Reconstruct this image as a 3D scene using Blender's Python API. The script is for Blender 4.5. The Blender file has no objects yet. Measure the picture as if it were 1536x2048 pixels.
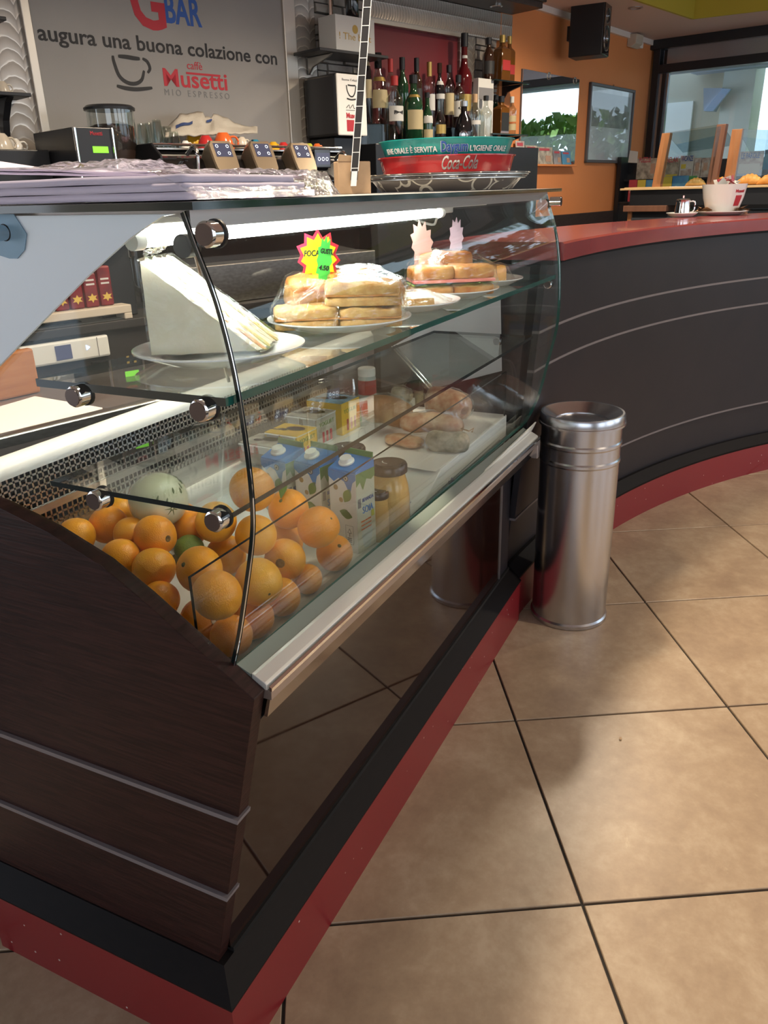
import bpy, bmesh, math, random
from math import sin, cos, pi, radians
from mathutils import Vector, Matrix, noise

random.seed(7)
SC = bpy.context.scene
COL = SC.collection

# ------------------------------------------------------------------ camera
CAM_P = Vector((-0.65887, -0.62476, 1.35))
FWD = Vector((0.83007463, 0.40778939, -0.38037339)).normalized()
UP = Vector((0.35326596, 0.14324706, 0.92449091)).normalized()
RIGHT = FWD.cross(UP).normalized()
UP = RIGHT.cross(FWD).normalized()
FPX = 1560.0
cam_d = bpy.data.cameras.new('camera')
cam = bpy.data.objects.new('camera', cam_d)
COL.objects.link(cam)
cam.matrix_world = Matrix(((RIGHT.x, UP.x, -FWD.x, CAM_P.x), (RIGHT.y, UP.y, -FWD.y, CAM_P.y),
                           (RIGHT.z, UP.z, -FWD.z, CAM_P.z), (0, 0, 0, 1)))
cam_d.sensor_fit = 'AUTO'
cam_d.sensor_width = 36.0
cam_d.lens = FPX / 2048 * 36.0
cam_d.clip_start = 0.02
SC.camera = cam

# ------------------------------------------------------------------ world, exposure
W = bpy.data.worlds.new('sky'); SC.world = W
W.use_nodes = True
nt = W.node_tree
bg = nt.nodes['Background']
tc = nt.nodes.new('ShaderNodeTexCoord'); sp = nt.nodes.new('ShaderNodeSeparateXYZ')
rp = nt.nodes.new('ShaderNodeValToRGB')
rp.color_ramp.elements[0].position = 0.0; rp.color_ramp.elements[0].color = (0.86, 0.92, 1.0, 1)
rp.color_ramp.elements[1].position = 0.7; rp.color_ramp.elements[1].color = (0.50, 0.72, 1.0, 1)
nt.links.new(tc.outputs['Generated'], sp.inputs[0]); nt.links.new(sp.outputs['Z'], rp.inputs[0])
nt.links.new(rp.outputs[0], bg.inputs[0])
bg.inputs[1].default_value = 1.6
SC.view_settings.view_transform = 'Standard'
SC.view_settings.look = 'None'
SC.view_settings.gamma = 1.0
SC.view_settings.exposure = 0.85
SC.view_settings.use_curve_mapping = False
SC.cycles.max_bounces = 10
SC.cycles.transparent_max_bounces = 24
SC.cycles.diffuse_bounces = 4
SC.cycles.glossy_bounces = 5
SC.cycles.use_denoising = True
SC.cycles.sample_clamp_indirect = 6.0
SUN_DIR = Vector((-0.25, -0.72, -0.65))          # travels towards the street side, does not reach the room
sun_d = bpy.data.lights.new('sun', 'SUN'); sun_d.energy = 3.2; sun_d.angle = radians(0.6); sun_d.color = (1.0, 0.96, 0.90)
sun_o = bpy.data.objects.new('sun', sun_d); COL.objects.link(sun_o)
sun_o.rotation_euler = SUN_DIR.to_track_quat('-Z', 'Y').to_euler()
LAMP_POWER = 75.0
LAMP_COL = (1.0, 0.83, 0.62)
CEIL_LAMPS = [(0.30, 0.24), (1.92, 0.28), (3.7, -0.05), (1.6, -2.2), (4.2, -2.4)]

# ------------------------------------------------------------------ rays on real planes
def ray(px, py):
    return RIGHT * ((px - 768.0) / FPX) - UP * ((py - 1024.0) / FPX) + FWD
def at(px, py, n, c):
    d = ray(px, py); n = Vector(n)
    return CAM_P + d * ((c - n.dot(CAM_P)) / n.dot(d))
def onX(px, py, c): return at(px, py, (1, 0, 0), c)
def onY(px, py, c): return at(px, py, (0, 1, 0), c)
def onZ(px, py, c): return at(px, py, (0, 0, 1), c)
def depth(P): return (Vector(P) - CAM_P).dot(FWD)
# back wall frame (u along the wall, v towards the room)
WA = radians(-20)
WD = Vector((cos(WA), sin(WA), 0)); WN = Vector((-sin(WA), cos(WA), 0)); WC = 2.44
WO = Vector((2.8348, 1.565, 0))
def wall_at(px, py, v): return at(px, py, WN, WC - v)
def wuv(P):
    d = Vector(P) - WO
    return d.dot(WD), -d.dot(WN), P[2]
def Wp(u, v, z): return WO + WD * u - WN * v + Vector((0, 0, z))
# orange wall frame
OA = radians(-13)
OD = Vector((cos(OA), sin(OA), 0)); ON = Vector((-sin(OA), cos(OA), 0))
OO = Vector((4.5637, 0.9355, 0)); OC = ON.dot(OO)
def org_at(px, py, v=0.0): return at(px, py, ON, OC - v)
def Op(s, v, z): return OO + OD * s - ON * v + Vector((0, 0, z))
PC = Vector((6.5377, 0.4798, 0))           # corner of orange wall and window wall
def win_at(px, py, back=0.0): return at(px, py, OD, OD.dot(PC) - back)
def Vp(w, d, z): return PC - ON * w + OD * d + Vector((0, 0, z))   # w along the window wall, d outwards

# ------------------------------------------------------------------ materials
MATS = {}
def nodes_of(m):
    return m.node_tree.nodes, m.node_tree.links
def mat(name, col, rough=0.5, metal=0.0, spec=0.5, coat=0.0, emit=None, emit_s=0.0, trans=0.0, ior=1.45,
        noise_s=None, noise_amt=0.0, col2=None, stretch=None, bump=0.0, bump_s=60.0, sss=0.0, coords='Object', alpha=1.0):
    m = bpy.data.materials.new(name); m.use_nodes = True
    N, L = nodes_of(m); b = N['Principled BSDF']
    b.inputs['Base Color'].default_value = (*col, 1); b.inputs['Roughness'].default_value = rough
    b.inputs['Metallic'].default_value = metal; b.inputs['Specular IOR Level'].default_value = spec
    b.inputs['Coat Weight'].default_value = coat; b.inputs['Coat Roughness'].default_value = 0.03
    b.inputs['Transmission Weight'].default_value = trans; b.inputs['IOR'].default_value = ior
    b.inputs['Subsurface Weight'].default_value = sss
    b.inputs['Alpha'].default_value = alpha
    if sss: b.inputs['Subsurface Radius'].default_value = (0.01, 0.006, 0.003)
    if emit:
        b.inputs['Emission Color'].default_value = (*emit, 1); b.inputs['Emission Strength'].default_value = emit_s
    if noise_s or bump:
        t = N.new('ShaderNodeTexCoord'); mp = N.new('ShaderNodeMapping')
        L.new(t.outputs[coords], mp.inputs[0])
        if stretch: mp.inputs['Scale'].default_value = stretch
    if noise_s:
        nz = N.new('ShaderNodeTexNoise'); nz.inputs['Scale'].default_value = noise_s; nz.inputs['Detail'].default_value = 6
        L.new(mp.outputs[0], nz.inputs['Vector'])
        r = N.new('ShaderNodeValToRGB'); r.color_ramp.elements[0].position = 0.35; r.color_ramp.elements[1].position = 0.65
        c2 = col2 if col2 else tuple(min(1, c * (1 + noise_amt)) for c in col)
        r.color_ramp.elements[0].color = (*col, 1); r.color_ramp.elements[1].color = (*c2, 1)
        L.new(nz.outputs['Fac'], r.inputs[0]); L.new(r.outputs[0], b.inputs['Base Color'])
    if bump:
        nb = N.new('ShaderNodeTexNoise'); nb.inputs['Scale'].default_value = bump_s; nb.inputs['Detail'].default_value = 3
        L.new(mp.outputs[0], nb.inputs['Vector'])
        bp = N.new('ShaderNodeBump'); bp.inputs['Strength'].default_value = bump; bp.inputs['Distance'].default_value = 0.004
        L.new(nb.outputs['Fac'], bp.inputs['Height']); L.new(bp.outputs[0], b.inputs['Normal'])
    MATS[name] = m
    return m

def thin_glass(name, tint=(0.97, 1, 0.99), ior=1.5, rough=0.0, gain=1.0, bump=0.0, bump_s=30, haze=0.0, haze_col=(0.9, 0.95, 0.95)):
    m = bpy.data.materials.new(name); m.use_nodes = True
    N, L = nodes_of(m); N.remove(N['Principled BSDF']); out = N['Material Output']
    tr = N.new('ShaderNodeBsdfTransparent'); tr.inputs[0].default_value = (*tint, 1)
    gl = N.new('ShaderNodeBsdfGlossy'); gl.inputs['Roughness'].default_value = rough
    gl.inputs['Color'].default_value = (0.95, 1, 1, 1)
    fr = N.new('ShaderNodeFresnel'); fr.inputs['IOR'].default_value = ior
    mu = N.new('ShaderNodeMath'); mu.operation = 'MULTIPLY'; mu.inputs[1].default_value = gain; mu.use_clamp = True
    mx = N.new('ShaderNodeMixShader')
    # same Fresnel value on both sides of the sheet
    gm = N.new('ShaderNodeNewGeometry'); ml = N.new('ShaderNodeMapRange')
    ml.inputs['To Min'].default_value = ior; ml.inputs['To Max'].default_value = 1.0 / ior
    L.new(gm.outputs['Backfacing'], ml.inputs['Value']); L.new(ml.outputs[0], fr.inputs['IOR'])
    L.new(fr.outputs[0], mu.inputs[0]); L.new(mu.outputs[0], mx.inputs[0])
    L.new(tr.outputs[0], mx.inputs[1]); L.new(gl.outputs[0], mx.inputs[2])
    last = mx
    if haze:
        df = N.new('ShaderNodeBsdfDiffuse'); df.inputs[0].default_value = (*haze_col, 1)
        m2 = N.new('ShaderNodeMixShader'); m2.inputs[0].default_value = haze
        L.new(mx.outputs[0], m2.inputs[1]); L.new(df.outputs[0], m2.inputs[2]); last = m2
    L.new(last.outputs[0], out.inputs[0])
    if bump:
        t = N.new('ShaderNodeTexCoord'); nb = N.new('ShaderNodeTexNoise'); nb.inputs['Scale'].default_value = bump_s
        nb.inputs['Detail'].default_value = 5; nb.inputs['Distortion'].default_value = 1.5
        L.new(t.outputs['Object'], nb.inputs['Vector'])
        bp = N.new('ShaderNodeBump'); bp.inputs['Strength'].default_value = bump; bp.inputs['Distance'].default_value = 0.01
        L.new(nb.outputs['Fac'], bp.inputs['Height']); L.new(bp.outputs[0], gl.inputs['Normal']); L.new(bp.outputs[0], fr.inputs['Normal'])
    MATS[name] = m
    return m

M = MATS
mat('wenge', (0.015, 0.0052, 0.0046), 0.46, spec=0.3, noise_s=18, col2=(0.036, 0.0125, 0.0105), stretch=(1, 0.7, 14), bump=0.12, bump_s=20)
mat('wenge_trim', (0.0065, 0.0052, 0.0055), 0.55, spec=0.15, noise_s=14, col2=(0.0080, 0.0062, 0.0064), stretch=(3, 3, 14))
mat('bar_laminate', (0.0145, 0.0135, 0.0175), 0.42, noise_s=8, col2=(0.018, 0.016, 0.020))
mat('inlay', (0.17, 0.15, 0.155), 0.45)
mat('gloss_brown', (0.014, 0.005, 0.0035), 0.04, coat=0.25, spec=0.6)
mat('steel', (0.66, 0.66, 0.63), 0.33, 1.0, noise_s=3, col2=(0.50, 0.49, 0.47), stretch=(0.3, 40, 40))
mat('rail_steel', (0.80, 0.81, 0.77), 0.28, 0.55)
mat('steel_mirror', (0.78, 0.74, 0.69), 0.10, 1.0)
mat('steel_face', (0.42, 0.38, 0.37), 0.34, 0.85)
mat('bin_steel', (0.56, 0.57, 0.60), 0.25, 1.0, bump=0.10, bump_s=14, stretch=(1, 1, 0.6))
mat('chrome', (0.8, 0.8, 0.8), 0.08, 1.0)
mat('clamp_face', (0.13, 0.095, 0.085), 0.22, 0.6)
mat('black_rubber', (0.01, 0.01, 0.01), 0.5)
mat('black_plastic', (0.013, 0.014, 0.017), 0.35)
mat('black_gloss', (0.008, 0.008, 0.009), 0.10, coat=0.5)
mat('white_enamel', (0.70, 0.71, 0.68), 0.25)
mat('rail_channel', (0.30, 0.34, 0.31), 0.30, 0.5)
mat('white_plastic', (0.78, 0.78, 0.75), 0.35)
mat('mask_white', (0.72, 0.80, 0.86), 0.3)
mat('sticker_blue', (0.20, 0.34, 0.46), 0.4)
mat('porcelain', (0.74, 0.74, 0.72), 0.12, coat=0.4)
mat('glass_edge', (0.012, 0.085, 0.070), 0.12, spec=0.8)
mat('glass_edge_dark', (0.006, 0.012, 0.012), 0.08, spec=0.8)
thin_glass('glass_pane', tint=(0.985, 0.995, 0.99), ior=1.5, gain=0.48)
thin_glass('glass_shelf', tint=(0.945, 0.975, 0.962), ior=1.5, gain=1.2)
thin_glass('glass_shelf_low', tint=(0.955, 0.97, 0.945), ior=1.45, gain=1.0)
thin_glass('glass_clear', tint=(0.80, 0.83, 0.82), ior=1.6, rough=0.03, gain=1.8)
thin_glass('glass_window', tint=(0.80, 0.86, 0.88), ior=1.5, gain=0.8)
thin_glass('film', tint=(0.985, 0.985, 0.98), ior=1.45, rough=0.05, gain=1.0, bump=0.6, bump_s=30)
thin_glass('film_bag', tint=(0.93, 0.92, 0.95), ior=1.5, rough=0.08, gain=1.5, bump=1.0, bump_s=30, haze=0.05, haze_col=(0.62, 0.58, 0.66))
mat('tube_light', (1, 1, 1), 0.4, emit=(0.96, 1.0, 0.93), emit_s=30.0)
mat('red_wall', (0.16, 0.012, 0.018), 0.45)
mat('red_top', (0.20, 0.030, 0.032), 0.22, coat=0.3, noise_s=5, col2=(0.23, 0.037, 0.037))
mat('wall_orange', (0.66, 0.245, 0.085), 0.75, noise_s=3, col2=(0.69, 0.262, 0.092), bump=0.05, bump_s=120)
mat('ceiling_pink', (0.62, 0.47, 0.42), 0.85)
mat('yellow_wall', (0.42, 0.35, 0.035), 0.75)
mat('white_trim', (0.72, 0.66, 0.62), 0.5)
mat('cream_wall', (0.55, 0.47, 0.36), 0.8)
mat('dark_wood', (0.035, 0.026, 0.026), 0.4, noise_s=10, col2=(0.05, 0.036, 0.034), stretch=(1, 8, 8))
mat('sign_grey', (0.25, 0.24, 0.23), 0.35, noise_s=3, col2=(0.27, 0.26, 0.25))
mat('alu_frame', (0.52, 0.49, 0.44), 0.35, 0.8)
mat('ink_black', (0.018, 0.018, 0.02), 0.6)
mat('ink_red', (0.42, 0.025, 0.04), 0.6)
mat('ink_blue', (0.022, 0.085, 0.33), 0.6)
mat('ink_grey', (0.16, 0.16, 0.17), 0.6)
mat('ink_white', (0.75, 0.75, 0.75), 0.5)
mat('ink_gold', (0.45, 0.30, 0.08), 0.5)
mat('ink_green', (0.13, 0.25, 0.035), 0.6)
mat('ink_orange', (0.75, 0.16, 0.02), 0.6)
mat('bronze', (0.30, 0.24, 0.17), 0.30, 0.75)
mat('screen_off', (0.02, 0.021, 0.03), 0.15, emit=(0.16, 0.16, 0.26), emit_s=0.25)
mat('lcd_green', (0.1, 0.4, 0.02), 0.4, emit=(0.22, 0.75, 0.03), emit_s=0.75)
mat('led_blue', (0.3, 0.5, 1.0), 0.4, emit=(0.4, 0.62, 1.0), emit_s=1.4)
mat('led_white', (0.8, 0.9, 1.0), 0.4, emit=(0.75, 0.85, 1.0), emit_s=0.8)
mat('coffee', (0.02, 0.010, 0.007), 0.5)
mat('towel', (0.42, 0.39, 0.34), 0.95, bump=0.4, bump_s=160)
mat('towel_blue', (0.03, 0.055, 0.16), 0.9)
mat('cup_yellow', (0.62, 0.36, 0.02), 0.2, coat=0.3)
mat('cup_red', (0.48, 0.03, 0.03), 0.2, coat=0.3)
mat('cup_orange', (0.68, 0.13, 0.03), 0.2, coat=0.3)
mat('cup_blue', (0.03, 0.22, 0.36), 0.2, coat=0.3)
mat('cup_cream', (0.55, 0.50, 0.42), 0.2, coat=0.3)
mat('cup_lime', (0.42, 0.46, 0.05), 0.2, coat=0.3)
mat('bottle_black', (0.008, 0.008, 0.010), 0.08, coat=0.6)
mat('bottle_green', (0.010, 0.045, 0.020), 0.06, coat=0.8)
mat('bottle_red', (0.075, 0.005, 0.008), 0.06, coat=0.8)
mat('bottle_amber', (0.12, 0.045, 0.010), 0.06, coat=0.8)
mat('bottle_brown', (0.035, 0.016, 0.010), 0.08, coat=0.7)
mat('liquid_red', (0.55, 0.02, 0.03), 0.08, coat=0.8)
mat('label_cream', (0.42, 0.35, 0.20), 0.6)
mat('label_white', (0.52, 0.52, 0.50), 0.6)
mat('label_black', (0.02, 0.02, 0.02), 0.5)
mat('label_red', (0.40, 0.03, 0.03), 0.5)
mat('label_gold', (0.45, 0.32, 0.10), 0.35, 0.6)
mat('silver', (0.62, 0.62, 0.62), 0.2, 1.0)
mat('tissue', (0.52, 0.48, 0.60), 0.8, noise_s=2, col2=(0.58, 0.54, 0.65), bump=0.2, bump_s=10)
mat('cardboard', (0.40, 0.27, 0.16), 0.8, noise_s=30, noise_amt=0.15)
mat('tray_teal', (0.012, 0.30, 0.27), 0.28, coat=0.3)
mat('tray_red', (0.38, 0.015, 0.018), 0.25, coat=0.4)
mat('bread_white', (0.64, 0.59, 0.45), 0.8, noise_s=40, col2=(0.68, 0.63, 0.50), bump=0.10, bump_s=260, sss=0.15)
mat('filling_pink', (0.62, 0.22, 0.10), 0.6, noise_s=60, col2=(0.72, 0.42, 0.20), bump=0.5, bump_s=90)
mat('filling_egg', (0.62, 0.42, 0.10), 0.6, noise_s=70, col2=(0.52, 0.50, 0.22), bump=0.5, bump_s=90)
mat('crust', (0.36, 0.105, 0.016), 0.5, noise_s=24, col2=(0.56, 0.29, 0.085), bump=0.5, bump_s=40)
mat('crumb', (0.58, 0.37, 0.14), 0.8, noise_s=50, col2=(0.46, 0.24, 0.07), bump=0.5, bump_s=120)
mat('ham', (0.62, 0.14, 0.12), 0.5, noise_s=30, col2=(0.70, 0.26, 0.20))
mat('lettuce', (0.28, 0.42, 0.05), 0.5, noise_s=30, col2=(0.45, 0.55, 0.15))
mat('star_red', (0.78, 0.02, 0.06), 0.5)
mat('star_yellow', (0.90, 0.70, 0.01), 0.5)
mat('star_green', (0.10, 0.80, 0.12), 0.5)
mat('star_pink', (0.62, 0.40, 0.36), 0.6)
mat('star_lilac', (0.70, 0.52, 0.60), 0.6)
mat('lime_skin', (0.16, 0.24, 0.03), 0.35, noise_s=18, col2=(0.26, 0.33, 0.07), bump=0.25, bump_s=120)
mat('melon_skin', (0.62, 0.62, 0.38), 0.4, noise_s=7, col2=(0.76, 0.74, 0.54), bump=0.1, bump_s=30)
mat('melon_streak', (0.13, 0.17, 0.05), 0.5)
mat('carton_white', (0.74, 0.74, 0.72), 0.35)
mat('carton_side', (0.48, 0.50, 0.40), 0.4)
mat('carton_blue', (0.035, 0.20, 0.55), 0.35)
mat('carton_green', (0.10, 0.22, 0.07), 0.4)
mat('bean', (0.55, 0.38, 0.17), 0.5)
mat('glass_print', (0.40, 0.47, 0.46), 0.3)
mat('honey', (0.62, 0.36, 0.10), 0.15, coat=0.6, noise_s=20, col2=(0.70, 0.45, 0.16))
mat('jam', (0.36, 0.12, 0.09), 0.15, coat=0.6)
mat('lid_brown', (0.07, 0.052, 0.048), 0.22, 0.4)
mat('pack_yellow', (0.74, 0.46, 0.02), 0.4)
mat('pack_grey', (0.50, 0.48, 0.42), 0.45, noise_s=28, col2=(0.22, 0.21, 0.17))
mat('pack_blue', (0.16, 0.34, 0.48), 0.4)
mat('pot_white', (0.66, 0.70, 0.72), 0.35)
mat('purple_pack', (0.035, 0.03, 0.09), 0.2, noise_s=40, col2=(0.14, 0.10, 0.18), coat=0.5)
mat('salami', (0.46, 0.40, 0.30), 0.6, noise_s=48, col2=(0.20, 0.19, 0.13), bump=0.7, bump_s=60)
mat('cured_meat', (0.42, 0.16, 0.08), 0.5, noise_s=34, col2=(0.66, 0.46, 0.30), bump=0.4, bump_s=50)
mat('loaf', (0.36, 0.15, 0.05), 0.6, noise_s=15, col2=(0.44, 0.21, 0.08), bump=0.2, bump_s=40)
mat('paper', (0.74, 0.73, 0.71), 0.8)
mat('green_cap', (0.10, 0.50, 0.10), 0.35)
mat('board_orange', (0.26, 0.095, 0.026), 0.5, noise_s=6, col2=(0.32, 0.13, 0.04), stretch=(1, 1, 8))
mat('post_wood', (0.34, 0.14, 0.055), 0.45, noise_s=6, col2=(0.42, 0.19, 0.08), stretch=(6, 6, 1))
mat('post_wood_dark', (0.16, 0.075, 0.048), 0.45, noise_s=6, col2=(0.20, 0.095, 0.06), stretch=(6, 6, 1))
mat('board_light', (0.62, 0.43, 0.22), 0.5)
mat('croissant', (0.62, 0.27, 0.06), 0.45, noise_s=18, col2=(0.76, 0.42, 0.13), bump=0.4, bump_s=40)
mat('mirror', (0.90, 0.92, 0.92), 0.01, 1.0)
mat('photo_grey', (0.42, 0.46, 0.52), 0.3, noise_s=5, col2=(0.60, 0.64, 0.70))
mat('photo_dark', (0.16, 0.16, 0.18), 0.4, noise_s=12, col2=(0.32, 0.32, 0.34))
mat('frame_grey', (0.10, 0.10, 0.11), 0.4)
mat('window_frame', (0.018, 0.021, 0.026), 0.3)
mat('frame_silver', (0.36, 0.39, 0.44), 0.25, 0.8)
mat('outside_wall', (0.50, 0.46, 0.36), 0.8)
mat('outside_white', (0.84, 0.84, 0.78), 0.7)
mat('outside_grey', (0.36, 0.40, 0.46), 0.7)
mat('outside_blue', (0.40, 0.50, 0.68), 0.6)
mat('asphalt', (0.40, 0.39, 0.37), 0.9)
mat('leaf', (0.14, 0.36, 0.04), 0.5, noise_s=4, col2=(0.36, 0.58, 0.14))
mat('mag_a', (0.50, 0.46, 0.38), 0.4, noise_s=26, col2=(0.20, 0.18, 0.15))
mat('mag_b', (0.55, 0.52, 0.48), 0.4, noise_s=30, col2=(0.30, 0.22, 0.20))
mat('mag_blue', (0.05, 0.20, 0.45), 0.4, noise_s=16, col2=(0.10, 0.32, 0.50))
mat('mag_green', (0.08, 0.30, 0.10), 0.4)
mat('mag_yellow', (0.60, 0.50, 0.08), 0.4)
mat('mag_red', (0.45, 0.06, 0.08), 0.4)
mat('skin_print', (0.45, 0.28, 0.2), 0.5)
mat('sachet_brown', (0.36, 0.20, 0.10), 0.5)
mat('screen_white', (0.7, 0.7, 0.7), 0.4)
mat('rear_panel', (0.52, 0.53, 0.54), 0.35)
mat('pack_red', (0.20, 0.02, 0.025), 0.35, noise_s=20, col2=(0.11, 0.015, 0.02))
mat('food_yellow', (0.55, 0.38, 0.08), 0.6)
mat('speaker_cone', (0.03, 0.03, 0.032), 0.6)
mat('beige_plastic', (0.50, 0.44, 0.36), 0.5)
mat('counter_dark', (0.03, 0.028, 0.028), 0.4)

# orange peel: fine pores, a little colour drift from fruit to fruit
def orange_peel():
    m = bpy.data.materials.new('orange_peel'); m.use_nodes = True
    N, L = nodes_of(m); b = N['Principled BSDF']
    b.inputs['Roughness'].default_value = 0.36; b.inputs['Subsurface Weight'].default_value = 0.12
    b.inputs['Subsurface Radius'].default_value = (0.008, 0.003, 0.001)
    oi = N.new('ShaderNodeObjectInfo'); t = N.new('ShaderNodeTexCoord')
    nz = N.new('ShaderNodeTexNoise'); nz.inputs['Scale'].default_value = 9
    L.new(t.outputs['Object'], nz.inputs['Vector'])
    ad = N.new('ShaderNodeMath'); ad.operation = 'ADD'
    m1 = N.new('ShaderNodeMath'); m1.operation = 'MULTIPLY'; m1.inputs[1].default_value = 0.75
    L.new(oi.outputs['Random'], m1.inputs[0]); L.new(m1.outputs[0], ad.inputs[0]); 
    m2 = N.new('ShaderNodeMath'); m2.operation = 'MULTIPLY'; m2.inputs[1].default_value = 0.4
    L.new(nz.outputs['Fac'], m2.inputs[0]); L.new(m2.outputs[0], ad.inputs[1])
    r = N.new('ShaderNodeValToRGB')
    r.color_ramp.elements[0].position = 0.1; r.color_ramp.elements[0].color = (0.90, 0.275, 0.012, 1)
    r.color_ramp.elements[1].position = 1.0; r.color_ramp.elements[1].color = (0.90, 0.45, 0.030, 1)
    L.new(ad.outputs[0], r.inputs[0]); L.new(r.outputs[0], b.inputs['Base Color'])
    v = N.new('ShaderNodeTexVoronoi'); v.inputs['Scale'].default_value = 420
    L.new(t.outputs['Object'], v.inputs['Vector'])
    bp = N.new('ShaderNodeBump'); bp.inputs['Strength'].default_value = 0.22; bp.inputs['Distance'].default_value = 0.0015
    L.new(v.outputs['Distance'], bp.inputs['Height']); L.new(bp.outputs[0], b.inputs['Normal'])
    MATS['orange_peel'] = m
orange_peel()

# floor tile: beige stoneware with darker clouds and pale veins, different from tile to tile
def tile_mat():
    m = bpy.data.materials.new('stone_tile'); m.use_nodes = True
    N, L = nodes_of(m); b = N['Principled BSDF']
    t = N.new('ShaderNodeNewGeometry'); oi = N.new('ShaderNodeObjectInfo')
    vm = N.new('ShaderNodeVectorMath'); vm.operation = 'ADD'
    vs = N.new('ShaderNodeCombineXYZ')
    ml = N.new('ShaderNodeMath'); ml.operation = 'MULTIPLY'; ml.inputs[1].default_value = 37.0
    L.new(oi.outputs['Random'], ml.inputs[0]); L.new(ml.outputs[0], vs.inputs['Z'])
    L.new(t.outputs['Position'], vm.inputs[0]); L.new(vs.outputs[0], vm.inputs[1])
    n1 = N.new('ShaderNodeTexNoise'); n1.inputs['Scale'].default_value = 5.5; n1.inputs['Detail'].default_value = 9; n1.inputs['Roughness'].default_value = 0.62
    n1.inputs['Distortion'].default_value = 0.35
    L.new(vm.outputs[0], n1.inputs['Vector'])
    r = N.new('ShaderNodeValToRGB'); e = r.color_ramp.elements
    e[0].position = 0.36; e[0].color = (0.285, 0.198, 0.130, 1); e[1].position = 0.64; e[1].color = (0.440, 0.338, 0.232, 1)
    x = e.new(0.50); x.color = (0.358, 0.258, 0.168, 1)
    n4 = N.new('ShaderNodeTexNoise'); n4.inputs['Scale'].default_value = 34; n4.inputs['Detail'].default_value = 8; n4.inputs['Roughness'].default_value = 0.7
    L.new(vm.outputs[0], n4.inputs['Vector'])
    mf = N.new('ShaderNodeMix'); mf.data_type = 'FLOAT'; mf.inputs[0].default_value = 0.33
    L.new(n1.outputs['Fac'], mf.inputs[2]); L.new(n4.outputs['Fac'], mf.inputs[3])
    L.new(mf.outputs[0], r.inputs[0])
    n2 = N.new('ShaderNodeTexNoise'); n2.inputs['Scale'].default_value = 5; n2.inputs['Detail'].default_value = 12; n2.inputs['Roughness'].default_value = 0.7
    n2.inputs['Distortion'].default_value = 3.0
    L.new(vm.outputs[0], n2.inputs['Vector'])
    r2 = N.new('ShaderNodeValToRGB'); r2.color_ramp.elements[0].position = 0.66; r2.color_ramp.elements[0].color = (0, 0, 0, 1)
    r2.color_ramp.elements[1].position = 0.74; r2.color_ramp.elements[1].color = (0.45, 0.45, 0.45, 1)
    L.new(n2.outputs['Fac'], r2.inputs[0])
    mx = N.new('ShaderNodeMix'); mx.data_type = 'RGBA'
    L.new(r2.outputs[0], mx.inputs[0]); L.new(r.outputs[0], mx.inputs[6]); mx.inputs[7].default_value = (0.56, 0.44, 0.29, 1)
    L.new(mx.outputs[2], b.inputs['Base Color'])
    b.inputs['Roughness'].default_value = 0.36
    n3 = N.new('ShaderNodeTexNoise'); n3.inputs['Scale'].default_value = 35; n3.inputs['Detail'].default_value = 5
    L.new(vm.outputs[0], n3.inputs['Vector'])
    bp = N.new('ShaderNodeBump'); bp.inputs['Strength'].default_value = 0.12; bp.inputs['Distance'].default_value = 0.003
    L.new(n3.outputs['Fac'], bp.inputs['Height']); L.new(bp.outputs[0], b.inputs['Normal'])
    MATS['stone_tile'] = m
tile_mat()
mat('grout', (0.035, 0.030, 0.026), 0.9)

def red_plinth():
    m = mat('red_plinth', (0.20, 0.012, 0.016), 0.38, coat=0.15)
    N, L = nodes_of(m); b = N['Principled BSDF']
    t = N.new('ShaderNodeTexCoord'); v = N.new('ShaderNodeTexVoronoi'); v.inputs['Scale'].default_value = 24
    L.new(t.outputs['Object'], v.inputs['Vector'])
    lt = N.new('ShaderNodeMath'); lt.operation = 'LESS_THAN'; lt.inputs[1].default_value = 0.055
    L.new(v.outputs['Distance'], lt.inputs[0])
    mx = N.new('ShaderNodeMix'); mx.data_type = 'RGBA'; mx.inputs[6].default_value = (0.20, 0.012, 0.016, 1); mx.inputs[7].default_value = (0.55, 0.45, 0.40, 1)
    L.new(lt.outputs[0], mx.inputs[0]); L.new(mx.outputs[2], b.inputs['Base Color'])
red_plinth()

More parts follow.
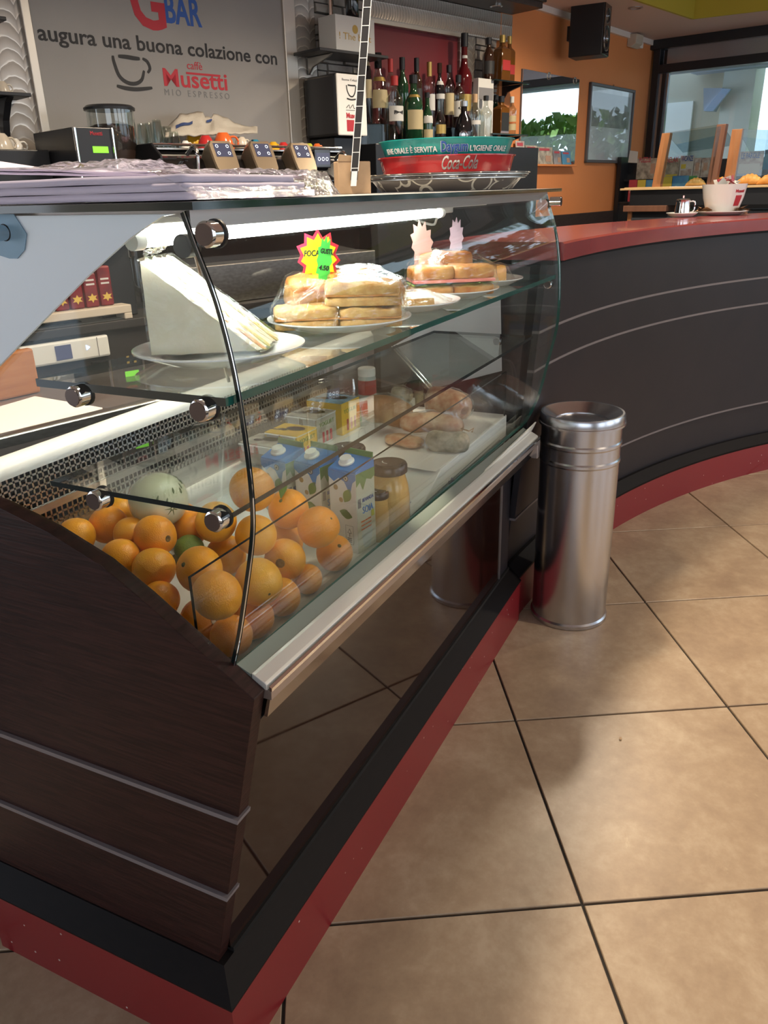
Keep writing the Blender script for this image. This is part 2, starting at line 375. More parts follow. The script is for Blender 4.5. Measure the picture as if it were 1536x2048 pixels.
# engine-turned metal sheet: columns of overlapping scratched arcs
def swirl_metal(name, sx_, sy_, swap):
    m = bpy.data.materials.new(name); m.use_nodes = True
    N, L = nodes_of(m); b = N['Principled BSDF']
    b.inputs['Metallic'].default_value = 0.75
    t = N.new('ShaderNodeTexCoord')
    sx = N.new('ShaderNodeSeparateXYZ'); L.new(t.outputs['UV'], sx.inputs[0])
    X_, Y_ = (sx.outputs['Y'], sx.outputs['X']) if swap else (sx.outputs['X'], sx.outputs['Y'])
    def math(op, a, b2=None):
        n = N.new('ShaderNodeMath'); n.operation = op
        for k, q in enumerate((a, b2)):
            if q is None: continue
            if isinstance(q, (int, float)): n.inputs[k].default_value = q
            else: L.new(q, n.inputs[k])
        return n.outputs[0]
    fx = math('SUBTRACT', math('FRACT', math('MULTIPLY', X_, sx_)), 0.5)
    nz = N.new('ShaderNodeTexNoise'); nz.inputs['Scale'].default_value = 14; L.new(t.outputs['UV'], nz.inputs['Vector'])
    arc = math('SQRT', math('SUBTRACT', 0.27, math('MULTIPLY', fx, fx)))
    ph = math('SUBTRACT', math('ADD', math('MULTIPLY', Y_, sy_), math('MULTIPLY', nz.outputs['Fac'], 0.9)), math('MULTIPLY', arc, 1.9))
    fr = math('FRACT', ph)
    r = N.new('ShaderNodeValToRGB'); e = r.color_ramp.elements
    e[0].position = 0.0; e[0].color = (0.62, 0.57, 0.50, 1); e[1].position = 1.0; e[1].color = (0.30, 0.27, 0.24, 1)
    q = e.new(0.16); q.color = (0.36, 0.32, 0.28, 1); q = e.new(0.88); q.color = (0.26, 0.235, 0.21, 1)
    L.new(fr, r.inputs[0]); L.new(r.outputs[0], b.inputs['Base Color'])
    ro = N.new('ShaderNodeMapRange'); ro.inputs['To Min'].default_value = 0.28; ro.inputs['To Max'].default_value = 0.5
    L.new(fr, ro.inputs['Value']); L.new(ro.outputs[0], b.inputs['Roughness'])
    bp = N.new('ShaderNodeBump'); bp.inputs['Strength'].default_value = 0.5; bp.inputs['Distance'].default_value = 0.004
    L.new(fr, bp.inputs['Height']); L.new(bp.outputs[0], b.inputs['Normal'])
    MATS[name] = m
swirl_metal('swirl_metal', 11.0, 24.0, False)
swirl_metal('swirl_metal_fine', 14.0, 52.0, True)
mat('stone_brick', (0.23, 0.20, 0.175), 0.85, noise_s=12, col2=(0.36, 0.33, 0.29), bump=0.9, bump_s=26)
mat('mortar', (0.09, 0.08, 0.075), 0.9)

# patterned metal tray: thin pale rings printed on grey
def ring_tray():
    m = mat('tray_rings', (0.16, 0.14, 0.125), 0.25, 0.3)
    N, L = nodes_of(m); b = N['Principled BSDF']
    t = N.new('ShaderNodeTexCoord'); v = N.new('ShaderNodeTexVoronoi'); v.inputs['Scale'].default_value = 19
    mp = N.new('ShaderNodeMapping'); L.new(t.outputs['Object'], mp.inputs[0]); L.new(mp.outputs[0], v.inputs['Vector'])
    w = N.new('ShaderNodeMath'); w.operation = 'PINGPONG'; w.inputs[1].default_value = 0.28
    L.new(v.outputs['Distance'], w.inputs[0])
    lt = N.new('ShaderNodeMath'); lt.operation = 'LESS_THAN'; lt.inputs[1].default_value = 0.035; L.new(w.outputs[0], lt.inputs[0])
    mx = N.new('ShaderNodeMix'); mx.data_type = 'RGBA'; mx.inputs[6].default_value = (0.16, 0.14, 0.125, 1); mx.inputs[7].default_value = (0.75, 0.70, 0.58, 1)
    L.new(lt.outputs[0], mx.inputs[0]); L.new(mx.outputs[2], b.inputs['Base Color'])
ring_tray()

# ------------------------------------------------------------------ mesh builder
class MB:
    def __init__(s):
        s.v = []; s.f = []; s.mi = []; s.cur = 0; s.uv = {}
    def m(s, i): s.cur = i; return s
    def vert(s, p): s.v.append(tuple(p)); return len(s.v) - 1
    def face(s, idx, mi=None):
        s.f.append(tuple(idx)); s.mi.append(s.cur if mi is None else mi)
    def box(s, c, size, R=None):
        hx, hy, hz = size[0] / 2, size[1] / 2, size[2] / 2
        n = len(s.v); c = Vector(c)
        for dx in (-1, 1):
            for dy in (-1, 1):
                for dz in (-1, 1):
                    p = Vector((dx * hx, dy * hy, dz * hz))
                    if R is not None: p = R @ p
                    s.v.append(tuple(c + p))
        for q in ((0, 1, 3, 2), (4, 6, 7, 5), (0, 4, 5, 1), (2, 3, 7, 6), (0, 2, 6, 4), (1, 5, 7, 3)):
            s.face([n + k for k in q])
        return s
    def box2(s, a, b):
        return s.box([(a[i] + b[i]) / 2 for i in range(3)], [abs(b[i] - a[i]) for i in range(3)])
    def loft(s, rings, closed=True, cap0=True, cap1=True, mi=None):
        ids = []
        for r in rings:
            ids.append([s.vert(p) for p in r])
        k = len(rings[0])
        for a, b in zip(ids[:-1], ids[1:]):
            for i in range(k if closed else k - 1):
                j = (i + 1) % k
                s.face((a[i], a[j], b[j], b[i]), mi)
        if cap0: s.face(list(reversed(ids[0])), mi)
        if cap1: s.face(ids[-1], mi)
        return ids
    def prism(s, poly, fn, t0, t1, caps=True, mi=None, capmi=None):
        """poly 2D points, fn(a,b,t)->3D, extruded t0..t1"""
        r0 = [s.vert(fn(a, b, t0)) for a, b in poly]; r1 = [s.vert(fn(a, b, t1)) for a, b in poly]
        k = len(poly)
        for i in range(k):
            j = (i + 1) % k; s.face((r0[i], r0[j], r1[j], r1[i]), mi)
        if caps:
            s.face(list(reversed(r0)), capmi if capmi is not None else mi); s.face(r1, capmi if capmi is not None else mi)
        return s
    def lathe(s, prof, seg=24, c=(0, 0, 0), axis='Z', mi=None, cap=True, a0=0.0, a1=2 * pi, sx=1.0, sy=1.0):
        c = Vector(c); full = abs(a1 - a0 - 2 * pi) < 1e-6
        rings = []
        for r, z in prof:
            ring = []
            for i in range(seg if full else seg + 1):
                a = a0 + (a1 - a0) * i / seg
                x, y = r * cos(a) * sx, r * sin(a) * sy
                p = {'Z': (x, y, z), 'X': (z, x, y), 'Y': (y, z, x)}[axis]
                ring.append(c + Vector(p))
            rings.append(ring)
        s.loft(rings, full, cap and prof[0][0] > 1e-6 and full, cap and prof[-1][0] > 1e-6 and full, mi)
        return s
    def tube(s, pts, r, seg=8, mi=None, cap=True):
        pts = [Vector(p) for p in pts]; rings = []
        rr = r if hasattr(r, '__len__') else [r] * len(pts)
        up = Vector((0, 0, 1))
        for i, p in enumerate(pts):
            d = (pts[min(i + 1, len(pts) - 1)] - pts[max(i - 1, 0)]).normalized()
            a = d.cross(up)
            if a.length < 1e-3: a = d.cross(Vector((1, 0, 0)))
            a.normalize(); b = a.cross(d).normalized()
            rings.append([p + (a * cos(2 * pi * k / seg) + b * sin(2 * pi * k / seg)) * rr[i] for k in range(seg)])
        s.loft(rings, True, cap, cap, mi)
        return s
    def sphere(s, c, r, seg=16, rings=10, sz=1.0, mi=None):
        prof = [(r * sin(pi * i / rings) if 0 < i < rings else 1e-5, -r * cos(pi * i / rings) * sz) for i in range(rings + 1)]
        return s.lathe(prof, seg, c, mi=mi, cap=False)
    def grid(s, fn, nu, nv, mi=None):
        ids = [[s.vert(fn(i / nu, j / nv)) for j in range(nv + 1)] for i in range(nu + 1)]
        for i in range(nu):
            for j in range(nv):
                s.face((ids[i][j], ids[i + 1][j], ids[i + 1][j + 1], ids[i][j + 1]), mi)
        return s
    def star(s, n, r0, r1, fn, t, mi=None, sx=1.0, sy=1.0, jit=0.0):
        poly = []
        for i in range(2 * n):
            a = pi * i / n + pi / 2; r = (r1 if i % 2 == 0 else r0) * (1 + jit * (random.random() - .5))
            poly.append((r * cos(a) * sx, r * sin(a) * sy))
        # fan from the middle keeps the concave outline right
        for tt, flip in ((0, True), (t, False)):
            c = s.vert(fn(0, 0, tt)); ids = [s.vert(fn(a, b, tt)) for a, b in poly]
            for i in range(2 * n):
                j = (i + 1) % (2 * n)
                s.face((c, ids[j], ids[i]) if flip else (c, ids[i], ids[j]), mi)
        return s
    def mesh(s, name, mats):
        me = bpy.data.meshes.new(name)
        me.from_pydata(s.v, [], s.f)
        for mm in mats: me.materials.append(mm)
        me.polygons.foreach_set('material_index', s.mi)
        me.update()
        bm = bmesh.new(); bm.from_mesh(me)
        bmesh.ops.remove_doubles(bm, verts=bm.verts, dist=1e-6)
        bmesh.ops.recalc_face_normals(bm, faces=bm.faces)
        bm.to_mesh(me); bm.free()
        return me

def link(name, me, parent=None, loc=None, rotz=None):
    o = bpy.data.objects.new(name, me); COL.objects.link(o)
    if parent is not None: o.parent = parent
    if loc is not None: o.location = loc
    if rotz is not None: o.rotation_euler = (0, 0, rotz)
    return o
def obj(name, mb, mats, parent=None, smooth=None, bevel=0.0, loc=None, rot=None):
    if not isinstance(mats, (list, tuple)): mats = [mats]
    me = mb.mesh(name, [M[k] if isinstance(k, str) else k for k in mats])
    if smooth:
        me.polygons.foreach_set('use_smooth', [True] * len(me.polygons))
        me.set_sharp_from_angle(angle=radians(smooth))
    o = link(name, me, parent, loc)
    if rot is not None: o.rotation_euler = rot
    if bevel:
        b = o.modifiers.new('bevel', 'BEVEL'); b.width = bevel; b.segments = 2; b.limit_method = 'ANGLE'; b.angle_limit = radians(40)
    return o
def tag(o, label=None, cat=None, group=None, kind=None):
    if label: o['label'] = label
    if cat: o['category'] = cat
    if group: o['group'] = group
    if kind: o['kind'] = kind
    return o
def thing(name, label, cat, loc=(0, 0, 0), rotz=0.0, group=None, rot=None):
    o = bpy.data.objects.new(name, None); COL.objects.link(o)
    o.empty_display_size = 0.05
    o.location = loc; o.rotation_euler = rot if rot is not None else (0, 0, rotz)
    return tag(o, label, cat, group)
def struct(name, mb, mats, label=None, cat=None, smooth=None, bevel=0.0):
    o = obj(name, mb, mats, None, smooth, bevel); o['kind'] = 'structure'
    tag(o, label, cat)
    return o
def copy_thing(root, loc, rot=None, label=None):
    r = root.copy(); COL.objects.link(r); r.location = loc
    if rot is not None: r.rotation_euler = rot
    if label: r['label'] = label
    for ch in list(root.children):
        c = ch.copy(); COL.objects.link(c); c.parent = r
        for g in list(ch.children):
            d = g.copy(); COL.objects.link(d); d.parent = c
    return r
def basis(o, xa, ya):
    xa = Vector(xa).normalized(); ya = Vector(ya); za = xa.cross(ya).normalized(); ya = za.cross(xa)
    return Matrix(((xa.x, ya.x, za.x, o[0]), (xa.y, ya.y, za.y, o[1]), (xa.z, ya.z, za.z, o[2]), (0, 0, 0, 1)))
def text_mesh(body, size, align='CENTER', bold=0.0, shear=0.0, spacing=1.0, xs=1.0):
    cu = bpy.data.curves.new('lettering', 'FONT')
    cu.body = body; cu.size = size; cu.align_x = align; cu.offset = bold; cu.shear = shear; cu.space_character = spacing
    cu.extrude = 0.0004; cu.resolution_u = 3; cu.fill_mode = 'BOTH'
    o = bpy.data.objects.new('lettering', cu)
    me = bpy.data.meshes.new_from_object(o)
    bpy.data.objects.remove(o); bpy.data.curves.remove(cu)
    for v in me.vertices: v.co.x *= xs
    return me
def text(body, size, o, xa, ya, m, parent, name='lettering', fit=None, bend=None, **k):
    """fit: width in metres the word is stretched to (from its left end)"""
    me = text_mesh(body, size, **k)
    xs = [v.co.x for v in me.vertices]
    if fit and xs:
        x0, x1 = min(xs), max(xs); f = fit / max(1e-6, x1 - x0)
        c0 = 0 if k.get('align', 'CENTER') == 'CENTER' else x0
        for v in me.vertices: v.co.x = (v.co.x - (x0 + x1) / 2) * f if k.get('align', 'CENTER') == 'CENTER' else (v.co.x - x0) * f
    if bend:
        bend(me)
    else:
        me.transform(basis(o, xa, ya))
    me.materials.clear(); me.materials.append(M[m])
    ob = link(name, me, parent)
    if parent is not None:
        # geometry was given in world space
        ob.matrix_parent_inverse = parent.matrix_basis.inverted()
    return ob
def world_child(o, parent):
    o.parent = parent; o.matrix_parent_inverse = parent.matrix_basis.inverted(); return o
def catmull(P, n):
    out = []
    P = [Vector(p) for p in P]
    for i in range(len(P) - 1):
        p0, p1, p2, p3 = P[max(i - 1, 0)], P[i], P[i + 1], P[min(i + 2, len(P) - 1)]
        for k in range(n):
            t = k / n
            out.append(0.5 * ((2 * p1) + (p2 - p0) * t + (2 * p0 - 5 * p1 + 4 * p2 - p3) * t * t + (3 * p1 - p0 - 3 * p2 + p3) * t ** 3))
    out.append(P[-1])
    return out
#--SECTIONS--
# ================================================================== lamps of the room (ceiling downlights)
CEIL_Z = 2.62
SOF_Z = 2.37
for i, (lx, ly) in enumerate(CEIL_LAMPS):
    b = MB()
    b.lathe([(0.0001, 0.0), (0.075, 0.0), (0.075, 0.006)], 24)
    t = thing('ceiling_downlight', ['warm round downlight in the ceiling above the near end of the food display',
              'warm round downlight in the ceiling above the steel bin', 'warm round downlight in the ceiling above the curved bar',
              'warm round downlight in the ceiling over the open floor', 'warm round downlight in the ceiling over the far open floor'][i], 'ceiling lamp', (lx, ly, CEIL_Z - 0.012), 0, 'ceiling downlights')
    obj('lamp_rim', MB().lathe([(0.075, 0.012), (0.095, 0.010), (0.095, 0.0), (0.075, -0.002)], 24, cap=False), 'chrome', t, 40)
    ld = bpy.data.lights.new('downlight', 'SPOT'); ld.energy = LAMP_POWER * (1.0 if i < 3 else 0.8); ld.color = LAMP_COL
    ld.shadow_soft_size = 0.075; ld.spot_size = radians(150); ld.spot_blend = 0.5
    lo = bpy.data.objects.new('downlight', ld); COL.objects.link(lo); lo.parent = t; lo.location = (0, 0, -0.03)

# ================================================================== floor
b = MB().box2((-3.2, -4.7, -0.06), (7.4, 3.6, -0.006))
floor = struct('floor', b, 'grout')
TO = onZ(1031, 1441, 0.0); TA = radians(3.55 - 63.84); TS = 0.5975; TG = 0.0065
ta = Vector((cos(TA), sin(TA), 0)); tb = Vector((-sin(TA), cos(TA), 0))
h = (TS - TG) / 2
tb_ = MB()
tb_.loft([[(-h, -h, -0.008), (h, -h, -0.008), (h, h, -0.008), (-h, h, -0.008)],
          [(-h, -h, -0.0015), (h, -h, -0.0015), (h, h, -0.0015), (-h, h, -0.0015)],
          [(-h + .0015, -h + .0015, 0), (h - .0015, -h + .0015, 0), (h - .0015, h - .0015, 0), (-h + .0015, h - .0015, 0)]])
tile_me = tb_.mesh('tile', [M['stone_tile']])
cnt = 0
for i in range(-14, 15):
    for j in range(-14, 15):
        c = TO + ta * (TS * (i + .5)) + tb * (TS * (j + .5))
        if -2.2 < c.x < 6.4 and -3.6 < c.y < 1.4 and cnt < 290:
            o = link('tile', tile_me, floor, (c.x, c.y, 0), TA + random.choice((0, pi / 2, pi, -pi / 2))); cnt += 1

# ================================================================== ceiling, soffit, yellow fascia
yA = onZ(1270, 0, SOF_Z); yB = onZ(1385, 38, SOF_Z); yC = onZ(1536, 20, SOF_Z)
d1 = (yA - yB).normalized(); d2 = (yC - yB).normalized()
P1 = yB + d1 * 9.0; P2 = yB + d2 * 6.0
b = MB()
w1 = Wp(-4.0, -0.3, SOF_Z); w2 = Vp(-0.2, 0.3, SOF_Z); w3 = Vp(6.5, 0.3, SOF_Z)
poly = [(P1.x, P1.y), (yB.x, yB.y), (P2.x, P2.y), (w3.x, w3.y), (w2.x, w2.y), (w1.x, w1.y)]
def slab(b, quad, z0, z1):
    b.loft([[(x, y, z0) for x, y in quad], [(x, y, z1) for x, y in quad]])
slab(b, [poly[0], poly[1], poly[4], poly[5]], SOF_Z, SOF_Z + 0.05)
slab(b, [poly[1], poly[2], poly[3], poly[4]], SOF_Z, SOF_Z + 0.05)
struct('ceiling_soffit', b, 'ceiling_pink')
b = MB().box2((-3.4, -5.0, CEIL_Z), (8.0, 4.2, CEIL_Z + 0.06))
struct('ceiling', b, 'ceiling_pink')
b = MB()
for p, q in ((P1, yB), (yB, P2)):
    dd = (q - p).normalized(); nn = Vector((-dd.y, dd.x, 0)) * 0.01
    slab(b, [((p - nn).x, (p - nn).y), ((q - nn).x, (q - nn).y), ((q + nn).x, (q + nn).y), ((p + nn).x, (p + nn).y)], SOF_Z - 0.002, CEIL_Z)
struct('trim_1', b, 'yellow_wall', 'yellow painted fascia around the raised ceiling', 'fascia')

# ================================================================== back wall, orange wall, other walls
def wall_slab(b, pts_fn, a0, a1, z0, z1, v0, v1):
    b.loft([[pts_fn(a0, v0, z0), pts_fn(a1, v0, z0), pts_fn(a1, v1, z0), pts_fn(a0, v1, z0)],
            [pts_fn(a0, v0, z1), pts_fn(a1, v0, z1), pts_fn(a1, v1, z1), pts_fn(a0, v1, z1)]])
b = MB(); wall_slab(b, Wp, -3.6, 1.72, 0, SOF_Z + .02, -0.12, -0.012)
wall_back = struct('wall_back', b, 'mortar')
b = MB(); wall_slab(b, Op, -0.25, 2.2, 0, SOF_Z + .02, -0.12, 0.0)
struct('wall_orange', b, 'wall_orange', 'flat orange painted wall right of the bottle shelves', 'wall')
b = MB(); wall_slab(b, Op, -0.10, 2.03, 0.02, 1.165, 0.002, 0.022)
struct('trim_2', b, 'dark_wood', 'dark wood dado below the orange wall', 'dado', bevel=0.003)
b = MB(); wall_slab(b, Op, -0.10, 2.05, SOF_Z - 0.035, SOF_Z + 0.01, 0.0, 0.022)
struct('trim_3', b, 'white_trim', 'pale ceiling trim along the orange wall', 'trim')
b = MB()
for y0, y1 in ((-4.8, -3.6), (-0.3, 3.6)): b.box2((-3.3, y0, 0), (-3.2, y1, CEIL_Z))
b.box2((-3.3, -3.6, 0), (-3.2, -0.3, 0.7)); b.box2((-3.3, -3.6, 2.3), (-3.2, -0.3, CEIL_Z)); struct('wall_left', b, 'cream_wall')
b = MB()
for x0, x1 in ((-3.3, -1.6), (0.3, 0.7), (2.6, 3.0), (4.9, 5.3)):
    b.box2((x0, -4.8, 0), (x1, -4.7, CEIL_Z))
b.box2((-3.3, -4.8, 2.3), (5.3, -4.7, CEIL_Z)); b.box2((-3.3, -4.8, 0), (5.3, -4.7, 0.35))
struct('wall_front', b, 'cream_wall')
b = MB(); wall_slab(b, Vp, -0.1, 5.6, 0, 0.98, 0.0, 0.12); struct('wall_right', b, 'cream_wall')

# window wall: dark frame with silver beads, big panes
def win_slab(b, w0, w1, z0, z1, d0, d1): wall_slab(b, lambda w, d, z: Vp(w, d, z), w0, w1, z0, z1, d0, d1)
b = MB()
win_slab(b, 0.02, 0.075, 0.98, 2.36, -0.02, 0.06); win_slab(b, 0.10, 0.135, 0.98, 2.30, -0.01, 0.06)
for w in (1.62, 3.2, 4.8): win_slab(b, w, w + 0.09, 0.98, 2.2, -0.01, 0.06)
win_slab(b, 0.0, 5.6, 2.305, 2.37, -0.05, 0.06); win_slab(b, 0.075, 5.6, 2.14, 2.20, -0.03, 0.06); win_slab(b, 0.0, 5.6, 0.96, 1.03, -0.05, 0.06)
win = struct('window_1', b, 'window_frame', 'large dark framed window with silver beads at the far right', 'window', bevel=0.004)
b = MB(); win_slab(b, 0.076, 0.099, 1.03, 2.14, 0.0, 0.03); win_slab(b, 0.136, 0.15, 1.03, 2.14, 0.0, 0.03); win_slab(b, 0.13, 5.6, 2.20, 2.305, -0.02, 0.03)
obj('silver_bead', b, 'frame_silver', win)
b = MB(); win_slab(b, 0.15, 1.62, 1.03, 2.14, 0.02, 0.028); obj('pane', b, 'glass_window', win)
b = MB(); win_slab(b, 1.71, 3.2, 1.03, 2.14, 0.02, 0.028); obj('pane', b, 'glass_window', win)
b = MB(); win_slab(b, 3.29, 4.8, 1.03, 2.14, 0.02, 0.028); obj('pane', b, 'glass_window', win)

# ---------- outside the window: porch of the neighbouring building, column, hedge
b = MB().box2((-12, -26, -0.3), (30, 14, -0.08)); struct('ground_outside', b, 'asphalt')
def out_slab(b, w0, w1, z0, z1, d0, d1): win_slab(b, w0, w1, z0, z1, d0, d1)
zaw = win_at(1400, 143, -.5).z
b = MB(); out_slab(b, -2.5, 5.5, zaw, zaw + .05, 0.15, .52); out_slab(b, -2.5, 5.5, zaw + .05, zaw + .75, .47, .52)
tag(obj('porch_canopy', b, 'outside_grey', bevel=.01), 'dark grey porch canopy just outside the window', 'canopy')
pb = thing('porch_building', 'pale rendered house wall with a white corner pier seen through the window', 'building', Vp(-1.6, 2.0, -0.08), OA)
def oc(mb, name, m, par): return world_child(obj(name, mb, m), par)
b = MB(); out_slab(b, -3.0, -0.02, -0.08, 2.9, 2.0, 2.2); oc(b, 'house_wall', 'outside_wall', pb)
b = MB(); out_slab(b, -0.03, 0.26, -0.08, 2.9, 1.9, 2.2); oc(b, 'corner_pier', 'outside_white', pb)
b = MB(); out_slab(b, -0.75, -0.32, -0.08, 2.1, 1.97, 2.0); oc(b, 'door_leaf', 'outside_white', pb)
b = MB(); out_slab(b, -0.3, 3.2, 2.32, 2.50, 1.75, 1.95); oc(b, 'porch_beam', 'outside_grey', pb)
b = MB()
for k in range(26):
    out_slab(b, 0.1 + k * .11, 0.1 + k * .11 + .085, 2.62, 2.66, 1.9, 5.2)
o = oc(b, 'roof_sheet', 'outside_white', pb); o['kind'] = 'stuff'
b = MB(); out_slab(b, 0.62, 1.25, -0.08, 2.9, 2.5, 2.75)
tag(obj('grey_pillar', b, 'outside_wall', bevel=.01), 'plain grey pillar outside, right of the hedge gap', 'pillar')
# bracket lamp, a folded metal channel
t = thing('outdoor_bracket', 'white folded metal bracket on the corner pier outside', 'bracket', Vp(0.1, 1.88, 2.2), OA)
b = MB(); a = [win_at(1407, 176, -1.735), win_at(1445, 176, -1.735), win_at(1422, 222, -1.735), win_at(1407, 222, -1.735)]
b.loft([a, [p + OD * .163 for p in a]]); oc(b, 'bracket_side', 'outside_grey', t)
b = MB(); a = [win_at(1445, 177, -1.71), win_at(1461, 178, -1.71), win_at(1426, 222, -1.71), win_at(1408, 222, -1.71)]
b.loft([a, [p + OD * .03 for p in a]]); oc(b, 'bracket_tray', 'outside_blue', t)

def hedge(name, label, c, size, n, seed, group=None):
    rnd = random.Random(seed); b = MB()
    for k in range(n):
        p = Vector((c[0] + (rnd.random() - .5) * size[0], c[1] + (rnd.random() - .5) * size[1], c[2] + rnd.random() ** .8 * size[2]))
        a1, a2 = rnd.random() * 2 * pi, (rnd.random() - .5) * 2.2; s = 0.05 + rnd.random() * 0.06
        u = Vector((cos(a1) * cos(a2), sin(a1) * cos(a2), sin(a2))); w = u.cross(Vector((rnd.random() - .5, rnd.random() - .5, rnd.random() - .5))).normalized()
        ids = [b.vert(p - u * s), b.vert(p + w * s * .5), b.vert(p + u * s), b.vert(p - w * s * .5)]
        b.face(ids)
    t = thing(name, label, 'hedge', (c[0], c[1], -0.08), 0, group)
    o = world_child(obj('foliage', b, 'leaf'), t); o['kind'] = 'stuff'
    for k in range(7):
        b = MB(); x = c[0] + (rnd.random() - .5) * size[0] * .8; y = c[1] + (rnd.random() - .5) * size[1] * .8
        b.tube([(x, y, -0.1), (x + .1, y, c[2] + size[2] * .7)], 0.02, 6)
        world_child(obj('stem', b, 'dark_wood'), t)
hc = Vp(0.45, 4.6, 0)
hedge('clipped_hedge', 'green hedge in the gap between pier and pillar outside', (hc.x, hc.y, 0.3), (1.0, 1.2, 2.1), 2200, 5)
hc = Vp(3.2, 2.3, 0)
hedge('garden_hedge', 'bright green hedge outside, reflected in the wall mirror', (hc.x, hc.y, 0.0), (0.7, 5.0, 2.05), 6200, 6)
#--
# ================================================================== curved bar counter
BC = Vector((1.45, -3.29, 0))
def arc(r, phi, z=0.0): return Vector((BC.x + r * cos(phi), BC.y + r * sin(phi), z))
PH0 = radians(87.15); PH1 = radians(27)
NA = 44
bar = thing('bar_counter', 'long curved dark bar counter with a glossy red top and red plinth', 'bar counter', (1.47, 0.0, 0))
def arc_sweep(prof, p0=PH0, p1=PH1, n=NA):
    b = MB()
    rings = [[arc(r, p0 + (p1 - p0) * i / n, z) for r, z in prof] for i in range(n + 1)]
    b.loft(rings); return b
def barpart(name, prof, m, smooth=35, **k):
    return world_child(obj(name, arc_sweep(prof, **k), m, None, smooth), bar)
def rf(z): return 3.25 + (1.15 - z) * 0.0825      # leaning front
def board(z0, z1, t=0.02, off=0.0): return [(rf(z0) + off, z0), (rf(z1) + off, z1), (rf(z1) + off + t, z1), (rf(z0) + off + t, z0)]
barpart('plinth', [(3.292, 0.0), (3.292, 0.14), (3.36, 0.14), (3.36, 0.0)], 'red_plinth')
barpart('plinth_ledge', [(3.292, 0.14), (3.290, 0.150), (3.328, 0.186), (3.36, 0.186), (3.36, 0.14)], 'wenge_trim')
barpart('front_board', board(0.186, 0.349, off=.012), 'bar_laminate')
barpart('front_board', board(0.357, 0.836), 'bar_laminate')
barpart('front_board', board(0.844, 0.952), 'bar_laminate')
barpart('front_board', board(0.960, 1.150), 'bar_laminate')
for z in (0.349, 0.836, 0.952):
    barpart('inlay_strip', board(z, z + .008, .022, -0.002), 'inlay')
barpart('bar_carcass', [(3.36, 0.12), (3.30, 1.14), (3.55, 1.14), (3.55, 0.12)], 'dark_wood')
barpart('countertop', [(3.205, 1.158), (3.205, 1.202), (3.212, 1.207), (3.60, 1.207), (3.607, 1.202), (3.607, 1.158)], 'red_top', 25)
barpart('under_top_strip', [(3.235, 1.146), (3.235, 1.158), (3.58, 1.158), (3.58, 1.146)], 'wenge_trim')

# ================================================================== refrigerated food display
CASE = thing('display_counter', 'glass fronted refrigerated food display with dark wood ends and red plinth', 'display counter', (0, 0, 0))
def case(name, mb, m, smooth=None, bevel=0.0, label=None):
    o = obj(name, mb, m, CASE, smooth, bevel)
    if label: o['label'] = label
    return o
XN, XF = 0.052, 1.600           # near and far glass ends
def SH(x, y): return y + 0.010 * (x - 0.05)   # the upper part is a hair out of line with the plinth
def DR(x): return -0.018 * (x - 0.05) / 1.55    # and the upper shelf hangs a little lower at the far end
# plinth and ledge, mitred round the corner
def mitre_sweep(prof, xe, yb):
    b = MB()
    end = [(d, yb, z) for d, z in prof]; cor = [(d, d, z) for d, z in prof]; far = [(xe, d, z) for d, z in prof]
    b.loft([end, cor, far]); return b
case('plinth', mitre_sweep([(-0.012, 0.0), (-0.012, 0.142), (0.05, 0.142), (0.05, 0.0)], 1.600, 0.552), 'red_plinth')
case('plinth_ledge', mitre_sweep([(-0.012, 0.142), (-0.014, 0.149), (0.028, 0.180), (0.06, 0.180), (0.06, 0.142)], 1.600, 0.60), 'wenge_trim')
# end panel, three boards with inlay strips between
def yfront(z): return -0.089 + (0.737 - z) * 0.2326
top_curve = [(-0.089, 0.737), (0.018, 0.808), (0.080, 0.850), (0.146, 0.889), (0.235, 0.923), (0.324, 0.946), (0.44, 0.966), (0.62, 0.978)]
def end_board(z0, z1):
    if z1 is None: poly = [(yfront(z0), z0)] + top_curve + [(0.62, z0)]
    else: poly = [(yfront(z0), z0), (yfront(z1), z1), (0.62, z1), (0.62, z0)]
    return MB().prism(poly, lambda y, z, t: (t, y, z), 0.030, 0.056)
case('end_board', end_board(0.180, 0.340), 'wenge', bevel=0.0012)
case('end_board', end_board(0.348, 0.510), 'wenge', bevel=0.0012)
case('end_board', end_board(0.518, None), 'wenge', bevel=0.0012)
for z in (0.340, 0.510):
    case('inlay_strip', MB().prism([(yfront(z) - .004, z), (yfront(z + .008) - .004, z + .008), (0.62, z + .008), (0.62, z)], lambda y, z, t: (t, y, z), 0.024, 0.056), 'inlay')
# far end board
case('end_board', MB().prism([(.05, .18), (.05, 0.60), (0.0, 0.66), (0.10, 0.70), (0.55, 0.80), (0.62, .18)], lambda y, z, t: (t, y, z), 1.572, 1.596), 'wenge')
# rail profiles drift a little from the near to the far end
def shear_prism(poly, x0, x1): return MB().prism(poly, lambda y, z, t: (t, y + .034 * (t - .05) / 1.55, z - .083 * (t - .05) / 1.55), x0, x1)
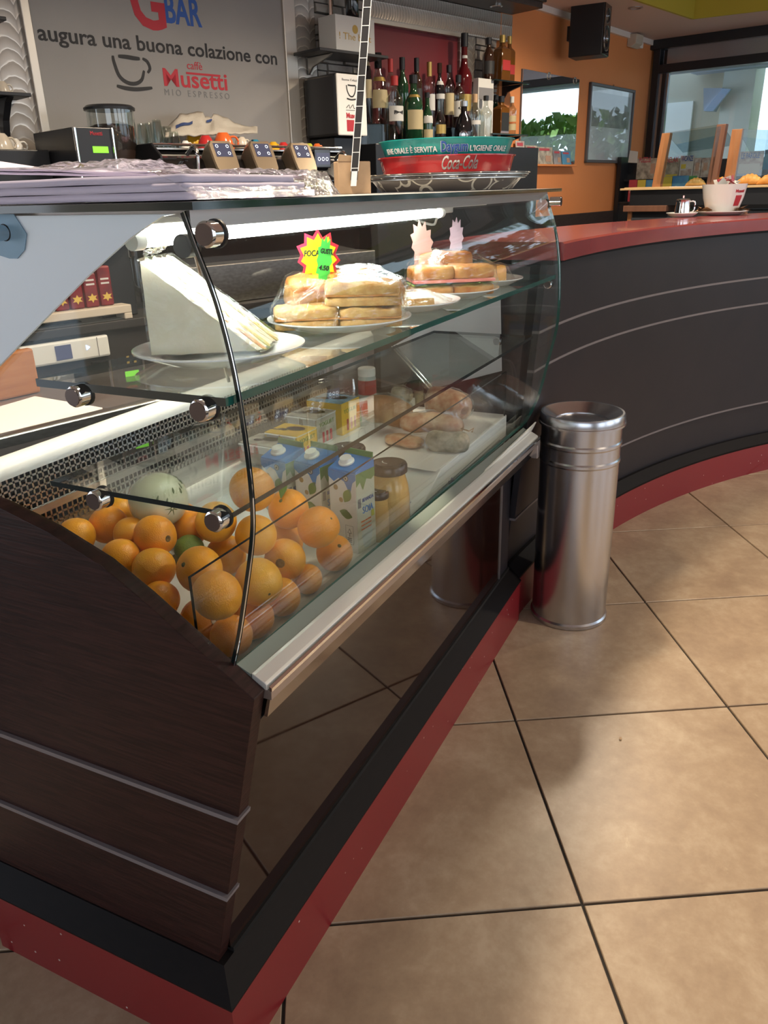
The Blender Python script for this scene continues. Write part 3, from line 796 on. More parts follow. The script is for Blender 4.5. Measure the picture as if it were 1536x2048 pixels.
# front: glossy panel, seam strip, matt board, polished strip, rail
def lean(x, z, off=0.0): return (x, yfront(z) + 0.004 + off, z)
def lean_slab(x0, x1, z0, z1, off, t):
    b = MB()
    b.loft([[lean(x0, z0, off), lean(x1, z0, off), lean(x1, z1, off), lean(x0, z1, off)],
            [lean(x0, z0, off + t), lean(x1, z0, off + t), lean(x1, z1, off + t), lean(x0, z1, off + t)]]); return b
case('gloss_panel', MB().box2((0.056, .034, .186), (1.500, .046, .655)), 'gloss_brown', label='dark high gloss front panel')
case('seam_strip', MB().box2((1.500, .031, .186), (1.507, .046, .65)), 'steel_face')
case('front_board', MB().box2((1.507, .034, .186), (1.598, .046, .65)), 'bar_laminate')
case('kick_groove', MB().box2((0.056, .028, .176), (1.598, .045, .190)), 'black_rubber')
case('polished_strip', shear_prism([(-0.091, 0.7215), (-0.0955, 0.7215), (-0.0885, 0.692), (-0.083, 0.692)], XN + .004, 1.54), 'steel_mirror', label='polished steel strip under the rail')
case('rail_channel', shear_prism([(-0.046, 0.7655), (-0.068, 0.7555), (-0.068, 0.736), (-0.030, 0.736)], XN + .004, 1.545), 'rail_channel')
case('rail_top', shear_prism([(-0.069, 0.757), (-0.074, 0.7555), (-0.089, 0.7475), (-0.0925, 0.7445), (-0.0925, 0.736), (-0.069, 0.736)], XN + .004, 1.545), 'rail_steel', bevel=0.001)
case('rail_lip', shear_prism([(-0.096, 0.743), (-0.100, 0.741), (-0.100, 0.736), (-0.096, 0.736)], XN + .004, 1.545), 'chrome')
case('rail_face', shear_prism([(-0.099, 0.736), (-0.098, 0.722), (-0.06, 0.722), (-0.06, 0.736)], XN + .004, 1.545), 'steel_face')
case('rail_bracket', MB().box2((1.525, -.066, .600), (1.548, -.030, .660)), 'steel_face', bevel=.002)
case('front_apron', shear_prism([(-0.080, 0.690), (-0.076, 0.684), (0.020, 0.640), (0.020, 0.650), (-0.060, 0.700)], XN + .004, XF), 'black_rubber')
# curved front glass with visible green edges
G = catmull([(-0.050, 1.336, 0), (-0.062, 1.30, 0), (-0.082, 1.243, 0), (-0.097, 1.165, 0), (-0.104, 1.073, 0), (-0.104, 1.0, 0), (-0.097, 0.95, 0), (-0.080, 0.88, 0), (-0.063, 0.815, 0), (-0.048, 0.768, 0), (-0.044, 0.755, 0)], 4)
G = [(p.x, p.y) for p in G]
GF = [(p.x, p.y) for p in catmull([(-0.035, 1.336, 0), (-0.047, 1.30, 0), (-0.067, 1.243, 0), (-0.082, 1.165, 0), (-0.089, 1.073, 0), (-0.089, 1.0, 0), (-0.083, 0.95, 0), (-0.068, 0.88, 0), (-0.045, 0.775, 0), (-0.015, 0.70, 0), (0.004, 0.673, 0)], 4)]
T = 0.008
def inner(G):
    out = []
    for i, (y, z) in enumerate(G):
        a = G[max(0, i - 1)]; c = G[min(len(G) - 1, i + 1)]
        d = Vector((c[0] - a[0], c[1] - a[1])).normalized(); n = Vector((-d.y, d.x))
        if n.x < 0: n = -n
        out.append((y + n.x * T, z + n.y * T))
    return out
GI = inner(G); GFI = inner(GF)
b = MB(); NX = 8
def gs(x, p): return (x, p[0], p[1])
def strip(pa, xa, pb, xb, mi, nx=1):
    A = [b.vert(gs(xa, p)) for p in pa]; B = [b.vert(gs(xb, p)) for p in pb]
    for i in range(len(A) - 1): b.face((A[i], A[i + 1], B[i + 1], B[i]), mi)
strip(G, XN, GF, XF, 0); strip(GI, XN, GFI, XF, 0); strip(G, XN, GI, XN, 1); strip(GF, XF, GFI, XF, 2)
for k in (0, -1):
    b.face([b.vert(gs(XN, G[k])), b.vert(gs(XF, GF[k])), b.vert(gs(XF, GFI[k])), b.vert(gs(XN, GI[k]))], 2)
fg = case('front_glass', b, ['glass_pane', 'glass_edge_dark', 'glass_edge'], 30)
b = MB(); pts = [gs(XN - .0012, ((p[0] * .8 + q[0] * .2), (p[1] * .8 + q[1] * .2))) for p, q in zip(G, GI)]
b.tube(pts, 0.0008, 5); o = obj('bright_edge', b, 'chrome', fg, 40)
b = MB(); pts = [gs(XF + .0012, ((p[0] * .6 + q[0] * .4), (p[1] * .6 + q[1] * .4))) for p, q in zip(GF, GFI)]
b.tube(pts, 0.0014, 5); o = obj('bright_edge', b, 'chrome', fg, 40)
# end panes (near: following the cap of the end panel)
near_poly = [(y + .010, z) for y, z in G[:-3]] + [(0.0, 0.80), (0.08, 0.853), (0.146, 0.892), (0.235, 0.926), (0.324, 0.949), (0.44, 0.969), (0.50, 0.975), (0.50, 1.331), (-0.04, 1.331)]
case('end_glass', MB().prism(near_poly, lambda y, z, t: (t, y, z), XN - .004, XN + .002), 'glass_pane')
far_poly = [(y + .010, z) for y, z in GF] + [(0.50, 0.82), (0.50, 1.331), (-0.025, 1.331)]
case('end_glass', MB().prism(far_poly, lambda y, z, t: (t, y, z), XF - .006, XF), 'glass_pane')
# top glass: dark printed sheet with green edge
b = MB().m(0); x0, x1, y0, y1 = 0.02, 1.625, -0.085, 0.42
b.loft([[(x0, SH(x0, y0), 1.337), (x1, SH(x1, y0), 1.337), (x1, y1, 1.337), (x0, y1, 1.337)],
        [(x0, SH(x0, y0), 1.345), (x1, SH(x1, y0), 1.345), (x1, y1, 1.345), (x0, y1, 1.345)]], mi=1)
b.mi[-1] = 0; b.mi[-2] = 0
case('top_glass', b, ['rear_panel', 'glass_edge_dark'], label='green edged top sheet of the display')
b = MB().prism([(-0.052, 1.318), (-0.052, 1.337), (0.30, 1.337), (0.30, 1.330), (-0.036, 1.330)], lambda y, z, t: (t, SH(t, y), z), XN + .004, XF)
case('top_frame', b, 'steel_face')
# lamp: housing with vents, tube
case('lamp_housing', MB().box2((0.12, 0.122, 1.296), (1.30, 0.245, 1.331)).box2((0.12, 0.06, 1.320), (1.30, 0.122, 1.331)), 'white_enamel', bevel=.002)
b = MB()
for k in range(3):
    for q in range(16): b.box((0.14 + q * .011, 0.1215, 1.304 + k * .008), (0.006, 0.002, 0.004))
o = case('lamp_vents', b, 'steel_face'); o['kind'] = 'stuff'
b = MB().lathe([(0.0085, 0.15), (0.0085, 1.165)], 14, (0, 0.106, 1.299), 'X'); case('lamp_tube', b, 'tube_light', 40, label='glowing white fluorescent tube')
for x in (0.142, 1.172): case('lamp_holder', MB().lathe([(0.011, x - .009), (0.011, x + .009)], 14, (0, 0.106, 1.299), 'X'), 'white_plastic', 40)
b = MB().tube(catmull([(1.18, .105, 1.30), (1.21, .13, 1.285), (1.25, .16, 1.27), (1.30, .25, 1.29), (1.40, .30, 1.30), (1.55, .12, 1.31)], 6), 0.003, 6)
case('lamp_cable', b, 'white_plastic', 40)
# shelves with clamps
def shelf(x1, yf, yb, z, t, mats):
    b = MB()
    q = [(0.034, SH(0, yf)), (x1, SH(x1, yf)), (x1, yb), (0.034, yb)]
    lo = [b.vert((x, y, z - t + DR(x))) for x, y in q]; hi = [b.vert((x, y, z + DR(x))) for x, y in q]
    b.face(list(reversed(lo)), 0); b.face(hi, 0)
    b.face((lo[0], lo[1], hi[1], hi[0]), 1); b.face((lo[1], lo[2], hi[2], hi[1]), 1); b.face((lo[2], lo[3], hi[3], hi[2]), 2); b.face((lo[3], lo[0], hi[0], hi[3]), 2)
    return b
sh1 = case('shelf', shelf(XF - .01, -0.090, 0.205, 1.140, 0.010, ['']), ['glass_shelf', 'glass_edge', 'glass_edge_dark'], label='upper glass shelf with green edge')
sh2 = case('shelf', shelf(1.40, -0.082, 0.215, 1.000, 0.007, ['']), ['glass_shelf_low', 'glass_edge_dark', 'glass_edge_dark'], label='empty lower glass shelf')
def clamp(par, x, y, z, r=0.0135):
    c = obj('shelf_clamp', MB().lathe([(r * .8, x - .016), (r, x - .014), (r, x + .002)], 20, (0, y, z), 'X'), 'chrome', par, 40)
    obj('clamp_face', MB().lathe([(0.0001, x - .0175), (r * .82, x - .0175), (r * .82, x - .015)], 20, (0, y, z), 'X'), 'clamp_face', c, 40)
    obj('clamp_washer', MB().lathe([(r * 1.12, x + .002), (r * 1.12, x + .006)], 20, (0, y, z), 'X'), 'black_rubber', c, 40)
for px, py, par in ((160, 790, sh1), (409, 818, sh1), (200, 997, sh2), (437, 1038, sh2)):
    p = onX(px, py, 0.036); clamp(par, 0.040, p.y, p.z)
p = onX(425, 468, 0.044); clamp(fg, 0.046, p.y, p.z, 0.0135)
p = onX(370, 492, 0.075); case('shelf_clamp', MB().lathe([(0.013, .07), (0.013, .088)], 18, (0, p.y, p.z), 'X'), 'black_plastic', 40)  # black disc standing in for the reflection of the top clamp
p = onX(1108, 403, XF)
c = obj('hinge_clamp', MB().lathe([(0.012, -.016), (0.012, .014)], 18, (XF, p.y - .004, p.z), 'Y').box((XF + .014, p.y + .004, p.z), (0.03, 0.012, 0.018)), 'chrome', fg, 40)
obj('clamp_disc', MB().lathe([(0.0145, XF - .024), (0.0145, XF - .020)], 18, (0, -0.030, 1.305), 'X'), 'star_pink', fg, 40)
p = onX(1100, 560, XF - .02); clamp(sh1, XF - .03, p.y, p.z - .01, 0.011)
clamp(sh2, 1.38, 0.02, 0.970, 0.011)
# inner front pane
b = MB(); q = [(0.075, 0.665), (0.075, 0.872), (1.55, 0.850), (1.55, 0.665)]
for i in range(2):
    pass
lo = [b.vert((x, SH(x, 0.030), z)) for x, z in q]; hi = [b.vert((x, SH(x, 0.035), z)) for x, z in q]
b.face(lo, 0); b.face(hi, 0)
for i in range(4): b.face((lo[i], lo[(i + 1) % 4], hi[(i + 1) % 4], hi[i]), 1)
case('inner_pane', b, ['glass_pane', 'glass_edge_dark'], label='low upright glass pane inside the front')
# tub: deck, ramp, back panel with perforated grille, ledge
case('tub_floor', MB().prism([(-0.010, 0.62), (-0.046, 0.70), (-0.042, 0.70), (-0.005, 0.640), (0.20, 0.640), (0.30, 0.740), (0.52, 0.740), (0.52, 0.62)], lambda y, z, t: (t, y, z), 0.058, 0.625), 'white_enamel')
case('tub_floor', MB().prism([(-0.010, 0.62), (-0.046, 0.70), (-0.042, 0.70), (-0.005, 0.640), (0.345, 0.640), (0.350, 0.740), (0.52, 0.740), (0.52, 0.62)], lambda y, z, t: (t, y, z), 0.625, 1.57), 'white_enamel')
case('back_panel', MB().box2((0.058, 0.505, 0.73), (1.57, 0.530, 0.80)), 'steel')
def grille(z0, z1, nz, y, x0=0.06, x1=1.30):
    b = MB(); nx = int((x1 - x0) / 0.0125)
    for k in range(nz + 1):
        z = z0 + (z1 - z0) * k / nz; b.box(((x0 + x1) / 2, y, z), (x1 - x0, 0.0016, 0.0038))
    for k in range(nx + 1):
        b.box((x0 + (x1 - x0) * k / nx, y, (z0 + z1) / 2), (0.0038, 0.0016, z1 - z0))
    return b
g = case('perforated_grille', grille(0.842, 0.915, 6, 0.505), 'steel', label='perforated steel grille along the back'); g['kind'] = 'stuff'
g = case('perforated_grille', grille(0.790, 0.830, 3, 0.503), 'steel'); g['kind'] = 'stuff'
case('grille_backing', MB().box2((0.058, 0.520, 0.78), (1.57, 0.530, 0.925)), 'black_rubber')
case('grille_band', MB().box2((0.058, 0.500, 0.829), (1.30, 0.508, 0.843)), 'steel')
case('back_ledge', MB().prism([(0.495, 0.915), (0.491, 0.930), (0.500, 0.943), (0.520, 0.948), (0.535, 0.942), (0.538, 0.915)], lambda y, z, t: (t, y, z), 0.058, 1.57), 'white_enamel', 50)
case('back_wall', MB().box2((1.30, 0.490, 0.73), (1.57, 0.515, 0.93)), 'steel_face')
case('carcass', MB().prism([(0.07, 0.15), (.07, 0.60), (0.60, 0.60), (0.60, 0.15)], lambda y, z, t: (t, y, z), 0.06, 1.57), 'black_rubber')
b = MB().prism([(0.86, 0.642), (1.03, 0.715), (1.565, 0.715), (1.565, 0.642)], lambda x, z, t: (x, t, z), 0.045, 0.34); case('riser_board', b, 'white_plastic', bevel=.003)
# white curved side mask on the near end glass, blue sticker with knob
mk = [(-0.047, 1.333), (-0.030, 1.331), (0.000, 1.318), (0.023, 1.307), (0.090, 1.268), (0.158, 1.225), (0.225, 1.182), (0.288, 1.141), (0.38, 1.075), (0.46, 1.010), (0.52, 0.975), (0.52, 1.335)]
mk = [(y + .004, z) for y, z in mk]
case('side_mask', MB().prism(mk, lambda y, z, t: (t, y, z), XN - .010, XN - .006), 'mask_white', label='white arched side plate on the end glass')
st = [onX(px, py, XN - .011) for px, py in ((-40, 428), (28, 428), (54, 468), (50, 500), (36, 517), (20, 517), (-8, 508), (-40, 512))]
b = MB(); b.loft([[p for p in st], [p - Vector((.001, 0, 0)) for p in st]]); case('blue_sticker', b, 'sticker_blue')
p = onX(-2, 466, XN - .02); clamp(fg, XN - .014, p.y, p.z, 0.009)
#--
# ================================================================== fruit in the tub
FR = [(0.2486, 0.4365, 0.7913, 0.0332), (0.3123, 0.4217, 0.7907, 0.0361), (0.3716, 0.4495, 0.7888, 0.0338), (0.4308, 0.4253, 0.7763, 0.0368), (0.2916, 0.2922, 0.7991, 0.037), (0.2988, 0.3555, 0.7892, 0.0316), (0.2361, 0.3227, 0.7743, 0.0346), (0.241, 0.2566, 0.7654, 0.0366), (0.4252, 0.3442, 0.7709, 0.0321), (0.3915, 0.2977, 0.7721, 0.0329), (0.347, 0.2674, 0.7533, 0.0274), (0.3893, 0.2339, 0.7966, 0.0385), (0.4141, 0.2396, 0.7176, 0.038), (0.2498, 0.1656, 0.7771, 0.039), (0.1945, 0.0891, 0.773, 0.0391), (0.2422, 0.1652, 0.6861, 0.039), (0.204, 0.2167, 0.7319, 0.0315), (0.2253, 0.0948, 0.6811, 0.0353), (0.3784, 0.1385, 0.8775, 0.039), (0.5231, 0.1627, 0.7826, 0.0399), (0.5112, 0.09, 0.7612, 0.04), (0.4082, 0.1612, 0.775, 0.0384), (0.5289, 0.1833, 0.7071, 0.039), (0.4387, 0.123, 0.7188, 0.0392), (0.3048, 0.0891, 0.7428, 0.0407), (0.5754, 0.0954, 0.6773, 0.0373), (0.3787, 0.0973, 0.6752, 0.0353), (0.2937, 0.0999, 0.6754, 0.037), (0.4699, 0.0965, 0.6684, 0.0288), (0.3619, 0.3384, 0.8346, 0.0534)]
FL = ['orange at the far left, half hidden by the wooden end panel',
      'rounded orange under the left clamp of the lower shelf',
      'orange mostly hidden between the leftmost pair and the pale melon',
      'orange leaning in front of the pale melon',
      'orange with a brown scarred navel facing out, left of the lime',
      'orange peeping out left of the scarred navel orange',
      'yellowish orange with a dimple, left of the deep orange one by the wood edge',
      'deep orange fruit by the wooden edge, below the scarred navel orange',
      'orange half hidden to the right below the melon',
      'orange between the melon and the clamped shelf corner, above the lime',
      None,
      'orange right behind the right clamp of the lower shelf',
      'orange to the right of the lime, under the clamp',
      'big orange touching the lime from below, crossed by the top edge of the inner pane',
      'large orange behind the upper left corner of the low inner pane',
      'orange with a round white sticker, lowest at the left of the inner pane',
      'small orange squeezed against the wooden edge at the bottom',
      'orange at the very bottom beside the foot of the curved glass',
      'topmost orange of the heap, in front of the blue cartons',
      'bright orange with a green leaf, left of the front soy carton',
      'yellow orange with a stem scar, touching the front soy carton',
      'orange crossed by the curved glass edge, below the topmost orange',
      'orange peeping out behind the middle of the heap by the cartons',
      'yellowish orange with a dark navel in the middle of the front heap',
      'large orange with a small green stem spot, right of the curved glass edge',
      'orange lying lowest at the right end of the heap below the soy carton',
      'orange at the bottom of the heap behind the front glass',
      'orange low beside the curved glass edge, under the large one with the green spot',
      'small orange wedged low between two others near the right end', None]
def orange_mesh(seed, r=0.04):
    rnd = random.Random(seed); b = MB(); S, Rr = 28, 18; rings = []
    sq = 0.95 + rnd.random() * 0.09; off = Vector((rnd.random() * 9, rnd.random() * 9, rnd.random() * 9))
    for i in range(Rr + 1):
        th = pi * i / Rr; ring = []
        for k in range(S):
            ph = 2 * pi * k / S
            d = Vector((sin(th) * cos(ph), sin(th) * sin(ph), cos(th)))
            rr = r * (1 + 0.030 * noise.noise(d * 1.3 + off) - 0.07 * math.exp(-(th / .18) ** 2) - 0.04 * math.exp(-((pi - th) / .16) ** 2))
            ring.append((d.x * rr, d.y * rr, d.z * rr * sq))
        rings.append(ring)
    b.loft(rings, True, False, False)
    return b
om = []
for s in range(4):
    me = orange_mesh(s).mesh('orange', [M['orange_peel']]); me.polygons.foreach_set('use_smooth', [True] * len(me.polygons)); om.append(me)
mat('navel_green', (0.13, 0.12, 0.03), 0.7); mat('navel_brown', (0.10, 0.055, 0.02), 0.8, noise_s=60, col2=(0.30, 0.16, 0.03))
nv = MB().lathe([(0.0001, 0.0012), (0.0018, 0.0016), (0.0032, 0.0004), (0.0045, -0.0012)], 8, (0, 0, 0.0370), cap=False)
nvm = nv.mesh('navel', [M['navel_green']])
nb_ = MB().lathe([(0.0001, 0.0010), (0.004, 0.0022), (0.0075, 0.0012), (0.0105, -0.0014)], 10, (0, 0, 0.0372), cap=False)
nbm = nb_.mesh('navel', [M['navel_brown']])
def aim(i, px, py, twist=0.0):
    """rotation that turns the fruit's pole to the point of its skin seen at this pixel"""
    c = Vector(FR[i][:3]); d = ray(px, py).normalized(); o = CAM_P - c; r = FR[i][3]
    bq = o.dot(d); disc = bq * bq - (o.dot(o) - r * r)
    t = -bq - math.sqrt(max(0, disc)); n = (CAM_P + d * t - c).normalized()
    return Vector((0, 0, 1)).rotation_difference(n)
poles = {4: (337, 1078), 13: (363, 1128), 6: (269, 1116), 20: (664, 1036), 23: (560, 1127), 24: (540, 1190), 11: (405, 1020), 25: (680, 1090), 3: (330, 1030), 14: (470, 1212), 19: (560, 1000)}
for i, (x, y, z, r) in enumerate(FR):
    if FL[i] is None: continue
    o = tag(bpy.data.objects.new('orange', om[i % 4]), FL[i], 'orange', 'oranges heaped in the food display'); COL.objects.link(o)
    o.location = (x, y, z); s = r / 0.040; o.scale = (s, s, s)
    o.rotation_mode = 'QUATERNION'
    if i in poles: o.rotation_quaternion = aim(i, *poles[i])
    else:
        v = Vector((random.random() - .5, random.random() - .5, -random.random())).normalized()
        o.rotation_quaternion = Vector((0, 0, 1)).rotation_difference(v)
    link('navel', nbm if i in (4, 23) else nvm, o)
    if i == 19:
        b = MB(); 
        for k in range(6): pass
        b.loft([[(0.004, -0.001, .039), (0.004, 0.001, .039), (0.004, 0.001, .0395), (0.004, -0.001, .0395)],
                [(0.020, -0.009, .045), (0.020, 0.009, .045), (0.020, 0.009, .046), (0.020, -0.009, .046)],
                [(0.042, -0.001, .040), (0.042, 0.001, .040), (0.042, 0.001, .0405), (0.042, -0.001, .0405)]])
        obj('leaf', b, 'ink_green', o, 60)
    if i == 15:
        q = o.rotation_quaternion.inverted() @ aim(i, 432, 1240)
        b = MB().lathe([(0.0001, 0.0016), (0.005, 0.0010), (0.0088, -0.0006), (0.0088, -0.0012)], 20, (0, 0, 0.0400), cap=False)
        st_ = obj('fruit_sticker', b, 'ink_white', o, 60); st_.rotation_mode = 'QUATERNION'; st_.rotation_quaternion = q; st_['label'] = 'round white fruit sticker'
        b = MB().lathe([(0.0062, 0.0012), (0.0078, 0.0004)], 20, (0, 0, 0.0404), cap=False, a0=.4, a1=2.6)
        b.box((0.0005, -.0005, .0418), (.004, .0045, .0008))
        s2_ = obj('sticker_print', b, 'ink_red', st_)
# lime
x, y, z, r = FR[10]
b = orange_mesh(11, 1.0); o = tag(obj('lime', b, 'lime_skin', None, 180), 'small green lime in the middle of the oranges', 'lime')
o.location = (x, y, z); o.scale = (r, r, r); o.rotation_euler = (.6, .3, 0)
# melon wrapped in film
x, y, z, r = FR[29]
t = thing('melon', 'pale cut melon wrapped in film, behind the oranges', 'melon', (x, y, z))
b = MB().sphere((0, 0, 0), r, 32, 20, 0.94); mo = obj('melon_body', b, 'melon_skin', t, 180)
b = MB().sphere((0, 0, 0), r + .0025, 32, 20, 0.94); obj('cling_film', b, 'film', t, 180)
for k in range(9):
    a = -2.6 + k * .33 + random.random() * .2; e0 = .1 + random.random() * .7; pts = []
    for q in range(5):
        e = e0 + q * .055; pts.append(Vector((cos(a + q * .02) * cos(e), sin(a + q * .02) * cos(e), sin(e) * .94)) * (r + .0002))
    obj('skin_streak', MB().tube(pts, [.0006, .0018, .0022, .0016, .0005], 5), 'melon_streak', mo, 60)
p0 = aim(29, 345, 1017); b = MB()
for k in range(7):
    a = k * 2 * pi / 7; b.tube([p0 @ Vector((cos(a) * s, sin(a) * s, math.sqrt(r * r - s * s) * .97 + .001)) for s in (.002, .008, .014)], [.0016, .001, .0004], 5)
o = obj('melon_scar', b, 'melon_streak', mo, 60); o['kind'] = 'stuff'

# ================================================================== soy cartons
def carton(px, py, z0, rz, label, first=False):
    p = onZ(px, py, z0) if px else Vector((*py, z0))
    t = thing('soy_drink_carton', label, 'carton', (p.x, p.y, z0), rz, 'soy drink cartons')
    w, d, hgt = 0.064, 0.072, 0.178     # w: printed narrow side along x, d: along y
    # origin = near right lower corner; body extends +y (left in the picture) and +x
    b = MB().m(0).box2((0, 0, 0), (w, d, hgt)); 
    b.mi = [1 if k == 2 else 0 for k in range(6)]
    obj('carton_body', b, ['carton_white', 'carton_side'], t, None, .0015)
    # slanted top with fin and flaps
    b = MB().m(0); b.loft([[(0, 0, hgt), (w, 0, hgt), (w, d, hgt), (0, d, hgt)], [(0.001, 0.001, hgt + .004), (w, 0.001, hgt + .022), (w, d - .001, hgt + .022), (0.001, d - .001, hgt + .004)]])
    obj('carton_top', b, 'carton_blue', t)
    b = MB().box((w * .93, d / 2, hgt + .0255), (.004, d, .013)); obj('top_fin', b, 'carton_green', t)
    R = Matrix.Rotation(-0.27, 3, 'Y')
    b = MB().lathe([(0.017, 0), (0.017, .003), (0.0135, .005), (0.0125, .012), (0.0001, .0125)], 24, (0, 0, 0)); o = obj('screw_cap', b, 'white_plastic', t, 40)
    o.location = (w * .42, d * .60, hgt + .0125); o.rotation_euler = (0, -0.27, 0)
    # blue drip edge on the broad face (x = 0 side) and narrow face
    e = -0.0006
    b = MB(); prof = [(0, hgt), (d, hgt), (d, hgt - .014), (d * .80, hgt - .024), (d * .62, hgt - .014), (d * .42, hgt - .020), (d * .22, hgt - .046), (d * .12, hgt - .020), (0, hgt - .012)]
    c = [b.vert((e, yy, zz)) for yy, zz in prof]; b.face(c); 
    obj('blue_print', b, 'carton_blue', t)
    b = MB(); b.lathe([(0.0001, 0), (.0068, 0)], 18, (e - .0002, d * .36, hgt - .012), 'X'); obj('round_emblem', b, 'ink_black', t)
    b = MB(); b.lathe([(0.0001, 0), (.0052, 0)], 18, (e - .0004, d * .36, hgt - .012), 'X'); obj('emblem_disc', b, 'ink_white', t)
    b = MB(); v = [b.vert((e - .0006, d * .36 + yy, hgt - .012 + zz)) for yy, zz in ((.0028, -.0024), (0, .003), (-.0028, -.0024))]; b.face(v); obj('emblem_mark', b, 'ink_black', t)
    b = MB()
    for yy, zz, rr in ((d * .74, hgt - .036, .006), (d * .56, hgt - .062, .0055)): 
        bb = MB().lathe([(0.0001, 0), (rr, 0)], 14, (e, yy, zz), 'X', sy=1.0); obj('bean_print', bb, 'bean', t)
    for (yy, zz, a, L) in ((.032, .112, 2.05, .036), (.046, .090, 3.35, .030), (.012, .082, 0.15, .030)):
        bb = MB(); pts = []
        for k in range(11):
            s = k / 10; pts.append((s * L, sin(pi * s) * L * .30))
        for k in range(9, 0, -1):
            s = k / 10; pts.append((s * L, -sin(pi * s) * L * .30))
        v = [bb.vert((e, d - (d - yy) + (q * cos(a) - w2 * sin(a)) * -1 * -1, zz + q * sin(a) + w2 * cos(a))) for q, w2 in pts]
        bb.face(v); obj('leaf_print', bb, 'ink_green', t)
    bb = MB(); yy, zz = d * .30, .040
    for q in ((-.010, 0, .0006, .042), (.010, 0, .0006, .042)): bb.box((e, yy + q[0], zz), (.0003, q[2], q[3]))
    for q in (-.021, .021): bb.box((e, yy, zz + q), (.0003, .020, .0006))
    bb.tube([(e, yy - .005, zz + .004), (e, yy, zz + .014), (e, yy + .005, zz + .004), (e, yy - .004, zz + .004)], .0007, 4); bb.box((e, yy, zz), (.0003, .0012, .008))
    for q in range(3): bb.box((e, yy, zz - .008 - q * .004), (.0003, .012, .0016))
    o = obj('forest_mark', bb, 'ink_grey', t); o['kind'] = 'stuff'
    # narrow printed face (y = 0 side)
    bb = MB(); v = [bb.vert((xx, e, zz)) for xx, zz in ((0, hgt), (w, hgt), (w, hgt - .018), (w * .8, hgt - .024), (w * .55, hgt - .018), (w * .35, hgt - .040), (w * .2, hgt - .020), (0, hgt - .028))]; bb.face(v); obj('green_print', bb, 'carton_green', t)
    bb = MB(); v = [bb.vert((w * .5 + xx, e, .030 + zz)) for xx, zz in ((-.016, .026), (-.019, .008), (-.013, -.018), (-.009, -.024), (.009, -.024), (.013, -.018), (.019, .008), (.016, .026), (.010, .034), (-.010, .034))]; bb.face(v); obj('glass_print', bb, 'glass_print', t)
    bb = MB().box((w * .84, e, .078), (.010, .0003, .014)); obj('green_dot', bb, 'cup_lime', t)
    bb = MB().box((w * .14, e, .112), (.010, .0003, .020)); obj('dark_mark', bb, 'ink_grey', t)
    Mx = Matrix.Translation((p.x, p.y, z0)) @ Matrix.Rotation(rz, 4, 'Z')
    def tx(body, s, lx, lz, m, **k):
        oo = Mx @ Vector((lx, -0.0008, lz)); text(body, s, oo, Mx.to_3x3() @ Vector((1, 0, 0)), (0, 0, 1), m, t, **k)
    tx('BEVANDA', .0115, w * .60, .112, 'ink_blue', fit=.038)
    tx('SOIA', .022, w * .58, .086, 'carton_blue', fit=.036)
    for q in range(3): tx('senza zuccheri', .006, w * .46, .068 - q * .009, 'ink_orange', fit=.034)
    return t
RZ = radians(-10)
carton(None, (.657, .084), 0.6405, RZ, 'front white soy drink carton with green leaf print, right of the oranges')
carton(None, (.668, .174), 0.6405, RZ, 'middle blue topped soy drink carton, second from the front glass')
carton(None, (.664, .256), 0.6405, RZ, 'rear blue topped soy drink carton, furthest from the jars')

# ================================================================== yogurt packs
def yogurt(px, py, z0, w, d, hgt, rz, col_top, col_side, label, word=None, pots=True):
    px -= 12; w *= 1.12; d *= 1.14; hgt *= 1.12
    p = onZ(px, py, z0)
    t = thing('yogurt_pack', label, 'yogurt pack', (p.x, p.y, z0), rz, 'multipacks of yogurt pots')
    sl = MB().m(0).box2((0, 0.004, .006 if pots else 0), (w, d - .004, hgt)); sl.mi = [1 if k not in (5,) else 0 for k in range(6)]
    obj('card_sleeve', sl, [col_top, col_side], t, None, .0012)
    if pots:
        for k in range(2):
            c = (w / 2, d * (.27 + .46 * k)); r = d * .21
            rings = []
            for s, z in ((.82, 0.0), (1.0, hgt - .006), (1.12, hgt - .004), (1.12, hgt - .002)):
                q = r * s; qx = w * .53 * s
                rings.append([(c[0] + qx * cx, c[1] + q * cy, z) for cx, cy in ((-1, -.8), (-.8, -1), (.8, -1), (1, -.8), (1, .8), (.8, 1), (-.8, 1), (-1, .8))])
            b = MB(); b.loft(rings); obj('yogurt_pot', b, 'pot_white', t, 50)
    e = hgt + .0006
    b = MB().lathe([(0.0001, 0), (w * .20, 0)], 14, (w * .62, d * .42, e), sy=1.5); obj('fruit_print', b, 'ink_orange' if 'yellow' in col_top else 'cup_lime', t)
    b = MB().lathe([(0.0001, 0), (w * .10, 0)], 12, (w * .42, d * .66, e), sy=1.6); obj('spoon_print', b, 'ink_white', t)
    Mx = Matrix.Translation((p.x, p.y, z0)) @ Matrix.Rotation(rz, 4, 'Z'); R3 = Mx.to_3x3()
    if word:
        text(word, .016, Mx @ Vector((w * .5, 0.0034, hgt * .66)), R3 @ Vector((1, 0, 0)), (0, 0, 1), 'ink_green', t, fit=w * .78)
        b = MB()
        for k in range(3): b.box((w * (.30 + .2 * k), 0.0034, hgt * .28), (w * .10, .0004, hgt * .36))
        obj('stripe_print', b, 'ink_red', t)['kind'] = 'stuff'
        text(word, .012, Mx @ Vector((w * .3, d * .86, e)), R3 @ Vector((0, -1, 0)), R3 @ Vector((1, 0, 0)), 'ink_grey', t, fit=d * .3)
    return t
yz = 0.7405
yogurt(565, 940, yz, .075, .098, .050, radians(-3), 'pack_grey', 'pack_grey', 'white twin yogurt pots with a grey printed top, leftmost of the packs')
yogurt(612, 926, yz, .078, .092, .060, radians(-3), 'pack_yellow', 'pack_yellow', 'yellow yogurt pack reading YOGURT, right behind the cartons', 'YOGURT')
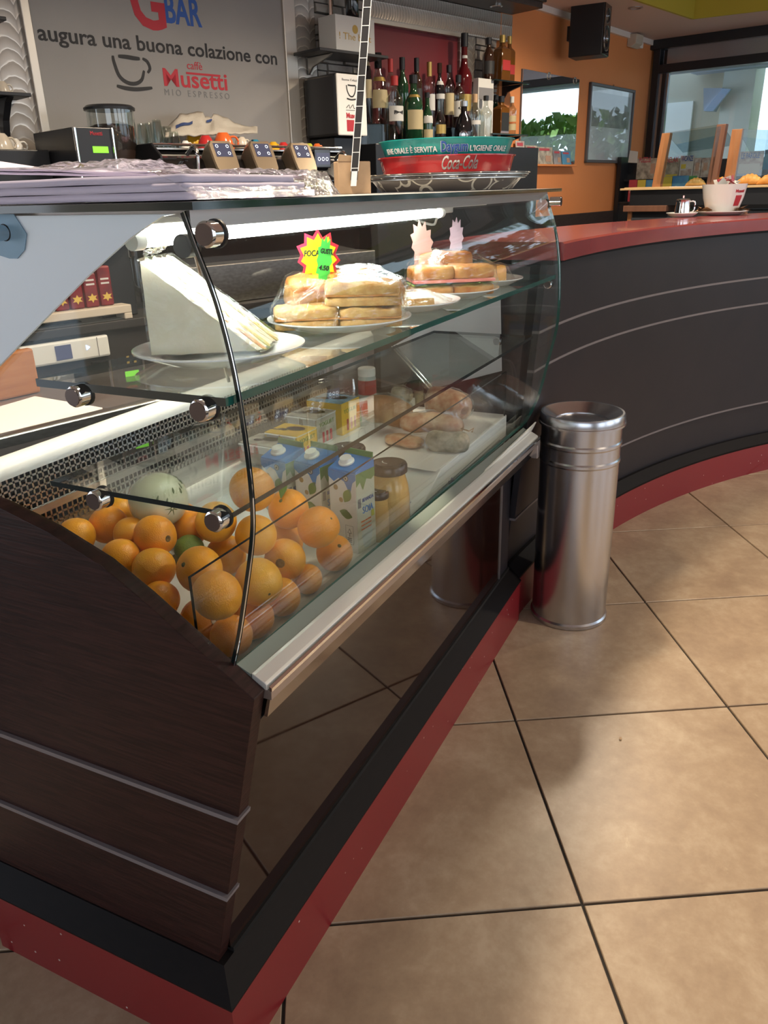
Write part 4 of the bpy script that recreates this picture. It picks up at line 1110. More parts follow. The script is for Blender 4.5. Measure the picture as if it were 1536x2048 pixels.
yogurt(592, 872, yz, .078, .105, .045, radians(-3), 'pack_yellow', 'pack_blue', 'yellow and blue yogurt pack by the grille, behind the twin pots')
yogurt(651, 897, yz, .082, .092, .070, radians(-3), 'pack_grey', 'pack_grey', 'grey printed yogurt pack between the two yellow ones', 'YOGURT')
yogurt(660, 852, yz, .082, .105, .060, radians(-3), 'pack_grey', 'pack_yellow', 'flat grey topped pack at the very back by the grille', pots=False)
yogurt(700, 872, yz, .085, .105, .078, radians(-3), 'pack_blue', 'pack_yellow', 'tall yellow yogurt pack beside the green capped bottle', 'YOGURT', pots=False)

# ================================================================== jars
def jar(px, py, z0, r, hgt, m, label, lid_r=None):
    p = onZ(px, py, z0) if px else Vector((*py, z0)); lr = lid_r or r * .86
    t = thing('preserve_jar', label, 'jar', (p.x, p.y, z0), 0, 'preserve jars with brown lids')
    obj('jar_glass', MB().lathe([(r * .80, 0), (r * .93, .004), (r, hgt * .22), (r, hgt * .52), (r * .92, hgt * .70), (lr * .93, hgt * .82), (lr * .93, hgt * .88)], 32), m, t, 50)
    obj('jar_lid', MB().lathe([(lr * 1.0, hgt * .86), (lr * 1.05, hgt * .87), (lr * 1.05, hgt * .96), (lr * .99, hgt * .985), (lr * .80, hgt * .975), (lr * .76, hgt * .995), (0.0001, hgt)], 36, cap=False), 'lid_brown', t, 40)
    b = MB().lathe([(r * 1.004, hgt * .18), (r * 1.004, hgt * .5)], 16, cap=False, a0=-1.0, a1=-0.2); lb = obj('paper_label', b, 'label_white', t, 50)
    b = MB()
    for k in range(5): b.lathe([(r * 1.008, hgt * (.22 + .05 * k)), (r * 1.008, hgt * (.235 + .05 * k))], 8, cap=False, a0=-.9, a1=-.35)
    o = obj('label_lines', b, 'ink_grey', lb); o['kind'] = 'stuff'
    b = MB().lathe([(lr * .30, hgt * 1.002), (lr * .36, hgt * 1.002)], 10, cap=False, a0=1.6, a1=3.4); obj('lid_print', b, 'ink_white', t)
    return t
jar(780, 1062, 0.6405, 0.046, 0.165, 'honey', 'large honey coloured jar with brown lid, right behind the soy carton')
jar(758, 1078, 0.6405, 0.024, 0.115, 'honey', 'slim jar squeezed between soy carton and the large honey jar', 0.0235)
jar(None, (0.905, 0.235), 0.6405, 0.047, 0.150, 'jam', 'wide dark lidded jar behind the middle carton')

# ================================================================== packs of cold cuts and purple sachets
def sack(name, label, cat, pts, rad, m, film=True, group=None, seed=1, flat=.7, film_scale=1.12):
    t = thing(name, label, cat, pts[0], 0, group)
    n = 22; path = catmull(pts, 6); base = Vector(pts[0])
    def body(sc, amp, fr):
        b = MB(); rings = []
        for i, p in enumerate(path):
            s = i / (len(path) - 1)
            a = (path[min(i + 1, len(path) - 1)] - path[max(0, i - 1)]); a.normalize()
            sd = a.cross(Vector((0, 0, 1))).normalized(); up = sd.cross(a)
            rr = rad * sc * (max(.12, 1 - abs(2 * s - 1) ** 4.0)) ** .5
            ring = []
            for k in range(n):
                an = 2 * pi * k / n; d = sd * cos(an) + up * sin(an) * flat
                q = p - base + d * rr; q += d * amp * noise.noise((q + Vector((seed, seed, 0))) * fr)
                ring.append(q)
            rings.append(ring)
        b.loft(rings); return b
    obj('contents', body(1, .006, 28), m, t, 60)
    if film: obj('cling_film', body(film_scale, .010, 45), 'film', t, 60)
    return t
RB = 0.7155
def zc(px, py, z): return tuple(onZ(px, py, z))
sack('salami', 'greyish mould coated salami, lowest of the wrapped meats', 'salami', [zc(855, 878, RB + .024), zc(900, 884, RB + .024), zc(938, 884, RB + .022)], .034, 'salami', False, None, 3, .85)
s1 = sack('cured_sausage', 'cured sausage in film tied with a string, above the grey salami', 'sausage', [zc(800, 845, RB + .055), zc(865, 845, RB + .055), zc(925, 856, RB + .048)], .034, 'cured_meat', True, None, 5, .8)
b = MB().tube([Vector(zc(922, 857, RB + .05)), Vector(zc(938, 862, RB + .052)), Vector(zc(948, 856, RB + .055)), Vector(zc(944, 864, RB + .05))], .0018, 5); world_child(obj('tie_string', b, 'cardboard', None, 60), s1)
sack('wrapped_ham', 'large film wrapped piece of meat at the back right of the tub', 'meat', [zc(850, 800, RB + .065), zc(890, 805, RB + .06), zc(930, 822, RB + .05)], .050, 'cured_meat', True, None, 8, .85)
sack('wrapped_loaf', 'orange brown loaf in clear film behind the green capped bottle', 'loaf', [zc(735, 815, RB + .07), zc(775, 820, RB + .07), zc(822, 835, RB + .05)], .052, 'loaf', True, None, 11, .75)
sack('cold_cut_pack', 'crumpled clear pack of cold cuts behind the large jar lid', 'cold cuts', [zc(770, 880, RB + .012), zc(800, 878, RB + .014), zc(840, 890, RB + .012)], .036, 'cured_meat', True, None, 14, .35)
sack('herb_pack', 'small brown bundle of dried herbs in film at the far back', 'herbs', [zc(782, 788, RB + .08), zc(800, 788, RB + .08), zc(825, 795, RB + .07)], .025, 'salami', True, None, 15, .8)
# lying bottle with green cap
p0, p1 = Vector(zc(690, 830, RB + .045)), Vector(zc(735, 822, RB + .05))
t = thing('lying_bottle', 'clear lying bottle with a bright green ring and white cap', 'bottle', p0)
dd = (p1 - p0); q = Vector((0, 0, 1)).rotation_difference(dd.normalized()); t.rotation_mode = 'QUATERNION'; t.rotation_quaternion = q
L = dd.length
obj('bottle_end', MB().lathe([(.022, 0), (.030, .006), (.033, .02), (.033, L * .3)], 24), 'glass_clear', t, 50)
obj('green_ring', MB().lathe([(.0345, L * .28), (.0355, L * .30), (.0355, L * .58), (.0345, L * .60)], 24), 'green_cap', t, 50)
obj('bottle_neck', MB().lathe([(.034, L * .6), (.033, L * .85), (.030, L * 1.0)], 24), 'pot_white', t, 50)
# white capped shaker at the back
p = onX(733, 735, 1.45)
t = thing('sauce_shaker', 'upright clear jar with a white cap and a red label at the back', 'jar', (p.x, p.y, RB))
H = p.z - RB
obj('shaker_body', MB().lathe([(.027, 0), (.028, .004), (.028, H - .035), (.024, H - .022)], 24), 'glass_print', t, 50)
obj('red_label', MB().lathe([(.0285, H * .42), (.0285, H * .74)], 24, cap=False), 'label_red', t, 50)
obj('white_cap', MB().lathe([(.027, H - .024), (.027, H - .003), (.024, H), (0.0001, H)], 24, cap=False), 'white_plastic', t, 40)
# purple printed sachets by the front glass
for k, (px, py, rz, lb) in enumerate(((838, 975, .5, 'dark purple printed sachet lying by the front glass right of the jar'), (800, 1010, -.2, 'purple sachet tucked under the big honey jar'), (868, 958, .9, 'folded purple sachet end nearest the white board'))):
    p = onZ(px, py, .655); b = MB()
    b.grid(lambda u, v: ((u - .5) * .12, (v - .5) * .055, .008 + .010 * noise.noise(Vector((u * 5, v * 3, k * 3.1))) - .012 * (2 * u - 1) ** 4 * .4), 14, 6)
    o = tag(obj('purple_sachet', b, 'purple_pack', None, 60), lb, 'sachet', 'purple sachets'); o.location = (p.x, p.y, .652 + .004 * k); o.rotation_euler = (0, 0, rz)
    s = o.modifiers.new('thick', 'SOLIDIFY'); s.thickness = .008; s.offset = 0
# white sheet of paper on the riser
b = MB(); q = [(1.005, .050), (1.56, .050), (1.56, .30), (1.02, .33)]; b.loft([[(x, y, RB) for x, y in q], [(x, y, RB + .0008) for x, y in q]])
tag(obj('paper_sheet', b, 'paper'), 'white sheet of paper under the wrapped meats', 'paper')

# ================================================================== plates and sandwiches on the upper shelf
SZ = 1.1405
def plate(x, y, r, label, sx=1.0, sy=1.0, rz=0.0):
    t = tag(obj('plate', MB().lathe([(0.0001, .0045), (r * .62, .005), (r * .70, .008), (r * .97, .0185), (r, .0185), (r, .0165), (r * .72, .003), (r * .62, 0), (0.0001, 0)], 44, cap=False, sx=sx, sy=sy), 'porcelain', None, 45), label, 'plate', 'white plates on the upper glass shelf')
    t.location = (x, y, SZ + DR(x)); t.rotation_euler = (0, 0, rz); return t
plate(.232, .062, .116, 'white plate under the big triangular sandwich, nearest the end glass', 1.03, .98, radians(-42))
plate(.545, .042, .122, 'white plate under the wrapped focaccia with the star sign', 1.02, .96, radians(-60))
plate(.800, .030, .108, 'white plate covered in crumpled film, between the two focaccia plates')
plate(1.030, .028, .112, 'white plate under the ham filled rolls with the pink sign')
plate(1.275, .030, .098, 'white plate at the far end of the shelf with the small wrapped pastry')

# --- tall triangular sandwich
A = onZ(302, 712, SZ + .010); Bq = onZ(520, 703, SZ + .010)
ux = (Bq - A); Lx = ux.length; ux.normalize(); uy = (onZ(562, 668, SZ + .0095) - onZ(505, 703, SZ + .0095)); uy.z = 0; uy.normalize()
ap = A.copy(); HZ = 0.0
nf = Vector((-ux.y, ux.x, 0)); d = ray(278, 522); tt = (A - CAM_P).dot(nf) / d.dot(nf); ap = CAM_P + d * tt; HZ = ap.z - A.z; ax = (ap - A).dot(ux)
t = thing('tramezzino', 'tall triangular white bread sandwich in film on the plate nearest the end glass', 'sandwich', A)
def tri(s0, s1, m, name, infl=0.0, bulge=0.0):
    b = MB(); rings = []; n = 14
    def P(u, v):   # u 0..1 along base, v 0..1 up, triangle
        return ux * (ax * v + (Lx - 0) * u * (1 - v)) + Vector((0, 0, HZ * v))
    outline = [(0, 0)]
    loop = [P(u / n, 0) for u in range(n + 1)] + [P(1, v / n) for v in range(1, n)] + [P(0, 1)] + [P(0, 1 - v / n) for v in range(1, n)]
    cen = P(.33, .33)
    def ring(s, sc):
        out = []
        for p in loop:
            q = cen + (p - cen) * sc + uy * s
            q += uy * (.0022 * noise.noise(q * 30)) + (p - cen).normalized() * (.003 * noise.noise(q * 45 + Vector((s * 99, 0, 0))))
            out.append(q)
        return out
    b.loft([ring(s0, .985 + infl), ring(s0 + (s1 - s0) * .15, 1.0 + infl), ring(s0 + (s1 - s0) * .85, 1.0 + infl + bulge), ring(s1, .985 + infl)])
    return obj(name, b, m, t, 50)
s0_ = 0.0
for w_, mm_ in ((.019, 0), (.008, 1), (.014, 0), (.009, 2), (.018, 0), (.017, 0), (.008, 2), (.016, 0)):
    if mm_: tri(s0_ - .001, s0_ + w_ + .001, ('', 'filling_pink', 'filling_egg')[mm_], 'filling', .012)
    else: tri(s0_, s0_ + w_, 'bread_white', 'bread_slice', -.012)
    s0_ += w_
tri(-.003, s0_ + .003, 'film', 'cling_film', .035)
b = MB().grid(lambda u, v: ap - A + uy * (.02 + .06 * u) + Vector((0, 0, .004 + .010 * v + .006 * noise.noise(Vector((u * 8, v * 4, 0))))) + ux * (.012 * (v - .5) + .008 * noise.noise(Vector((u * 7, v * 6, 3)))), 12, 5)
obj('film_knot', b, 'film_bag', t, 60)

# --- focaccia and rolls: rounded slabs with crust and crumb
def slab_bread(t, c, size, rz, m_top, m_side, name, seed, tilt=0.0, wedge=0.0, sq=7.0, dome=.004):
    b = MB(); n = 12; rings = []
    for s, zz in ((.965, 0), (1.0, .10), (1.0, .55), (.985, .78), (.93, .93), (.72, 1.0), (.35, 1.02)):
        ring = []
        for k in range(4 * n):
            a = 2 * pi * k / (4 * n); ca, sa = cos(a), sin(a)
            q = (abs(ca) ** sq + abs(sa) ** sq) ** (-1 / sq)
            x, y = ca * q * size[0] / 2 * s, sa * q * size[1] / 2 * s
            z = zz * size[2] * (1 - wedge * (x / size[0]))
            p3 = Vector((x * 38 + seed, y * 38, z * 30)); nn = noise.noise(p3); n2 = noise.noise(p3 * 2.7)
            e = 1 + .025 * nn
            ring.append((x * e, y * e, z + (dome * nn + .0015 * n2) * (zz > .6)))
        rings.append(ring)
    b.loft(rings, mi=0)
    b.mi = [0 if min(b.v[k][2] for k in f) > size[2] * .60 * (1 - abs(wedge) * .4) else 1 for f in b.f]
    o = obj(name, b, [m_top, m_side], t, 60); o.location = c; o.rotation_euler = (tilt, 0, rz); return o
def sliced(t, c, size, rz, top, fill, seed, tilt=0.0, wedge=0.0):
    """a slice cut open: lower bread, filling, upper bread"""
    h_ = size[2]; x, y, z = c
    slab_bread(t, (x, y, z), (size[0], size[1], h_ * .42), rz, 'crumb', 'crumb', 'lower_bread', seed, tilt, 0, 9, .001)
    b = MB().box2((-size[0] * .49, -size[1] * .49, 0), (size[0] * .49, size[1] * .49, h_ * .10)); o = obj('filling', b, fill, t, None, .001); o.location = (x, y, z + h_ * .42); o.rotation_euler = (tilt, 0, rz)
    slab_bread(t, (x, y, z + h_ * .50), (size[0], size[1], h_ * .50), rz, top, 'crumb', 'upper_bread', seed + 3, tilt, wedge, 8)
def film_hull(t, rim, seed, grow=.004):
    """cling film: taut hull over the food of thing t, tucked down to a rim ellipse on the plate"""
    bm = bmesh.new()
    for ch in t.children:
        mw = Matrix.Translation(ch.location) @ ch.rotation_euler.to_matrix().to_4x4()
        for v in ch.data.vertices:
            q = mw @ v.co; bm.verts.new(q + Vector((q.x, q.y, 0)).normalized() * grow + Vector((0, 0, grow)))
    for k in range(20):
        a = 2 * pi * k / 20; bm.verts.new((rim[0] * cos(a) * (1 + .08 * random.random()), rim[1] * sin(a) * (1 + .08 * random.random()), .004))
    r = bmesh.ops.convex_hull(bm, input=bm.verts)
    bmesh.ops.delete(bm, geom=list({g for g in r['geom_interior'] + r['geom_unused'] if isinstance(g, bmesh.types.BMVert)}), context='VERTS')
    bmesh.ops.delete(bm, geom=[f for f in bm.faces if f.normal.z < -.7], context='FACES')
    bmesh.ops.triangulate(bm, faces=bm.faces)
    for _ in range(2):
        ed = [e for e in bm.edges if e.calc_length() > .014]
        bmesh.ops.subdivide_edges(bm, edges=ed, cuts=1); bmesh.ops.triangulate(bm, faces=bm.faces)
    for v in bm.verts:
        q = v.co; n1 = noise.noise(q * 38 + Vector((seed, 0, 0))); n2 = noise.noise(q * 90 + Vector((0, seed, 0)))
        v.co = q + v.normal * (.0045 * n1 + .0022 * n2 - .001)
    me = bpy.data.meshes.new('cling_film'); bm.to_mesh(me); bm.free(); me.materials.append(M['film'])
    me.polygons.foreach_set('use_smooth', [True] * len(me.polygons)); me.set_sharp_from_angle(angle=radians(28))
    link('cling_film', me, t)
t = thing('focaccia_sandwich', 'film wrapped focaccia slices stacked on the plate with the star sign', 'sandwich', (.545, .042, SZ + .006 + DR(.545)), radians(-58))
sliced(t, (-.058, -.018, 0), (.108, .080, .034), .06, 'crumb', 'crust', 2)
sliced(t, (.052, -.020, 0), (.106, .082, .032), -.10, 'crumb', 'crust', 9)
sliced(t, (.040, -.018, .034), (.125, .076, .036), -.12, 'crumb', 'crust', 5, 0, .45)
slab_bread(t, (-.050, .030, .030), (.085, .060, .046), .35, 'crust', 'crumb', 'focaccia_slice', 7, .35, 0, 4)
slab_bread(t, (.030, .048, .034), (.090, .060, .048), -.2, 'crust', 'crust', 'focaccia_slice', 12, .30, 0, 4, .008)
slab_bread(t, (.085, .035, .030), (.060, .055, .036), .3, 'crust', 'crust', 'focaccia_slice', 15, .25, 0, 3.5, .008)
b = MB().grid(lambda u, v: (-.012 + .02 * u, -.03 + .05 * v, .030 + .02 * u + .006 * noise.noise(Vector((u * 5, v * 9, 1)))), 6, 8); obj('lettuce_leaf', b, 'lettuce', t, 60)
film_hull(t, (.112, .090), 4)
t = thing('wrapped_sandwich', 'flat crumpled film parcel on the plate between the focaccia plates', 'sandwich', (.800, .030, SZ + .006 + DR(.8)), radians(-58))
slab_bread(t, (0, .01, 0), (.11, .08, .022), 0, 'bread_white', 'crumb', 'bread_slice', 21)
film_hull(t, (.098, .085), 9)
t = thing('filled_roll', 'pair of golden rolls filled with ham and salad under film', 'sandwich', (1.030, .028, SZ + .006 + DR(1.03)), radians(-55))
for k, (dx, dy, dz) in enumerate(((-.045, -.012, 0), (.045, -.012, 0))):
    slab_bread(t, (dx, dy, dz), (.094, .085, .022), 0, 'crumb', 'crust', 'bread_bottom', 31 + k, 0, 0, 6, .001)
    b = MB().grid(lambda u, v: (dx + (u - .5) * .096, dy + (v - .5) * .09, .024 + .004 * noise.noise(Vector((u * 9, v * 9, k)))), 10, 10); obj('lettuce_leaf', b, 'lettuce', t, 60)
    b = MB().box((dx, dy, .031), (.092, .088, .007)); obj('ham_slice', b, 'ham', t, None, .002)
    slab_bread(t, (dx, dy, .035), (.097, .088, .026), 0, 'crust', 'crust', 'bread_top', 41 + k, 0, 0, 5)
slab_bread(t, (.0, .055, .03), (.13, .05, .055), .1, 'crust', 'crust', 'bread_top', 44)
film_hull(t, (.105, .085), 14)
t = thing('wrapped_pastry', 'small golden pastry in film on the plate at the far shelf end', 'pastry', (1.275, .030, SZ + .006 + DR(1.275)), radians(-50))
slab_bread(t, (0, 0, 0), (.10, .075, .040), .1, 'croissant', 'croissant', 'pastry_body', 51)
film_hull(t, (.085, .075), 19)

# --- price signs cut as starbursts
FXR = Vector((RIGHT.x, RIGHT.y, 0)).normalized(); FXN = Vector((-FXR.y, FXR.x, 0))
def sign_frame(rot):
    r = Matrix.Rotation(rot, 3, 'Z') @ FXR; return r, Vector((-r.y, r.x, 0))
def star_sign(px, py, plane_x, r, cols, label, words, pin_to, rot=0.0, sx=1.0, sy=1.0, n=11, roll=0.0, group='starburst price signs', col='ink_black'):
    c = onX(px, py, plane_x); t = thing('price_sign', label, 'price sign', c, 0, group)
    xa, na = sign_frame(rot); up = Vector((0, 0, 1))
    xa2 = xa * cos(roll) + up * sin(roll); up2 = up * cos(roll) - xa * sin(roll)
    def fn(a, b2, q): return xa2 * a + up2 * b2 + na * q
    st0 = random.getstate(); random.seed(5)
    o = obj('card', MB().star(n, r * .76, r, fn, .0012, sx=sx, sy=sy, jit=.12), cols[0], t)
    if len(cols) > 1:
        random.seed(5); obj('card_face', MB().star(n, r * .62, r * .84, lambda a, b2, q: fn(a, b2, q - .0016), .0012, sx=sx, sy=sy, jit=.12), cols[1], t)
    random.setstate(st0)
    for (w, s, dx, dz, fit) in words:
        text(w, s, c + xa2 * dx + up2 * dz - na * .0022, xa2, up2, col, t, fit=fit, shear=.15, bold=.0003)
    pb = Vector(pin_to) - c
    obj('sign_pin', MB().tube([-up * r * sy * .3 + na * .002, -up * r * sy * .8 + na * .002, pb], .0008, 6), 'chrome', t, 60)
    return t
star_sign(638, 515, .560, .0400, ('star_red', 'star_yellow'), 'red and yellow starburst price sign with handwriting on the focaccia', [('FOCACCIA', .0135, -.001, .003, .050)], (.53, .055, SZ + .04), 0.25, 1.0, 1.15)
star_sign(649, 522, .545, .0150, ('star_green',), 'narrow green jagged price sign in front of the red and yellow one', [('GUSTI', .011, .001, .012, .021), ('4.50', .011, -.001, -.015, .019)], (.515, .045, SZ + .05), 0.5, 1.0, 2.7, 12, roll=-.16)
star_sign(845, 490, 1.03, .033, ('star_pink',), 'blank pale pink jagged price sign on the filled rolls', [], (1.03, .03, SZ + .08), 0.5, .9, 1.6, 12, roll=.16)
star_sign(913, 477, 1.22, .024, ('star_lilac',), 'blank lilac jagged price sign at the far end of the shelf', [], (1.22, .03, SZ + .05), 0.5, .9, 2.0, 12)
#--
# ================================================================== things lying on top of the display
TZ = 1.3455
# stack of lilac tissue sheets in a clear bag, near end
ts = thing('tissue_stack', 'stack of lilac wrapping sheets in clear plastic on top of the display', 'wrapping paper', (0.35, 0.16, TZ))
def sheet(fn, nu, nv, name, m, th=0.0, label=None):
    b = MB().grid(fn, nu, nv); o = world_child(obj(name, b, m, None, 60), ts)
    if th:
        s = o.modifiers.new('thick', 'SOLIDIFY'); s.thickness = th; s.offset = -1
    if label: o['label'] = label
    return o
def nz3(x, y, s): return noise.noise(Vector((x, y, s)))
def xend(y): return .335 + 1.55 * (y + .085)
for k in range(3):
    sheet(lambda u, v: (0.03 + (xend(-.072 + .40 * v) - .07 - .02 * k - .03) * u, -0.074 + 0.40 * v + .003 * k, TZ + .0005 + .0085 * (k + 1) + .0012 * nz3(u * 3, v * 4, k)), 14, 8, 'tissue_sheet', 'tissue', .0078, None)
for k in range(2):
    sheet(lambda u, v: (0.10 + (xend(.02 + .36 * v) - .14) * u, 0.04 + 0.33 * v, TZ + .030 + .004 * k + .014 * (v ** 1.3) * (1 - .5 * u) + .003 * nz3(u * 4, v * 3, k + 5)), 26, 10, 'tissue_sheet', 'tissue', .003)
# curled top sheet rising to the left at the back
sheet(lambda u, v: (0.10 + .62 * u, 0.31 + .09 * v + .03 * u, TZ + .030 + (1 - u) ** 1.7 * .040 * (.4 + .6 * v) + .002 * nz3(u * 5, v * 2, 9)), 24, 5, 'tissue_sheet', 'tissue', .003, 'sheet curling up at the back')
def crumple(u, v, s): return .008 * nz3(u * 11, v * 6, s) + .005 * nz3(u * 27, v * 14, s)
def bag(u, v):
    y = -.088 + .44 * v; x = .025 + (xend(y) - .02) * u
    z = TZ + .028 + .018 * v + .5 * crumple(u, v, 2) + (.006 * abs(nz3(u * 22, v * 9, 4)) if u > .35 else 0)
    if v < .14: z = TZ + .0012 + (z - TZ) * (v / .14) ** .6
    if u > .93: z = TZ + .0012 + (z - TZ) * (1 - u) / .07
    return (x, y, max(TZ + .001, z))
sheet(bag, 70, 22, 'plastic_bag', 'film_bag', 0, 'crumpled clear plastic bag')
sheet(lambda u, v: (0.15 + .20 * u, 0.16 + 0.16 * v, TZ + .040 + .012 * sin(pi * u) ** 1.5 + crumple(u, v, 7) * .7), 30, 14, 'plastic_bag', 'film_bag')
# brown card block holding the ladder patterned strip
p = onX(706, 384, 1.0)
t = thing('cardboard_block', 'small brown cardboard box standing beside the trays', 'box', (p.x, p.y, TZ), radians(-35))
b = MB().box2((-.040, -.012, 0), (.040, .012, .066)); obj('box_body', b, 'cardboard', t, None, .002)
b = MB().loft([[(-.040, -.013, .066), (-.004, -.013, .066), (-.004, -.010, .066), (-.040, -.010, .066)], [(-.037, -.014, .083), (-.008, -.014, .079), (-.008, -.012, .079), (-.037, -.012, .083)]]); 
b = MB(); b.loft([[(-.040, -.013, .066), (-.002, -.013, .066), (-.002, -.010, .066), (-.040, -.010, .066)], [(-.037, -.016, .080), (-.006, -.016, .077), (-.006, -.013, .077), (-.037, -.013, .080)]]); obj('box_flap', b, 'cardboard', t)
q0 = onX(707, 372, 0.985); q1 = onX(735, 0, 0.985); dq = (q1 - q0)
t = thing('patterned_strip', 'tall thin black strip with white ladder pattern rising past the bottles', 'strip', q0)
tt = (SOF_Z + .25 - q0.z) / dq.z; q2 = q0 + dq * tt
sd = Vector((RIGHT.x, RIGHT.y, 0)).normalized(); dn = dq.normalized(); nn = sd.cross(dn).normalized()
def sbox(b, s0, s1, w0, w1, f0, f1):
    P = lambda s, w, f: q0 + dn * s + sd * w + nn * f - q0
    b.loft([[P(s0, w0, f0), P(s0, w1, f0), P(s0, w1, f1), P(s0, w0, f1)], [P(s1, w0, f0), P(s1, w1, f0), P(s1, w1, f1), P(s1, w0, f1)]])
Ls = (q2 - q0).length; hw = .0078
b = MB(); sbox(b, 0.012, Ls, -hw, hw, -.002, .002); obj('strip_core', b, 'ink_black', t)
b = MB(); sbox(b, 0.0, .03, -hw * .8, hw * .8, -.003, .003); obj('clip', b, 'chrome', t)
for s in (-1, 1):
    b = MB(); sbox(b, 0.03, Ls, s * hw - .0008, s * hw + .0008, -.003, .003); obj('white_edge', b, 'ink_white', t)
rung = MB(); sbox(rung, -.0007, .0007, -hw, hw, -.003, .003); rme = rung.mesh('rung', [M['ink_white']])
k = 0; s = .036
while s < Ls:
    o = link('rung', rme, t); o.location = dn * s; s += .0285 + .003 * (k % 3 == 0); k += 1
b = MB().box2((-.02, -.02, 0), (.02, .02, .01))
# trays
TC = onX(905, 350, 1.37); TC = Vector((1.335, 0.155, TZ))
ta0 = math.atan2(CAM_P.y - TC.y, CAM_P.x - TC.x)
def bend_on(c, r0, slope, z0, ang0, tilt=None):
    def f(me):
        for v in me.vertices:
            a = ang0 + v.co.x / r0; h_ = v.co.y; r = r0 + slope * (z0 + h_) + v.co.z + .0007
            p = Vector((r * cos(a), r * sin(a), z0 + h_))
            if tilt is not None: p = tilt @ p
            v.co = Vector(c) + p
    return f
pt = thing('stacked_tray', 'patterned silver trays with pale rings at the bottom of the tray stack', 'tray', (TC.x, TC.y, TZ))
obj('tray_body', MB().lathe([(0.0001, .002), (.165, .002), (.186, .026), (.184, .0275), (.163, .004)], 56, cap=False), 'tray_rings', pt, 40)
for k in range(4):
    obj('tray_rim', MB().lathe([(.186 + .006 * k, .026 + .0038 * k), (.197 + .004 * k, .0270 + .0038 * k), (.197 + .004 * k, .0290 + .0038 * k), (.184 + .006 * k, .0285 + .0038 * k)], 56, cap=False), 'tray_rings' if k % 2 else 'steel', pt, 40)
obj('tray_bottom', MB().lathe([(0.0001, .0405), (.20, .0405)], 40, cap=False), 'steel', pt)
z0 = TZ + .042
rt = thing('red_tray', 'red round tray with white script lettering, under the teal tray', 'tray', (TC.x, TC.y, z0))
obj('tray_wall', MB().lathe([(0.0001, 0), (.158, 0), (.1665, .034), (.171, .0345), (.171, .037), (.1645, .037), (.156, .003), (0.0001, .003)], 64, cap=False), 'tray_red', rt, 40)
text('Coca-Cola', .040, None, None, None, 'silver', rt, 'lettering', .084, bend_on(TC + Vector((0, 0, .042)), .158, .25, .006, ta0 + .20), shear=.45, bold=.0006)
text('Co', .036, None, None, None, 'silver', rt, 'lettering', .02, bend_on(TC + Vector((0, 0, .042)), .158, .25, .006, ta0 - 1.30), shear=.45)
z1 = z0 + .0305
tl = Matrix.Rotation(radians(2.2), 3, Vector((cos(ta0 + .2), sin(ta0 + .2), 0)))
tt_ = thing('teal_tray', 'teal round tray with white slogan lettering, topmost of the tray stack', 'tray', (TC.x, TC.y, z1))
o = obj('tray_wall', MB().lathe([(0.0001, .002), (.150, .002), (.1635, .040), (.168, .0405), (.168, .0425), (.161, .0425), (.148, .005), (0.0001, .005)], 64, cap=False), 'tray_teal', tt_, 40)
for body, a, s, m, fit, bd in (('Daygum', .12, .030, 'ink_white', .061, .0014), ('Daygum', .12, .030, 'ink_blue', .059, .0009), ("L'IGIENE ORALE", .72, .0165, 'ink_white', .112, .0003), ('IENE ORALE È SERVITA', -.62, .0165, 'ink_white', .148, .0003)):
    text(body, s, None, None, None, m, tt_, 'lettering', fit, bend_on(TC + Vector((0, 0, z1 - TZ)), .1515 + (.0006 if m == 'ink_blue' else 0), .34, .013, ta0 + a), bold=bd)
#--
# ================================================================== back bar wall: metal trims, stone, red niche
def wall_uv_panel(name, u0, u1, z0, z1, v0, v1, m, label=None, cat=None):
    b = MB(); wall_slab(b, Wp, u0, u1, z0, z1, v0, v1)
    me = b.mesh(name, [M[m]]); uvl = me.uv_layers.new(name='UVMap')
    for l in me.loops:
        u, v, z = wuv(me.vertices[l.vertex_index].co); uvl.data[l.index].uv = (u, z)
    o = link(name, me); o['kind'] = 'structure'; tag(o, label, cat); return o
wall_uv_panel('trim_4', -1.62, -1.165, 0.95, 2.36, -.01, .006, 'swirl_metal', 'swirl brushed metal sheet left of the sign', 'metal sheet')
wall_uv_panel('trim_5', 0.095, 0.215, 0.95, 2.36, -.01, .012, 'swirl_metal', 'swirl brushed metal sheet right of the sign', 'metal sheet')
wall_uv_panel('trim_6', 0.54, 1.70, 2.135, 2.27, -.01, .030, 'swirl_metal_fine', 'swirl brushed metal lintel over the bottles', 'metal sheet')
wall_uv_panel('trim_7', 1.255, 1.385, 1.50, 2.135, -.01, .014, 'swirl_metal', 'swirl brushed metal strip right of the red niche', 'metal sheet')
b = MB(); wall_slab(b, Wp, 0.55, 1.255, 1.50, 2.135, -.011, -.004); struct('wall_niche', b, 'red_wall')
b = MB(); wall_slab(b, Wp, 0.55, 1.26, 2.118, 2.140, .0, .036); struct('trim_8', b, 'alu_frame', 'bright metal edge over the red niche', 'metal edge', bevel=.002)
rnd = random.Random(4)
